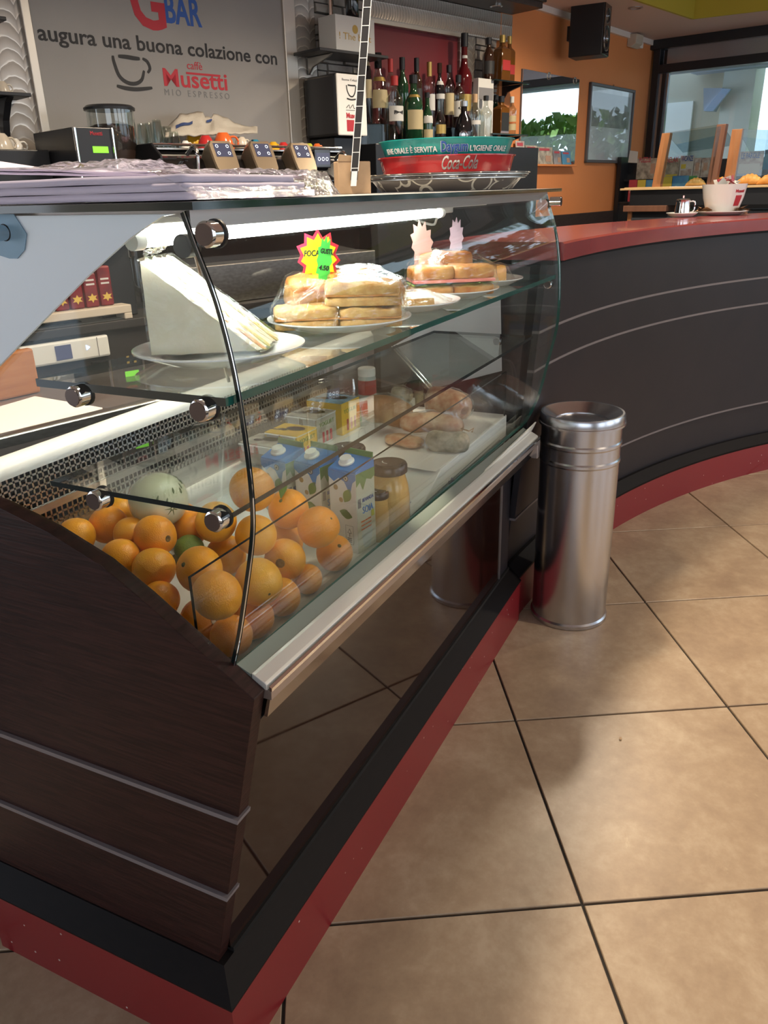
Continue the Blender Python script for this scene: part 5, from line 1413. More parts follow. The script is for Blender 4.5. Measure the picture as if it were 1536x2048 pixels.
def stones(u0, u1, z0, z1):
    z = z0
    while z < z1:
        hgt = rnd.choice((.024, .032, .040, .050)); u = u0 + rnd.random() * -.06
        while u < u1:
            L = .06 + rnd.random() * .12; a, c = max(u, u0), min(u + L, u1)
            if c - a > .012:
                v1 = .004 + rnd.random() * .016; j = lambda: (rnd.random() - .5) * .005
                b = MB(); b.loft([[Wp(a + .002, -.012, z + .002), Wp(c - .002, -.012, z + .002), Wp(c - .002, -.012, z + hgt - .002), Wp(a + .002, -.012, z + hgt - .002)],
                                  [Wp(a + .004 + abs(j()), v1 + j(), z + .004), Wp(c - .004, v1 + j(), z + .003), Wp(c - .005, v1 + j(), z + hgt - .004), Wp(a + .004, v1 + j(), z + hgt - .003)]])
                obj('stone', b, 'stone_brick', wall_back)
            u += L
        z += hgt
stones(.22, .55, 1.44, 2.30); stones(1.39, 1.69, 1.52, 2.13)
b = MB().tube([Wp(.30, .03, 1.95), Wp(.30, .03, 2.36)], .012, 10); tag(obj('wall_pipe', b, 'chrome', None, 40), 'thin vertical metal pipe on the stone left of the white box', 'pipe')
# dark wood canopy over the bottles
t = thing('wood_canopy', 'dark wooden canopy hung under the ceiling above the bottles', 'canopy', Wp(0.9, 0.1, 2.265), WA)
b = MB(); wall_slab(b, Wp, 0.11, 1.69, 2.272, 2.37, 0.032, .245); world_child(obj('canopy_box', b, 'dark_wood', None, None, .003), t)
b = MB(); wall_slab(b, Wp, 0.11, 1.705, 2.30, 2.315, 0.032, .262); world_child(obj('canopy_moulding', b, 'dark_wood', None, None, .005), t)
b = MB(); wall_slab(b, Wp, 0.11, 1.715, 2.34, 2.369, 0.032, .272); world_child(obj('canopy_moulding', b, 'dark_wood', None, None, .005), t)
p = Wp(1.42, .13, 2.2715); b = MB().lathe([(.035, 0), (.035, -.004), (.024, -.006), (.024, 0)], 18, p, cap=False); world_child(obj('canopy_spot', b, 'chrome', None, 40), t)

# ------------------------------------------------------------------ sign board
sg = thing('sign_board', 'large grey wall sign of the bar wishing a good breakfast', 'sign', Wp(-.56, 0, 1.5), WA)
def sgc(name, b, m, **k): return world_child(obj(name, b, m, None, **k), sg)
b = MB(); wall_slab(b, Wp, -1.135, .03, 1.30, 2.28, 0, .010); sgc('sign_panel', b, 'sign_grey')
for u0, u1, z0, z1 in ((-1.165, -1.130, 1.28, 2.30), (.025, .095, 1.28, 2.30)):
    b = MB(); wall_slab(b, Wp, u0, u1, z0, z1, -.005, .022); sgc('sign_frame', b, 'alu_frame', bevel=.004)
b = MB(); wall_slab(b, Wp, -1.165, .095, 2.28, 2.30, -.005, .022); sgc('sign_frame', b, 'alu_frame', bevel=.004)
SV = .0108
def st(body, size, u, z, m, fit, align='LEFT', **k): return text(body, size, Wp(u, SV, z), WD, (0, 0, 1), m, sg, fit=fit, align=align, **k)
st('augura una buona colazione con', .074, -1.114, 1.896, 'ink_black', 1.094, bold=.0012)
st('G', .255, -.722, 1.980, 'ink_red', .150, bold=.006)
st('BAR', .140, -.572, 2.008, 'ink_blue', .170, bold=.0035)
st('Musetti', .092, -.615, 1.777, 'ink_red', .312, bold=.0014)
st('caffè', .042, -.497, 1.846, 'ink_red', .074)
st('MIO ESPRESSO', .034, -.617, 1.742, 'ink_grey', .320, spacing=1.6)
b = MB(); wall_slab(b, Wp, -.505, -.335, 1.826, 1.834, SV, SV + .0006); sgc('lettering', b, 'ink_red')
def stroke(pts, r):
    b = MB(); P = catmull([(u, z, 0) for u, z in pts], 6); n = len(P)
    rad = r if isinstance(r, (int, float)) else None; L_, R_ = [], []
    for i, p in enumerate(P):
        d = (P[min(i + 1, n - 1)] - P[max(i - 1, 0)]).normalized(); q = Vector((-d.y, d.x, 0)); s = i / (n - 1)
        rr = r * (.55 + .45 * sin(pi * min(1, max(0, s))) ** .5)
        L_.append(p + q * rr); R_.append(p - q * rr)
    A = [b.vert(Wp(p.x, SV, p.y)) for p in L_]; B_ = [b.vert(Wp(p.x, SV, p.y)) for p in R_]
    for i in range(n - 1): b.face((A[i], A[i + 1], B_[i + 1], B_[i]))
    o = sgc('cup_stroke', b, 'ink_black'); s = o.modifiers.new('thick', 'SOLIDIFY'); s.thickness = .0008; return o
stroke([(-.828, 1.868), (-.826, 1.845), (-.812, 1.800), (-.782, 1.778), (-.745, 1.776), (-.715, 1.792), (-.700, 1.825)], .0072)
stroke([(-.805, 1.868), (-.770, 1.868), (-.735, 1.866), (-.712, 1.866)], .0075)
stroke([(-.700, 1.868), (-.680, 1.858), (-.672, 1.835), (-.684, 1.818)], .0062)
stroke([(-.828, 1.763), (-.790, 1.757), (-.740, 1.756), (-.672, 1.765)], .0075)

# ------------------------------------------------------------------ back counter and bottle cabinet
t = thing('back_counter', 'dark back counter that carries the coffee machine', 'counter', Wp(-.6, .3, 0), WA)
b = MB(); wall_slab(b, Wp, -2.6, .36, 0, .92, 0.012, .56); world_child(obj('counter_body', b, 'counter_dark'), t)
b = MB(); wall_slab(b, Wp, -2.6, .36, .92, .95, 0.012, .58); world_child(obj('counter_top', b, 'counter_dark', None, None, .003), t)
t = thing('bottle_cabinet', 'dark stepped cabinet on which the bottles stand', 'cabinet', Wp(1.0, .15, 0), WA)
b = MB(); wall_slab(b, Wp, .37, 1.72, 0, 1.5655, 0.036, .24); world_child(obj('cabinet_body', b, 'black_plastic', None, None, .004), t)
b = MB(); wall_slab(b, Wp, .37, 1.35, 1.5655, 1.665, 0.036, .115); world_child(obj('back_step', b, 'black_gloss', None, None, .003), t)

# ------------------------------------------------------------------ bottles
def bottle(px, yb, yt, w, v, z, body, label, shape='wine', cap=('black_plastic', .16), lab=None, lab2=None, group=None, liquid=None, sq=False):
    pb = wall_at(px, yb, v); u = wuv(pb)[0]; pt_ = wall_at(px, yt, v); dz = depth(Wp(u, v, z))
    r = w / FPX * dz / 2
    # height from the pixel span measured on this plane
    H = max(.08, pt_.z - z)
    t = thing('bottle', label, 'bottle', Wp(u, v, z), WA, group or 'bottles on the back bar')
    P = {'wine': [(.92, 0), (1, .012), (1, .56), (.95, .63), (.42, .76), (.36, .80), (.36, 1 - .001)],
         'spirit': [(.94, 0), (1, .012), (1, .62), (.96, .68), (.55, .75), (.36, .80), (.34, .999)],
         'long': [(.92, 0), (1, .012), (1, .50), (.85, .60), (.45, .72), (.38, .80), (.36, .999)],
         'round': [(.80, 0), (.95, .02), (1, .28), (.95, .55), (.6, .66), (.32, .72), (.30, .999)],
         'flask': [(.75, 0), (.95, .08), (1, .35), (.80, .60), (.35, .74), (.32, .999)],
         'square': [(.96, 0), (1, .012), (1, .66), (.9, .70), (.42, .76), (.34, .80), (.34, .999)],
         'tall': [(.70, 0), (.78, .02), (.90, .30), (1, .52), (.86, .58), (.45, .66), (.36, .72), (.34, .999)]}[shape]
    seg = 4 if sq else 20
    b = MB()
    if sq:
        rings = [[((1 if k in (0, 3) else -1) * q * r, (1 if k in (0, 1) else -1) * q * r * .8, s * H) for k in range(4)] for q, s in P]
        b.loft(rings); obj('glass_body', b, body, t, 25, .004)
    else:
        obj('glass_body', b.lathe([(q * r, s * H) for q, s in P], seg), body, t, 50)
    if liquid:
        fill = [(q * r * .90, max(.006, s * H)) for q, s in P if s < .60]
        obj('liquid', MB().lathe(fill + [(0.0001, fill[-1][1])], 20), liquid, t, 50)
    if cap:
        cm, ch = cap; cr = r * P[-1][0] * 1.18 + .0015
        obj('cap', MB().lathe([(cr, H * (1 - ch)), (cr, H - .001), (cr * .9, H)], 16), cm, t, 40)
    for lb, nm in ((lab, 'label'), (lab2, 'neck_label')):
        if not lb: continue
        lm, s0, s1 = lb[:3]
        def rad(s):
            for (q0, a0), (q1, a1) in zip(P[:-1], P[1:]):
                if a0 <= s <= a1: return (q0 + (q1 - q0) * (s - a0) / max(1e-6, a1 - a0)) * r
            return P[-1][0] * r
        if sq:
            bb = MB().box2((-r * .86, -r * .8 - .0015, s0 * H), (r * .86, -r * .8, s1 * H)); obj(nm, bb, lm, t)
        else:
            k = 4; bb = MB().lathe([(rad(s0 + (s1 - s0) * i / k) + .0012, (s0 + (s1 - s0) * i / k) * H) for i in range(k + 1)], 14, cap=False, a0=-pi * .98, a1=-pi * .02)
            obj(nm, bb, lm, t, 50)
            if len(lb) > 3:
                rr = rad((s0 + s1) / 2) + .0018; cz = (s0 * .55 + s1 * .45) * H; me = text_mesh(lb[3], r * .6, bold=.0002)
                xs_ = [q.co.x for q in me.vertices]; f = r * 1.3 / max(1e-6, (max(xs_) - min(xs_)))
                for q in me.vertices:
                    a = -pi / 2 - .25 + q.co.x * f / rr; q.co = Vector(((rr + q.co.z) * cos(a), (rr + q.co.z) * sin(a), cz + q.co.y))
                me.materials.clear(); me.materials.append(M[lb[4]]); link('lettering', me, t)
    return t
Z1 = 1.5662; Z2 = 1.6657
F, K = .19, .085          # front row, back step
bottle(738, 290, 77, 17, K, Z2, 'bottle_black', 'tall black bottle with cream bands behind the ladder patterned strip', 'wine', ('label_red', .1), ('label_cream', .30, .52), ('label_cream', .68, .74))
bottle(759, 245, 106, 36, K, Z2, 'glass_clear', 'wide cut glass decanter bottle with cream label and gold collar', 'flask', ('black_gloss', .22), ('label_cream', .22, .48), ('label_gold', .60, .66))
bottle(783, 245, 118, 22, K, Z2, 'glass_clear', 'clear bottle with a red cap in the back row', 'spirit', ('label_red', .2))
bottle(791, 292, 152, 33, F, Z1, 'glass_clear', 'clear vodka style bottle with white label, leftmost of the front row', 'spirit', ('label_red', .14), ('label_white', .34, .56, 'M', 'ink_black'))
bottle(806, 245, 115, 24, K, Z2, 'bottle_green', 'dark green bottle with black cap behind the clear front row bottle', 'wine', ('black_plastic', .18))
bottle(828, 293, 150, 36, F, Z1, 'bottle_green', 'green bottle with a big beige label and emblem at the centre', 'wine', ('black_plastic', .12), ('label_cream', .22, .50), ('label_gold', .68, .72))
bottle(834, 245, 116, 22, K, Z2, 'bottle_brown', 'dark bottle with black cap behind the beige labelled green one', 'spirit', ('black_plastic', .2), ('label_black', .3, .55))
bottle(859, 245, 124, 22, K, Z2, 'glass_clear', 'clear bottle with a gold cap in the back row', 'spirit', ('label_gold', .22), ('label_white', .25, .5))
bottle(855, 292, 185, 21, F, Z1, 'bottle_green', 'slim green bottle with white and beige labels in the front row', 'long', ('black_plastic', .1), ('label_cream', .12, .30), ('label_white', .42, .56))
bottle(879, 245, 126, 20, K, Z2, 'bottle_black', 'black bottle with a brown cap and white bands in the back row', 'wine', ('bottle_brown', .16), ('label_white', .44, .52), ('label_white', .66, .72))
bottle(880, 293, 200, 23, F, Z1, 'glass_clear', 'small clear bottle with gold label in the front row', 'long', None, ('label_gold', .26, .46))
bottle(897, 250, 130, 21, K, Z2, 'glass_clear', 'tall clear bottle with dark stopper in the back row', 'spirit', ('black_plastic', .12), ('label_cream', .2, .55))
bottle(927, 245, 66, 33, K, Z2, 'bottle_red', 'tallest dark red bottle with a long black capped neck', 'tall', ('black_plastic', .14), ('label_gold', .18, .36), ('label_white', .74, .77))
bottle(927, 292, 202, 37, F, Z1, 'bottle_black', 'squat black bottle with a round silver medallion in the front row', 'flask', ('silver', .12))
tm = bpy.data.objects
p = wall_at(927, 270, F + .043); 
b = MB().lathe([(0.0001, 0), (.024, 0), (.027, -.002)], 24, (0, 0, 0), 'Y', cap=False); o = obj('medallion', b, 'silver', None, 40); o.matrix_world = Matrix.Translation(p) @ Matrix.Rotation(WA - .35, 4, 'Z')
bo = [q for q in tm if q.get('label', '').startswith('squat black bottle')][0]; o.parent = bo; o.matrix_parent_inverse = bo.matrix_basis.inverted()
b = MB().lathe([(0.013, -.003), (.016, -.003)], 24, (0, 0, 0), 'Y', cap=False); obj('medallion_ring', b, 'ink_black', o)
bottle(916, 245, 150, 26, K + .025, Z2, 'glass_clear', 'clear bottle with black and white label, between gold cap and tall red bottle', 'spirit', ('black_plastic', .14), ('label_white', .2, .5, 'C', 'ink_black'))
bottle(948, 295, 188, 24, F, Z1, 'glass_clear', 'clear bottle with a wooden cork next to the white box', 'spirit', ('cardboard', .16), ('label_white', .42, .50))
bottle(970, 297, 191, 24, F, Z1, 'glass_clear', 'clear bottle half full of bright red liquid in the front row', 'spirit', ('black_plastic', .1), None, None, None, 'liquid_red')
p0 = wall_at(945, 290, .12); p1 = wall_at(975, 290, .12); u0 = wuv(p0)[0]; u1 = wuv(p1)[0]
t = thing('gift_box', 'tall white bottle carton standing among the bottles', 'box', Wp((u0 + u1) / 2, .136, Z1), WA)
b = MB().box2((-(u1 - u0) / 2, -.019, 0), ((u1 - u0) / 2, .019, .345)); obj('box_body', b, 'label_white', t, None, .002)
b = MB().box2((-(u1 - u0) / 2 + .005, -.020, .24), ((u1 - u0) / 2 - .005, -.019, .30)); obj('box_print', b, 'ink_grey', t)
# glass shelves with brackets at the right
for nm, zz, lb in (('upper', 1.912, 'upper glass shelf on black brackets at the right of the bottles'), ('lower', 1.640, 'lower glass shelf on black brackets at the right of the bottles')):
    t = thing('bracket_shelf', lb, 'shelf', Wp(1.52, .01, zz), WA, 'small glass shelves')
    b = MB(); wall_slab(b, Wp, 1.36, 1.70, zz - .008, zz, .018, .175); world_child(obj('glass_plate', b, 'glass_edge_dark', None, None, .001), t)
    for u in (1.42, 1.63):
        b = MB(); b.prism([(.018, zz - .009), (.165, zz - .009), (.150, zz - .022), (.060, zz - .045), (.030, zz - .085), (.018, zz - .085)], lambda v, z, q: Wp(u + q, v, z), -.007, .007); world_child(obj('bracket', b, 'black_plastic', None, None, .002), t)
ZS1, ZS2 = 1.9125, 1.6405
bottle(976, 157, 75, 24, .09, ZS1, 'bottle_brown', 'dark brown bottle, leftmost on the upper glass shelf', 'wine', ('black_plastic', .16), ('label_black', .15, .45))
bottle(1003, 160, 70, 28, .10, ZS1, 'bottle_amber', 'square whisky bottle with a slanted red label on the upper glass shelf', 'square', ('label_gold', .16), ('label_red', .24, .46), None, None, None, True)
bottle(1017, 158, 72, 20, .06, ZS1, 'bottle_amber', 'amber bottle half hidden at the right end of the upper glass shelf', 'square', ('label_gold', .16), ('label_red', .2, .4), None, None, None, True)
bottle(990, 268, 190, 22, .06, ZS2, 'bottle_green', 'green bottle at the back of the lower glass shelf', 'wine', ('black_plastic', .16))
bottle(1001, 268, 192, 27, .11, ZS2, 'bottle_amber', 'square bottle with a black label on the lower glass shelf', 'square', ('black_plastic', .16), ('label_black', .08, .56), None, None, None, True)
bottle(1022, 268, 193, 18, .10, ZS2, 'glass_clear', 'slim bottle with cream and orange label at the end of the lower glass shelf', 'spirit', ('label_white', .16), ('label_cream', .12, .5), ('ink_orange', .28, .34))

# ------------------------------------------------------------------ shelf with white box, dispenser
t = thing('bracket_shelf', 'black wall shelf on a bracket that carries the white tea box', 'shelf', Wp(.27, .01, 1.95), WA)
b = MB(); wall_slab(b, Wp, .07, .50, 1.937, 1.950, .018, .21); world_child(obj('shelf_plate', b, 'black_plastic', None, None, .002), t)
b = MB(); b.prism([(.018, 1.936), (.19, 1.936), (.17, 1.925), (.05, 1.895), (.018, 1.865)], lambda v, z, q: Wp(.16 + q, v, z), -.006, .006); world_child(obj('bracket', b, 'alu_frame', None, None, .002), t)
t = thing('tea_box', 'white box lettered The best on the black wall shelf', 'box', Wp(.31, .12, 1.9505), WA)
b = MB().box2((-.115, -.06, 0), (.13, .06, .145)); obj('box_body', b, 'label_white', t, None, .002)
text('! The best', .040, Wp(.315, .1812, 2.000), WD, (0, 0, 1), 'ink_gold', t, fit=.20)
b = MB(); c0 = Wp(.315, .1806, 2.045); b.lathe([(0.0001, 0), (.018, 0)], 16, (0, 0, 0), 'Y'); o = obj('gold_mark', b, 'label_gold'); o.matrix_world = Matrix.Translation(c0) @ Matrix.Rotation(WA, 4, 'Z'); world_child(o, t)
t = bottle(705, 28, -55, 26, .12, 2.0960, 'bottle_black', 'black bottle standing on the white tea box', 'wine', ('black_plastic', .15))
t = thing('napkin_dispenser', 'black wall dispenser with a white front showing a cup sketch', 'dispenser', Wp(.21, .16, 1.59), WA)
b = MB(); wall_slab(b, Wp, .118, .305, 1.592, 1.850, .022, .245); world_child(obj('dispenser_body', b, 'black_plastic', None, None, .012), t)
b = MB(); wall_slab(b, Wp, .122, .303, 1.594, 1.848, .245, .256); world_child(obj('white_front', b, 'white_plastic', None, None, .012), t)
DV = .2568
def dt(body, size, u, z, m, fit, **k): return text(body, size, Wp(u, DV, z), WD, (0, 0, 1), m, t, fit=fit, **k)
dt('Buona Colazione', .013, .212, 1.820, 'ink_grey', .12)
def dstroke(pts, r):
    b = MB(); P = catmull([(u, z, 0) for u, z in pts], 5); n = len(P); A, B_ = [], []
    for i, p in enumerate(P):
        d = (P[min(i + 1, n - 1)] - P[max(i - 1, 0)]).normalized(); q = Vector((-d.y, d.x, 0)) * r
        A.append(b.vert(Wp((p + q).x, DV, (p + q).y))); B_.append(b.vert(Wp((p - q).x, DV, (p - q).y)))
    for i in range(n - 1): b.face((A[i], A[i + 1], B_[i + 1], B_[i]))
    world_child(obj('cup_stroke', b, 'ink_black'), t)
dstroke([(.178, 1.802), (.182, 1.780), (.196, 1.760), (.216, 1.758), (.230, 1.776), (.236, 1.802)], .003)
dstroke([(.186, 1.803), (.210, 1.802), (.234, 1.803)], .003); dstroke([(.178, 1.748), (.205, 1.744), (.240, 1.748)], .0032)
dstroke([(.172, 1.708), (.190, 1.722), (.195, 1.708), (.215, 1.724), (.222, 1.708), (.250, 1.722)], .0014); dstroke([(.170, 1.700), (.252, 1.700)], .001)
dt('Musetti', .030, .212, 1.668, 'ink_red', .082, bold=.0012)
b = MB(); wall_slab(b, Wp, .172, .252, 1.612, 1.660, DV - .0006, DV); world_child(obj('red_block', b, 'ink_red'), t)
b = MB(); wall_slab(b, Wp, .14, .29, 1.45, 1.592, .022, .20); tag(obj('dispenser_base', b, 'black_plastic', None, None, .006), 'dark block on the wall right under the napkin dispenser', 'holder')

# ------------------------------------------------------------------ espresso machine
em = thing('espresso_machine', 'long black coffee machine with three bronze group heads and touch panels', 'coffee machine', Wp(-.42, .3, .95), WA)
def emc(name, b, m, **k): return world_child(obj(name, b, m, None, **k), em)
b = MB(); b.prism([(.08, 1.02), (.08, 1.505), (.30, 1.520), (.40, 1.480), (.44, 1.40), (.40, 1.25), (.40, 1.02)], lambda v, z, u: Wp(u, v, z), -.920, .10); emc('machine_body', b, 'black_gloss', smooth=25, bevel=.006)
b = MB(); wall_slab(b, Wp, -.90, .08, .952, 1.10, .06, .52); emc('drip_tray', b, 'steel', bevel=.004)
b = MB(); b.prism([(.10, 1.48), (.10, 1.535), (.40, 1.535), (.46, 1.49), (.46, 1.34), (.40, 1.34)], lambda v, z, u: Wp(u, v, z), -.932, -.920); emc('side_panel', b, 'black_plastic', bevel=.004)
b = MB(); wall_slab(b, Wp, -.90, .06, 1.518, 1.524, .09, .33); emc('cup_rack', b, 'steel')
b = MB().tube([Wp(-.9, .335, 1.535), Wp(.06, .335, 1.535)], .005, 8); emc('rack_rail', b, 'chrome', smooth=40)
def head(px, py):
    p = wall_at(px, py, .47); u, v, z = wuv(p)
    hw_ = .056; c = Vector((0, 0, 0))
    # tilted rounded panel: local axes along the wall / up the slope
    sl = radians(64); eu = WD; es = WN * cos(sl) + Vector((0, 0, 1)) * sin(sl); en = -WN * sin(sl) + Vector((0, 0, 1)) * cos(sl)
    prof = [(-.75, -1), (.75, -1), (.95, -.7), (1, -.2), (1, .75), (.8, 1), (-.8, 1), (-1, .75), (-1, -.2), (-.95, -.7)]
    b = MB(); P = lambda a, s, n_: p + eu * a * hw_ + es * (s * .066 - .006) + en * n_
    b.loft([[P(a * .8, s * .8 - .1, -.11) for a, s in prof], [P(a, s, -.03) for a, s in prof], [P(a, s, 0) for a, s in prof], [P(a * .93, s * .94, .006) for a, s in prof]])
    h_ = emc('group_head', b, 'bronze', smooth=30)
    b = MB(); b.loft([[P(a, s, .0065) for a, s in ((-.66, .0), (.66, .0), (.66, .80), (-.66, .80))], [P(a, s, .0075) for a, s in ((-.66, .0), (.66, .0), (.66, .80), (-.66, .80))]]); sc = world_child_of(obj('touch_panel', b, 'screen_off'), h_)
    for a, s in ((-.42, .62), (.42, .62), (-.42, .20), (.42, .20)):
        b = MB(); q = P(a, s, .0082)
        rg = [[q + eu * .0065 * cos(k * pi / 6) * f + es * .0065 * sin(k * pi / 6) * f for k in range(12)] for f in (1, .72)]
        b.loft(rg, True, False, False); bt = obj('touch_button', b, 'led_white'); world_child_of(bt, h_)
    b = MB(); q = wall_at(px, py + 10, .40); b.lathe([(.034, 0), (.036, .02), (.030, .05)], 20, q - Vector((0, 0, .11))); emc('group_collar', b, 'chrome', smooth=40)
    b = MB().tube([q - Vector((0, 0, .085)), q - Vector((0, 0, .09)) - WN * .08, q - Vector((0, 0, .10)) - WN * .19], [.012, .011, .014], 10); emc('filter_handle', b, 'black_plastic', smooth=40)
def world_child_of(o, h_):
    # h_ has identity local matrix but a parent inverse; reuse the same world-space convention
    o.parent = h_; o.matrix_parent_inverse = (em.matrix_basis @ h_.matrix_parent_inverse @ h_.matrix_basis).inverted(); return o
for px, py in ((448, 312), (527, 312), (606, 314)): head(px, py)
for px, py in ((380, 308), (676, 318)):
    q = wall_at(px, py, .42); b = MB().tube(catmull([q - WN * -.02, q - WN * .03 + Vector((0, 0, .025)), q - WN * .05 + Vector((0, 0, .0)), q - WN * .045 - Vector((0, 0, .06))], 5), .008, 10)
    emc('steam_lever', b, 'chrome', smooth=50)
q = wall_at(646, 318, .43); b = MB(); u, v, z = wuv(q); wall_slab(b, Wp, u - .045, u + .045, z - .035, z + .04, .36, .43); emc('display_box', b, 'black_gloss', bevel=.004)
b = MB(); wall_slab(b, Wp, u - .038, u + .038, z - .022, z + .024, .4302, .4312); emc('touch_panel', b, 'screen_off')
for k in (-1, 0, 1):
    b = MB(); cq = Wp(u + k * .022, .4318, z); rg = [[cq + WD * .0075 * cos(a * pi / 8) * f + Vector((0, 0, .0075 * sin(a * pi / 8) * f)) for a in range(16)] for f in (1, .75)]; b.loft(rg, True, False, False); emc('touch_button', b, 'led_white')
q = wall_at(419, 317, .44); b = MB().sphere(q, .004, 8, 6); emc('indicator_light', b, 'led_blue')

# coffee grinder with hopper
t = thing('coffee_grinder', 'black grinder with a green display and a clear bean hopper', 'coffee grinder', Wp(-1.18, .35, .95), WA)
def gc(name, b, m, **k): return world_child(obj(name, b, m, None, **k), t)
b = MB(); wall_slab(b, Wp, -1.262, -1.125, .952, 1.572, .17, .50); gc('grinder_body', b, 'black_plastic', bevel=.003)
for u in (-1.262, -1.130):
    b = MB(); b.prism([(0, 1.15), (.010, 1.15), (.010, 1.572), (0, 1.572)], lambda a, z, q: Wp(u - .004 + a, .498 + q, z), 0, .010); gc('chrome_edge', b, 'chrome', bevel=.003)
b = MB(); wall_slab(b, Wp, -1.205, -1.150, 1.494, 1.514, .5005, .502); gc('green_display', b, 'lcd_green')
text('Musetti', .018, Wp(-1.185, .5012, 1.548), WD, (0, 0, 1), 'ink_red', t, fit=.042)
for a in (0, 1):
    for c in (0, 1):
        b = MB(); wall_slab(b, Wp, -1.192 + a * .028, -1.182 + a * .028, 1.458 - c * .022, 1.466 - c * .022, .5005, .502); gc('key', b, 'ink_gold')
hp = Wp(-1.012, .28, 0)
gc('hopper_glass', MB().lathe([(.055, 1.46), (.083, 1.54), (.084, 1.648)], 28, hp, cap=False), 'glass_clear', smooth=50)
gc('hopper_lid', MB().lathe([(.090, 1.646), (.091, 1.654), (.080, 1.662), (.0001, 1.666)], 28, hp), 'black_plastic', smooth=40)
gc('coffee_beans', MB().lathe([(.052, 1.40), (.079, 1.54), (.080, 1.592), (.06, 1.600), (.0001, 1.602)], 24, hp), 'coffee', smooth=60)
gc('grinder_column', MB().lathe([(.075, .952), (.075, 1.36), (.060, 1.47)], 24, hp), 'black_gloss', smooth=40)

# cups on the machine
def cup(name, px, py, rpx, m, label, v=.20, z=1.5245, up=False, handle=True, group='cups on the coffee machine', rz=0.0):
    p = wall_at(px, py, v); u = wuv(p)[0]; dz = depth(p); r = rpx / FPX * dz
    t = thing(name, label, 'cup', Wp(u, v, z), WA + rz, group); Hh = r * 1.45
    pr_ = [(r, 0), (r * .98, Hh * .15), (r * .86, Hh * .55), (r * .62, Hh * .86), (r * .48, Hh * .97), (r * .46, Hh), (0.0001, Hh * .985)]
    obj('cup_bowl', MB().lathe(pr_, 24, cap=False), m, t, 50)
    obj('cup_lip', MB().lathe([(r * .93, 0.0008), (r, 0), (r * .985, Hh * .08), (r * .9, Hh * .1)], 24, cap=False), m, t, 50)
    if handle: obj('cup_handle', MB().tube(catmull([(r * .90, 0, Hh * .30), (r * 1.30, 0, Hh * .22), (r * 1.42, 0, Hh * .50), (r * 1.15, 0, Hh * .76), (r * .68, 0, Hh * .74)], 5), r * .10, 8), m, t, 60)
    return t
for px, py, r, m, lb, v, z, rz in ((388, 272, 19, 'cup_yellow', 'large yellow cup upside down under the towel', .18, 1.540, 0), (412, 284, 17, 'cup_red', 'red cup left of the large orange cup', .27, 1.5245, .5),
        (447, 284, 21, 'cup_orange', 'large orange cup behind the first group head', .27, 1.5245, -.4), (482, 280, 14, 'cup_cream', 'cream cup with its handle to the right, between orange and blue', .22, 1.534, 0),
        (509, 278, 14, 'cup_blue', 'blue cup right of the cream one', .16, 1.528, .3), (530, 280, 12, 'cup_orange', 'small orange cup right of the blue cup', .20, 1.5245, 0), (546, 281, 12, 'cup_yellow', 'small yellow cup in the middle of the cup row', .20, 1.5245, .2),
        (566, 281, 12, 'cup_red', 'small red cup right of the small yellow one', .18, 1.5245, 0), (582, 279, 11, 'cup_blue', 'small blue cup near the right end of the row', .14, 1.5245, .3), (602, 281, 12, 'cup_cream', 'pale grey cup near the metal frame', .16, 1.5245, 0),
        (618, 290, 10, 'cup_lime', 'lime coloured cup behind the third group head', .24, 1.5245, .4), (634, 291, 10, 'cup_orange', 'orange cup at the right end of the cup row', .24, 1.5245, 0)):
    cup('coffee_cup', px, py, r, m, lb, v, z, rz=rz)
cup('coffee_cup', 371, 285, 10, 'porcelain', 'white cup with a big handle next to the stacked glasses', .28, 1.5245, rz=0)
def glass(px, py, rpx, hgt, v, label, z=1.5245):
    p = wall_at(px, py, v); u = wuv(p)[0]; r = rpx / FPX * depth(p)
    t = tag(obj('drinking_glass', MB().lathe([(r, 0), (r * .98, hgt * .4), (r * .8, hgt * .85), (r * .7, hgt), (.0001, hgt), (.0001, hgt * .96), (r * .64, hgt * .95), (r * .92, hgt * .4), (r * .94, 0)], 20, cap=False), 'glass_clear', None, 50), label, 'glass', 'glasses stacked on the coffee machine')
    t.location = Wp(u, v, z)
for px, py, r, hg, v, lb in ((288, 290, 12, .085, .25, 'clear glass next to the bean hopper, first of the glass row'), (304, 290, 12, .095, .18, 'tall clear glass, second of the row behind the first'), (318, 288, 12, .100, .25, 'clear glass in the middle of the glass row'), (336, 288, 13, .085, .18, 'clear glass under the left end of the towel'), (350, 292, 12, .060, .27, 'short clear glass beside the white cup')):
    glass(px, py, r, hg, v, lb)
# towel draped over the cups
tw = thing('bar_towel', 'cream towel with a blue stripe draped over the cups', 'towel', Wp(-.55, .15, 1.55), WA)
def towel(u, v):
    px = 330 + 185 * u
    base = 272 - 8 * u; top = 222 + 40 * max(0, u - .35) ** .8 + 6 * sin(u * 9) + (34 * (.16 - u) / .16 if u < .16 else 0)
    if .42 < u < .52: top += 10
    y = top + (base - top) * v
    p = wall_at(px, y, .12 + .12 * v + .025 * noise.noise(Vector((u * 7, v * 3, 2))))
    return p + Vector((0, 0, .006 * noise.noise(Vector((u * 14, v * 5, 7)))))
o = world_child(obj('towel_cloth', MB().grid(towel, 44, 10), 'towel', None, 70), tw); s = o.modifiers.new('thick', 'SOLIDIFY'); s.thickness = .006
for a, c in ((.11, .29), (.44, .50)):
    b = MB().grid(lambda u, v: towel(a + (c - a) * u, (.42 if a < .3 else .12) + .14 * v - .1 * (u - .5)) - WN * .006, 12, 3); o = world_child(obj('blue_stripe', b, 'towel_blue', None, 70), tw)

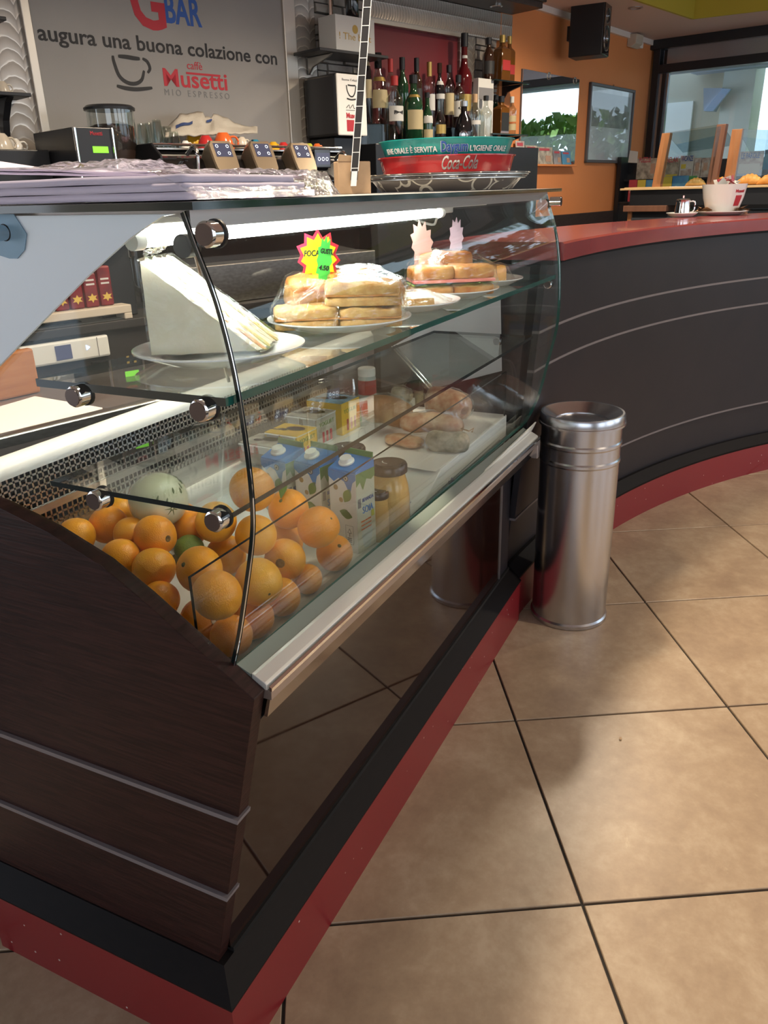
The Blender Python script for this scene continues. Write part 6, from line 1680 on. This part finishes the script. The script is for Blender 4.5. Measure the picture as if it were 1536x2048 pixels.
# left edge: wall shelf with bracket and cups
t = thing('bracket_shelf', 'dark wall shelf on a bracket at the far left, holding a cup', 'shelf', Wp(-1.4, .01, 1.70), WA)
b = MB(); wall_slab(b, Wp, -1.75, -1.232, 1.692, 1.704, .007, .145); world_child(obj('shelf_plate', b, 'black_plastic', None, None, .002), t)
b = MB(); b.prism([(.007, 1.691), (.13, 1.691), (.10, 1.675), (.05, 1.62), (.007, 1.50)], lambda v, z, q: Wp(-1.30 + q, v, z), -.012, .012); world_child(obj('bracket', b, 'black_plastic', None, None, .002), t)
t = thing('bracket_shelf', 'dark wall shelf end at the top left corner', 'shelf', Wp(-1.4, .01, 1.93), WA)
b = MB(); wall_slab(b, Wp, -1.75, -1.262, 1.925, 1.937, .007, .12); world_child(obj('shelf_plate', b, 'black_plastic', None, None, .002), t)
b = MB(); b.prism([(.007, 1.924), (.10, 1.924), (.05, 1.87), (.007, 1.80)], lambda v, z, q: Wp(-1.34 + q, v, z), -.012, .012); world_child(obj('bracket', b, 'black_plastic', None, None, .002), t)
cup('coffee_cup', 6, 186, 15, 'cup_cream', 'cream cup on the far left wall shelf', .075, 1.7045, group='cups at the left edge', rz=.1)
b = MB(); wall_slab(b, Wp, -1.75, -1.27, 1.30, 1.512, .02, .30); tag(obj('cup_warmer', b, 'black_plastic', None, None, .004), 'dark cup warmer box at the left under the shelf', 'cup warmer')
cup('coffee_cup', 8, 316, 22, 'cup_cream', 'cream cup standing on the cup warmer at the left edge', .18, 1.5125, group='cups at the left edge', rz=.2)
cup('coffee_cup', 34, 318, 17, 'porcelain', 'white cup with an open handle left of the grinder', .12, 1.5125, group='cups at the left edge', rz=-.1)
#--
# ================================================================== orange wall: mirror, poster, speaker, siren, leaflets
def oslab(b, s0, s1, z0, z1, v0, v1): wall_slab(b, Op, s0, s1, z0, z1, v0, v1)
t = thing('wall_mirror', 'frameless rectangular wall mirror reflecting the bright garden', 'mirror', Op(.38, 0, 1.49), OA)
b = MB(); oslab(b, .0, .77, 1.492, 2.013, .001, .012); world_child(obj('mirror_back', b, 'frame_grey'), t)
b = MB(); oslab(b, .001, .769, 1.493, 2.012, .0121, .0140); world_child(obj('mirror_glass', b, 'mirror'), t)
for s in (.33, .70):
    b = MB().lathe([(.022, -.002), (.022, .004), (.0001, .006)], 18, (0, 0, 0), 'Y', cap=False); o = obj('mirror_clip', b, 'alu_frame', None, 40); o.matrix_world = Matrix.Translation(Op(s, .016, 2.0)) @ Matrix.Rotation(OA, 4, 'Z'); world_child(o, t)
t = thing('framed_poster', 'grey framed landscape photograph hanging on the orange wall', 'poster', Op(1.32, 0, 1.50), OA)
b = MB()
for s0, s1, z0, z1 in ((.945, .965, 1.502, 2.012), (1.70, 1.72, 1.502, 2.012), (.945, 1.72, 1.502, 1.522), (.945, 1.72, 1.992, 2.012)):
    bb = MB(); oslab(bb, s0, s1, z0, z1, .001, .022); world_child(obj('frame_bar', bb, 'frame_grey', None, None, .003), t)
b = MB(); oslab(b, .965, 1.70, 1.522, 1.992, .001, .008); world_child(obj('passepartout', b, 'photo_grey'), t)
b = MB(); oslab(b, 1.01, 1.66, 1.74, 1.86, .0081, .0086); world_child(obj('photo_ridge', b, 'photo_dark'), t)
b = MB(); oslab(b, 1.01, 1.66, 1.86, 1.96, .0081, .0086); world_child(obj('photo_sky', b, 'outside_grey'), t)
b = MB(); oslab(b, .966, 1.699, 1.523, 1.991, .012, .014); world_child(obj('poster_glass', b, 'glass_pane'), t)
b = MB(); p = Op(1.33, .01, 2.018); b.sphere(p, .006, 8, 6); world_child(obj('poster_nail', b, 'chrome'), t)
# loudspeaker
p = org_at(1178, 85, .20); nrm = Vector((-.04, -1.0, 0)); az = math.atan2(nrm.y, nrm.x) + pi / 2
t = thing('loudspeaker', 'black two way loudspeaker mounted high on the orange wall', 'speaker', Vector((p.x, p.y, 2.095)), az)
b = MB().box2((-.083, -.105, 0), (.083, .105, .285)); obj('cabinet', b, 'black_plastic', t, None, .006)
obj('front_baffle', MB().box2((-.080, -.109, .004), (.080, -.105, .281)), 'black_gloss', t, None, .002)
for z, r, nm in ((.095, .062, 'woofer'), (.215, .036, 'tweeter')):
    w = obj(nm, MB().lathe([(r, 0), (r * .95, -.006), (r * .84, -.004), (r * .45, .010), (.0001, .012)], 28, (0, -.1085, z), 'Y', cap=False), 'speaker_cone', t, 50)
    obj('driver_ring', MB().lathe([(r * .98, -.001), (r * 1.10, -.004), (r * 1.12, .001)], 28, (0, -.109, z), 'Y', cap=False), 'frame_silver', w, 50)
    obj('dust_cap', MB().sphere((0, -.106, z), r * .26, 12, 8), 'frame_silver', w, 60)
b = MB().box2((-.03, .105, .10), (.03, .135, .18)); obj('wall_bracket', b, 'black_plastic', t)
b = MB().tube(catmull([(-.02, .10, .26), (-.03, .12, .285), (-.02, .135, .275)], 5), .003, 6); obj('speaker_cable', b, 'black_rubber', t)
# siren box
t = thing('alarm_siren', 'small beige alarm box under the ceiling by the window corner', 'alarm', Op(1.62, 0, 2.29), OA)
b = MB(); b.prism([(0, 2.285), (.03, 2.275), (.07, 2.30), (.075, 2.36), (0, 2.365)], lambda v, z, s: Op(s, v, z), 1.53, 1.655); world_child(obj('alarm_body', b, 'beige_plastic', None, None, .006), t)
b = MB(); oslab(b, 1.66, 1.72, 2.285, 2.325, 0, .05); world_child(obj('alarm_foot', b, 'white_plastic', None, None, .004), t)
p = onZ(1271, 15, SOF_Z); b = MB().lathe([(.045, 0), (.045, -.005), (.03, -.006), (.03, 0)], 20, p, cap=False)
tag(obj('soffit_downlight', b, 'steel_face', None, 40), 'small unlit downlight in the low ceiling near the yellow fascia', 'ceiling lamp')
# leaflets on a ledge below the mirror
b = MB(); oslab(b, -.06, .74, 1.474, 1.486, .0, .05); tag(obj('leaflet_ledge', b, 'wall_orange', None, None, .002), 'narrow orange ledge with leaflets below the mirror', 'ledge')
LF = [(1032, 1049, 281, 'mag_b', 'leaflet with a photo, leftmost below the mirror'), (1052, 1075, 290, 'mag_a', 'red printed leaflet, second below the mirror'), (1075, 1105, 293, 'mag_a', 'wide leaflet with a portrait, in the middle below the mirror'), (1107, 1122, 300, 'photo_dark', 'small dark portrait leaflet below the mirror'), (1124, 1141, 302, 'mag_blue', 'blue leaflet, rightmost below the mirror')]
for a, c, y, m, lb in LF:
    p0 = org_at(a, 326, .03); p1 = org_at(c, 326, .03); pt_ = org_at(a, y, .03); s0, s1 = (p0 - OO).dot(OD), (p1 - OO).dot(OD)
    t = thing('leaflet', lb, 'leaflet', Op((s0 + s1) / 2, .03, 1.4865), OA, 'leaflets below the mirror')
    b = MB(); b.prism([(.036, 1.487), (.022, pt_.z), (.018, pt_.z), (.032, 1.487)], lambda v, z, s: Op(s, v, z), s0, s1); world_child(obj('leaflet_sheet', b, m), t)
    hgt = pt_.z - 1.487
    b = MB(); b.prism([(.0375 - .014 * .15, 1.487 + hgt * .15), (.0375 - .014 * .5, 1.487 + hgt * .5), (.0368 - .014 * .5, 1.487 + hgt * .5), (.0368 - .014 * .15, 1.487 + hgt * .15)], lambda v, z, s: Op(s, v, z), s0 + (s1 - s0) * .5, s0 + (s1 - s0) * .85); world_child(obj('leaflet_picture', b, 'skin_print'), t)
    b = MB(); b.prism([(.0375 - .014 * .78, 1.487 + hgt * .78), (.0375 - .014 * .92, 1.487 + hgt * .92), (.0368 - .014 * .92, 1.487 + hgt * .92), (.0368 - .014 * .78, 1.487 + hgt * .78)], lambda v, z, s: Op(s, v, z), s0 + (s1 - s0) * .12, s0 + (s1 - s0) * .8); world_child(obj('leaflet_heading', b, 'mag_red'), t)
# low dark cupboard edge with hooks under the dado, behind the bar
# ================================================================== on the bar top
BZ = 1.2072
def disc_plate(px, py, r, label):
    p = onZ(px, py, BZ); o = tag(obj('saucer', MB().lathe([(.0001, .004), (r * .55, .0045), (r * .72, .009), (r * .98, .019), (r, .019), (r, .0165), (r * .74, .003), (r * .6, 0), (.0001, 0)], 40, cap=False), 'porcelain', None, 45), label, 'plate', 'plates on the red bar top')
    o.location = (p.x, p.y, BZ); return p
pj = disc_plate(1363, 434, .068, 'small saucer under the steel milk jug on the bar')
pbw = disc_plate(1442, 430, .118, 'large white plate under the sugar bowl on the bar')
t = thing('milk_jug', 'small steel milk jug on the saucer at the bar', 'jug', (pj.x, pj.y, BZ + .0052))
obj('jug_body', MB().lathe([(.030, 0), (.034, .004), (.034, .010), (.029, .055), (.031, .066), (.0295, .066), (.027, .054)], 28, cap=False), 'chrome', t, 40)
obj('jug_lid', MB().lathe([(.030, .067), (.026, .071), (.0001, .073)], 24, cap=False), 'chrome', t, 40)
obj('lid_knob', MB().box2((-.005, -.004, .073), (.005, .004, .086)), 'chrome', t, None, .002)
a0 = math.atan2(RIGHT.y, RIGHT.x); b = MB().tube(catmull([(cos(a0) * .030, sin(a0) * .030, .060), (cos(a0) * .052, sin(a0) * .052, .058), (cos(a0) * .052, sin(a0) * .052, .022), (cos(a0) * .033, sin(a0) * .033, .014)], 5), .0035, 8); obj('jug_handle', b, 'chrome', t, 60)
t = thing('sugar_bowl', 'large white bowl with a red printed square, full of sugar sachets', 'bowl', (pbw.x, pbw.y, BZ + .0052))
BR = .098; BH = .128
obj('bowl_body', MB().lathe([(.0001, 0), (BR * .62, 0), (BR * .70, .008), (BR * .90, BH * .55), (BR, BH), (BR * .97, BH), (BR * .87, BH * .55), (BR * .66, .014), (.0001, .012)], 44, cap=False), 'porcelain', t, 45)
ac = math.atan2(CAM_P.y - pbw.y, CAM_P.x - pbw.x)
def bowl_r(z): return BR * (.70 + (.90 - .70) * (z - .008) / (BH * .55 - .008)) if z < BH * .55 else BR * (.90 + .10 * (z - BH * .55) / (BH * .45))
b = MB(); b.grid(lambda u, v: ((bowl_r(.035 + .045 * v) + .0008) * cos(ac + .62 + .42 * u), (bowl_r(.035 + .045 * v) + .0008) * sin(ac + .62 + .42 * u), .035 + .045 * v), 8, 4); obj('red_square', b, 'ink_red', t, 60)
me = text_mesh('Musetti', .018, bold=.0006); xs_ = [q.co.x for q in me.vertices]; f = .055 / (max(xs_) - min(xs_))
for q in me.vertices:
    z = .092 + q.co.y; r = bowl_r(z) + .0010 + q.co.z; a = ac + .84 + q.co.x * f / BR; q.co = Vector((r * cos(a), r * sin(a), z))
me.materials.clear(); me.materials.append(M['ink_red']); link('lettering', me, t)
rnd = random.Random(12)
sac = MB().grid(lambda u, v: ((u - .5) * .058, (v - .5) * .040, .003 * sin(pi * u) * sin(pi * v)), 6, 4); smw = sac.mesh('sachet', [M['label_white']]); smr = sac.mesh('sachet', [M['mag_red']]); smb = sac.mesh('sachet', [M['sachet_brown']])
SL = ['white sachet with red print, {} of the heap in the sugar bowl', 'brown sugar sachet lying on the plate under the bowl']
for k in range(16):
    rr = rnd.random() ** .5 * .062; an = rnd.random() * 2 * pi
    o = tag(link('sugar_sachet', smw if k % 3 else smr, None, (pbw.x + rr * cos(an), pbw.y + rr * sin(an), BZ + .0052 + BH - .012 + .030 * rnd.random())), 'white and red sugar sachet in the heap filling the bowl', 'sachet', 'sachets heaped in the sugar bowl')
    o.rotation_euler = (rnd.random() * 2.4 - 1.2, rnd.random() * 2.4 - 1.2, rnd.random() * 6)
for k in range(10):
    an = ac + (-1.25 + rnd.random() * .7 if k < 6 else .55 + rnd.random() * .9 if k < 13 else .1); rr = .076 + rnd.random() * .025
    o = tag(link('brown_sachet', smb, None, (pbw.x + rr * cos(an), pbw.y + rr * sin(an), BZ + .018 + .012 * rnd.random())), 'brown sachet lying on the large plate around the sugar bowl', 'sachet', 'brown sachets around the sugar bowl')
    o.rotation_euler = (rnd.random() * .9 - .45, rnd.random() * .9 - .45, rnd.random() * 6)

# ================================================================== pastry cabinet in front of the window
CB = 1.78
def cab(px, py, back=CB): return win_at(px, py, back)
def cw(P): d = Vector(P) - PC; return -d.dot(ON), d.dot(OD), P[2]
pL = cab(1240, 377); wL = cw(pL)[0]; zB = pL.z
t = thing('pastry_cabinet', 'dark bar cabinet with a light wooden board, wooden posts and glass panes for pastries', 'cabinet', Vp(wL + .6, -CB + .25, 0), OA)
def cabc(name, b, m, **k): return world_child(obj(name, b, m, None, **k), t)
def vslab(b, w0, w1, z0, z1, d0, d1): win_slab(b, w0, w1, z0, z1, d0, d1)
b = MB(); vslab(b, wL, wL + 1.6, zB - .012, zB, -CB, -CB + .50); cabc('pastry_board', b, 'board_light', bevel=.002)
b = MB(); vslab(b, wL + .06, wL + 1.6, zB - .10, zB - .012, -CB + .02, -CB + .45); cabc('board_support', b, 'black_plastic')
b = MB(); vslab(b, wL + .03, wL + .30, zB - .135, zB - .10, -CB + .0, -CB + .40); cabc('side_ledge', b, 'post_wood_dark', bevel=.003)
b = MB(); vslab(b, wL + .05, wL + 1.6, 0.0, zB - .135, -CB + .05, -CB + .45); cabc('cabinet_body', b, 'window_frame')
b = MB(); vslab(b, wL + .05, wL + .075, .2, zB - .135, -CB + .03, -CB + .05); cabc('edge_strip', b, 'post_wood', bevel=.002)
b = MB(); vslab(b, wL + .075, wL + 1.6, zB - .185, zB - .17, -CB + .035, -CB + .05); cabc('silver_strip', b, 'frame_silver')
def post(base, top, w, m, back, th=.045):
    p0 = cab(*base, back); p1 = cab(*top, back); p0.z = zB; b = MB(); e = -ON * w / 2; dd = OD * th
    b.loft([[p0 - e, p0 + e, p0 + e + dd, p0 - e + dd], [p1 - e, p1 + e, p1 + e + dd, p1 - e + dd]]); return cabc('wooden_post', b, m, bevel=.003), p0, p1
_, a0_, a1_ = post((1311, 376), (1332, 266), .050, 'post_wood', CB - .03)
_, b0_, b1_ = post((1421, 372), (1443, 248), .052, 'post_wood_dark', CB - .03)
_, c0_, c1_ = post((1456, 372), (1475, 258), .060, 'post_wood', CB - .10, .03)
_, d0_, d1_ = post((1580, 380), (1600, 262), .060, 'post_wood', CB - .10)
def pane(q, name='glass_pane_sheet'):
    b = MB(); off = OD * .005; b.loft([[p for p in q], [p + off for p in q]]); b.mi = [0 if k >= 4 else 1 for k in range(6)]
    return cabc('glass_sheet', b, ['glass_window', 'glass_edge'])
up_ = Vector((0, 0, 1))
pane([a0_ + up_ * .02, b0_ + up_ * .02, b1_ - up_ * .012, a1_ - up_ * .004])
dp = OD * .32
pane([a1_, b1_, b1_ + dp - up_ * .10, a1_ + dp - up_ * .10])
pane([c0_ + up_ * .02, d0_ + up_ * .02, d1_, c1_])
pane([c1_, d1_, d1_ + dp - up_ * .12, c1_ + dp - up_ * .12])
b = MB(); vslab(b, wL + .02, wL + .30, zB + .0005, zB + .004, -CB + .02, -CB + .2); tag(obj('paper_liner', b, 'board_light'), 'pale paper liner on the left end of the pastry board', 'paper')
b = MB(); vslab(b, wL + .30, wL + .55, zB + .0005, zB + .003, -CB + .02, -CB + .15); tag(obj('paper_liner', b, 'paper'), 'thin paper liner on the pastry board between the first two posts', 'paper')
def croissant(px, py, L, label, back=CB - .10):
    p = cab(px, py, back); w, d, z = cw(p)
    t = thing('croissant', label, 'croissant', Vp(w, d, zB + .002), OA - pi / 2 + .15, 'croissants on the board')
    b = MB(); n = 26; rings = []
    for i in range(n + 1):
        s = i / n; x = (s - .5) * L; env = max(.10, sin(pi * s) ** .6); r = L * .22 * env * (1 + .10 * abs(sin(s * pi * 6.5)))
        c = Vector((x, -.25 * L * (2 * s - 1) ** 2 * .6, r * .85))
        rings.append([c + Vector((0, cos(2 * pi * k / 14) * r, sin(2 * pi * k / 14) * r * .85)) for k in range(14)])
    b.loft(rings); obj('croissant_body', b, 'croissant', t, 60)
croissant(1497, 385, .15, 'golden croissant on the board right of the sugar bowl'); croissant(1540, 385, .15, 'croissant at the right picture edge on the board')
croissant(1391, 378, .12, 'croissant half hidden behind the left side of the sugar bowl')
croissant(1440, 378, .12, 'croissant behind the sugar sachets')

# ================================================================== magazine rack under the window
RBK = .42
t = thing('magazine_rack', 'dark stepped rack of puzzle magazines in front of the window', 'rack', win_at(1400, 360, RBK) * 1.0, OA)
rk = t; rp_ = t.location.copy(); rp_.z = 0; t.location = rp_
def rkc(name, b, m, **k): return world_child(obj(name, b, m, None, **k), rk)
r0 = cw(win_at(1252, 360, RBK))[0]
zlo = win_at(1330, 357, RBK).z; zl2 = win_at(1330, 377, RBK + .06).z
b = MB(); vslab(b, r0, r0 + 1.5, .35, zlo + .12, -RBK + .02, -RBK + .05); rkc('rack_back', b, 'window_frame')
b = MB(); vslab(b, r0, r0 + 1.5, zlo - .012, zlo, -RBK - .035, -RBK + .02); rkc('rack_ledge', b, 'window_frame')
b = MB(); vslab(b, r0, r0 + 1.5, zl2 - .10, zl2 - .088, -RBK - .11, -RBK + .02); rkc('rack_ledge', b, 'window_frame')
b = MB(); vslab(b, r0 - .03, r0, .0, zlo + .16, -RBK - .12, -RBK + .06); rkc('rack_side', b, 'black_plastic')
b = MB(); vslab(b, r0, r0 + 1.5, .0, zl2 - .10, -RBK - .10, -RBK + .05); rkc('rack_base', b, 'window_frame')
q = [win_at(px, py, RBK + .13) for px, py in ((1260, 301), (1276, 303), (1274, 326), (1256, 325))]; b = MB(); b.loft([q, [p + OD * .003 for p in q]]); tag(obj('rack_tag', b, 'label_white'), 'small white card leaning on the upper left corner of the magazine rack', 'card')
def magazine(x0, x1, y0, y1, m, label, words=(), patch=None, back=RBK, low=False):
    bk = back + (.075 if low else .0)
    a = cw(win_at(x0, y1, bk)); c = cw(win_at(x1, y1, bk)); top = cw(win_at(x0, y0, bk))[2]
    zb = (zl2 - .088) if low else zlo
    w0, w1 = a[0], c[0]
    t = thing('magazine', label, 'magazine', Vp((w0 + w1) / 2, -bk, zb), OA, 'puzzle magazines on the rack')
    b = MB(); win_slab(b, w0, w1, zb + .0005, top, -bk - .006, -bk); world_child(obj('cover', b, m), t)
    for (s0, s1, t0, t1, pm) in (patch or ()):
        b = MB(); win_slab(b, w0 + (w1 - w0) * s0, w0 + (w1 - w0) * s1, zb + (top - zb) * t0, zb + (top - zb) * t1, -bk - .0068, -bk - .006); world_child(obj('cover_print', b, pm), t)
    for (body, s, zz, mm, fit) in words:
        text(body, .05, Vp(w0 + (w1 - w0) * s, -bk - .0072, zb + (top - zb) * zz), -ON, (0, 0, 1), mm, t, fit=(w1 - w0) * fit, bold=.001)
magazine(1272, 1310, 318, 360, 'mag_a', 'puzzle magazine with a red heading, first on the left', [('PUZZLE', .4, .82, 'mag_red', .6)], [(.72, .95, .25, .75, 'skin_print')])
magazine(1328, 1356, 318, 360, 'mag_a', 'puzzle magazine with a pink heading, behind the first wooden post', [('RELAX', .5, .82, 'mag_red', .8)], [(.1, .9, .1, .2, 'mag_yellow')])
magazine(1357, 1384, 312, 360, 'label_white', 'magazine with a blue heading VACANZE and a yellow picture', [('VACANZE', .5, .76, 'ink_blue', .85)], [(.1, .45, .42, .62, 'mag_yellow'), (.5, .9, .1, .4, 'mag_b'), (.1, .5, .08, .34, 'mag_b')])
magazine(1385, 1399, 316, 360, 'mag_b', 'narrow magazine with a portrait, left one of the two alike', [], [(.25, .75, .35, .75, 'skin_print')])
magazine(1400, 1416, 316, 360, 'mag_b', 'narrow magazine with a portrait, right one of the two alike', [], [(.25, .75, .35, .75, 'skin_print')])
magazine(1472, 1524, 304, 340, 'mag_b', 'pinkish magazine with a framed title behind the right wooden post', [('LE PAROLE', .5, .72, 'ink_blue', .7)], [(.1, .9, .1, .5, 'label_white')])
magazine(1472, 1536, 341, 360, 'outside_blue', 'pale blue magazine under the pinkish one')
magazine(1525, 1570, 300, 340, 'mag_blue', 'blue magazine at the right picture edge')
magazine(1258, 1274, 360, 374, 'mag_red', 'red magazine in the lower row, first on the left', [('HITS', .5, .4, 'label_white', .7)], low=True)
magazine(1275, 1291, 360, 374, 'mag_yellow', 'yellow magazine in the lower row', [('QUIZ', .5, .4, 'mag_red', .7)], low=True)
magazine(1292, 1308, 360, 374, 'mag_blue', 'dark blue magazine in the lower row left of the first post', [('REBUS', .5, .4, 'label_white', .7)], low=True)
magazine(1325, 1343, 354, 374, 'mag_yellow', 'yellow green magazine in the lower row right of the first post', [('ETTE', .5, .4, 'label_white', .7)], low=True)
magazine(1344, 1376, 352, 374, 'mag_blue', 'blue magazine with white lettering iPuzz in the lower row', [('iPuzz', .5, .4, 'label_white', .8)], low=True)
magazine(1377, 1392, 352, 374, 'mag_green', 'green magazine at the right of the lower row', low=True)

# ================================================================== steel waste bin
bp_ = Vector((1.712, -.152, 0.0))
t = thing('waste_bin', 'tall cylindrical brushed steel waste bin standing on the tiles', 'bin', bp_)
R_ = .122; HB = .708
obj('bin_base', MB().lathe([(R_ * .98, 0), (R_ * 1.035, .002), (R_ * 1.04, .014), (R_ * 1.0, .020)], 56, cap=False), 'bin_steel', t, 40)
obj('bin_body', MB().lathe([(R_ * .98, .004), (R_, .018), (R_, HB - .155), (R_ * 1.025, HB - .150), (R_ * 1.025, HB - .142), (R_, HB - .137), (R_, HB - .100), (R_ * 1.025, HB - .095), (R_ * 1.025, HB - .087), (R_, HB - .082), (R_ * 1.01, HB - .03)], 64), 'bin_steel', t, 25)
obj('bin_lid', MB().lathe([(R_ * 1.03, HB - .036), (R_ * 1.085, HB - .034), (R_ * 1.085, HB - .028), (R_ * 1.06, HB - .026), (R_ * 1.06, HB - .008), (R_ * 1.03, HB), (R_ * .98, HB), (R_ * .92, HB - .006), (R_ * .66, HB - .026), (R_ * .62, HB - .040), (R_ * .60, HB - .10)], 64, cap=False), 'bin_steel', t, 30)
obj('bin_inside', MB().lathe([(R_ * .595, HB - .05), (R_ * .59, HB - .12), (.0001, HB - .12)], 32, cap=False), 'black_rubber', t, 40)
b = MB().box((0, 0, .002), (.010, .006, .003)); o = tag(obj('crumb', b, 'cardboard', None, None, .001), 'tiny brown crumb on the floor tile in front of the bar', 'crumb'); p = onZ(1241, 1479, 0); o.location = (p.x, p.y, .0003)

# ================================================================== behind the display: work surface, slicer, shelves seen through the glass
t = thing('work_counter', 'steel edged work counter behind the display', 'counter', (.6, .9, 0))
def wk(name, b, m, **k): return world_child(obj(name, b, m, None, **k), t)
r0_, r1_ = onZ(-10, 889, .905), onZ(383, 792, .905); rd = (r1_ - r0_).normalized(); rn = Vector((-rd.y, rd.x, 0))
def rslab(b, s0, s1, n0, n1, z0, z1):
    P = lambda s, n, z: Vector((r0_.x, r0_.y, 0)) + rd * s + rn * n + Vector((0, 0, z))
    b.loft([[P(s0, n0, z0), P(s1, n0, z0), P(s1, n1, z0), P(s0, n1, z0)], [P(s0, n0, z1), P(s1, n0, z1), P(s1, n1, z1), P(s0, n1, z1)]])
b = MB(); rslab(b, -.35, 1.0, .03, .055, .88, .908); wk('steel_rail', b, 'steel', bevel=.004)
b = MB(); rslab(b, -.35, 1.0, .06, .085, .885, .902); wk('steel_rail', b, 'steel', bevel=.004)
b = MB(); rslab(b, -.35, 1.0, .03, .52, .840, .885); wk('worktop', b, 'steel_face')
b = MB(); rslab(b, -.35, 1.0, .08, .50, .0, .840); wk('counter_body', b, 'counter_dark')
def onwork(px, py, z=.885): return onZ(px, py, z)
# cutting board sheet, orange wooden boards
q = [onwork(px, py, .892) for px, py in ((-60, 830), (70, 792), (205, 815), (-40, 905))]; b = MB(); b.loft([[p - up_ * .006 for p in q], q]); tag(obj('cutting_board', b, 'paper', None, None, .001), 'pale marbled cutting board on the counter behind the near glass', 'cutting board')
p = onwork(40, 805, .886); b = MB().box2((-.10, -.012, 0), (.055, .012, .115)); o = tag(obj('wooden_board', b, 'board_orange', None, None, .006), 'orange brown wooden board standing behind the side plate', 'board'); o.location = (p.x + .05, p.y + .06, .886); o.rotation_euler = (0, 0, radians(-12))
p = onwork(0, 800, .886); b = MB().box2((-.09, -.012, 0), (.09, .012, .085)); o = tag(obj('wooden_board', b, 'board_orange', None, None, .01), 'lower orange board at the left edge behind the end glass', 'board'); o.location = (p.x - .04, p.y + .14, .886); o.rotation_euler = (0, 0, radians(-20))
# printer like ticket machine with small screen
VM = .575
p0 = wall_at(40, 690, VM); p1 = wall_at(235, 650, VM)
t = thing('ticket_machine', 'pale countertop machine with a small dark screen seen through the end glass', 'machine', (p0.x + .2, p0.y + .1, .946), WA)
u0, _, z0 = wuv(wall_at(42, 715, VM)); u1 = wuv(wall_at(218, 680, VM))[0]
zt = wuv(wall_at(42, 694, VM))[2]
def tm_(name, b, m, **k): return world_child(obj(name, b, m, None, **k), t)
b = MB(); wall_slab(b, Wp, u0, u1, zt - .075, zt, VM - .20, VM); tm_('machine_front', b, 'white_enamel', bevel=.008)
b = MB(); wall_slab(b, Wp, u0 + .02, u1 + .08, .951, zt - .075, VM - .22, VM - .02); tm_('machine_base', b, 'white_enamel', bevel=.006)
b = MB(); wall_slab(b, Wp, u0 + .02, u1 - .06, zt, zt + .05, VM - .22, VM - .06); tm_('machine_top', b, 'counter_dark', bevel=.004)
us = u0 + (u1 - u0) * .46; b = MB(); wall_slab(b, Wp, us - .028, us + .028, zt - .062, zt - .014, VM, VM + .002); tm_('small_screen', b, 'screen_off')
uk = u0 + (u1 - u0) * .74; b = MB(); v = [b.vert(Wp(uk + a, VM + .0015, zt - .034 + c)) for a, c in ((-.006, -.009), (.008, 0), (-.006, .009))]; b.face(v); tm_('play_mark', b, 'led_blue')
b = MB(); wall_slab(b, Wp, u1 - .045, u1 - .043, zt - .07, zt - .004, VM, VM + .001); tm_('seam', b, 'ink_grey')
b = MB(); b.lathe([(.045, 0), (.045, .03)], 24, Wp(u1 - .03, VM - .03, zt - .12), 'Z'); tm_('adjust_knob', b, 'black_plastic', smooth=40)
# under-counter shelf with red packets
VS = .575
zs = wuv(wall_at(150, 622, VS))[2]
t = thing('back_shelf', 'beige edged low shelf behind the display holding dark red packets', 'shelf', Wp(-1.6, VS, zs), WA)
ua = wuv(wall_at(70, 640, VS))[0]; ub = wuv(wall_at(252, 610, VS))[0]
b = MB(); wall_slab(b, Wp, ua - .3, ub + .02, zs - .028, zs, VS - .07, VS); world_child(obj('shelf_board', b, 'beige_plastic', None, None, .003), t)
b = MB(); wall_slab(b, Wp, ub - .01, ub + .02, .951, zs - .028, VS - .07, VS); world_child(obj('shelf_side', b, 'beige_plastic', None, None, .003), t)
b = MB(); wall_slab(b, Wp, ua - .3, ua - .27, .951, zs - .028, VS - .07, VS); world_child(obj('shelf_side', b, 'beige_plastic', None, None, .003), t)
n = 6
for k in range(n):
    a = ua - .02 + (ub - ua) * k / n; c = a + (ub - ua) / n - .006
    t = thing('snack_packet', ['first', 'second', 'third', 'fourth', 'fifth', 'sixth'][k] + ' dark red snack packet from the left on the low back shelf', 'packet', Wp((a + c) / 2, VS - .04, zs + .0005), WA, 'snack packets on the low back shelf')
    b = MB(); wall_slab(b, Wp, a, c, zs + .0005, zs + .115 + .02 * (k % 2), VS - .055, VS - .03); world_child(obj('packet_body', b, 'pack_red', None, None, .006), t)
    b = MB(); b.star(6, .010, .020, lambda x, y, q: Wp((a + c) / 2 + x, VS - .0295 + q, zs + .032 + y * .8), .0006); world_child(obj('yellow_picture', b, 'food_yellow'), t)
    b = MB()
    for q in range(2): wall_slab(b, Wp, a + .008, c - .010, zs + .075 + .014 * q, zs + .081 + .014 * q, VS - .03, VS - .0295)
    o = world_child(obj('packet_text', b, 'label_white'), t); o['kind'] = 'stuff'
# window reflection in the far end glass, added as a solid pale sheet
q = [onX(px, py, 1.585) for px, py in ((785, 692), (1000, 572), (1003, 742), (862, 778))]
t = thing('reflection_panel', 'pale flat sheet with two bright strips standing in for a window reflection in the far end glass', 'panel', (1.585, q[3].y, .716))
b = MB(); b.loft([q, [p + Vector((.004, 0, 0)) for p in q]]); world_child(obj('reflection_sheet', b, 'rear_panel'), t)
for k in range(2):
    e = Vector((0, -.012 * k, .004 * k)); b = MB().tube([q[0] + e - Vector((.004, 0, 0)), q[3] + e - Vector((.004, 0, 0))], .0035, 8); world_child(obj('reflection_bar', b, 'chrome', None, 40), t)
b = MB().tube([(.60, .40, 1.336), (.78, .47, .955)], .004, 8); tag(obj('support_rod', b, 'steel', None, 40), 'thin slanted rod behind the display shelves', 'rod')
#--
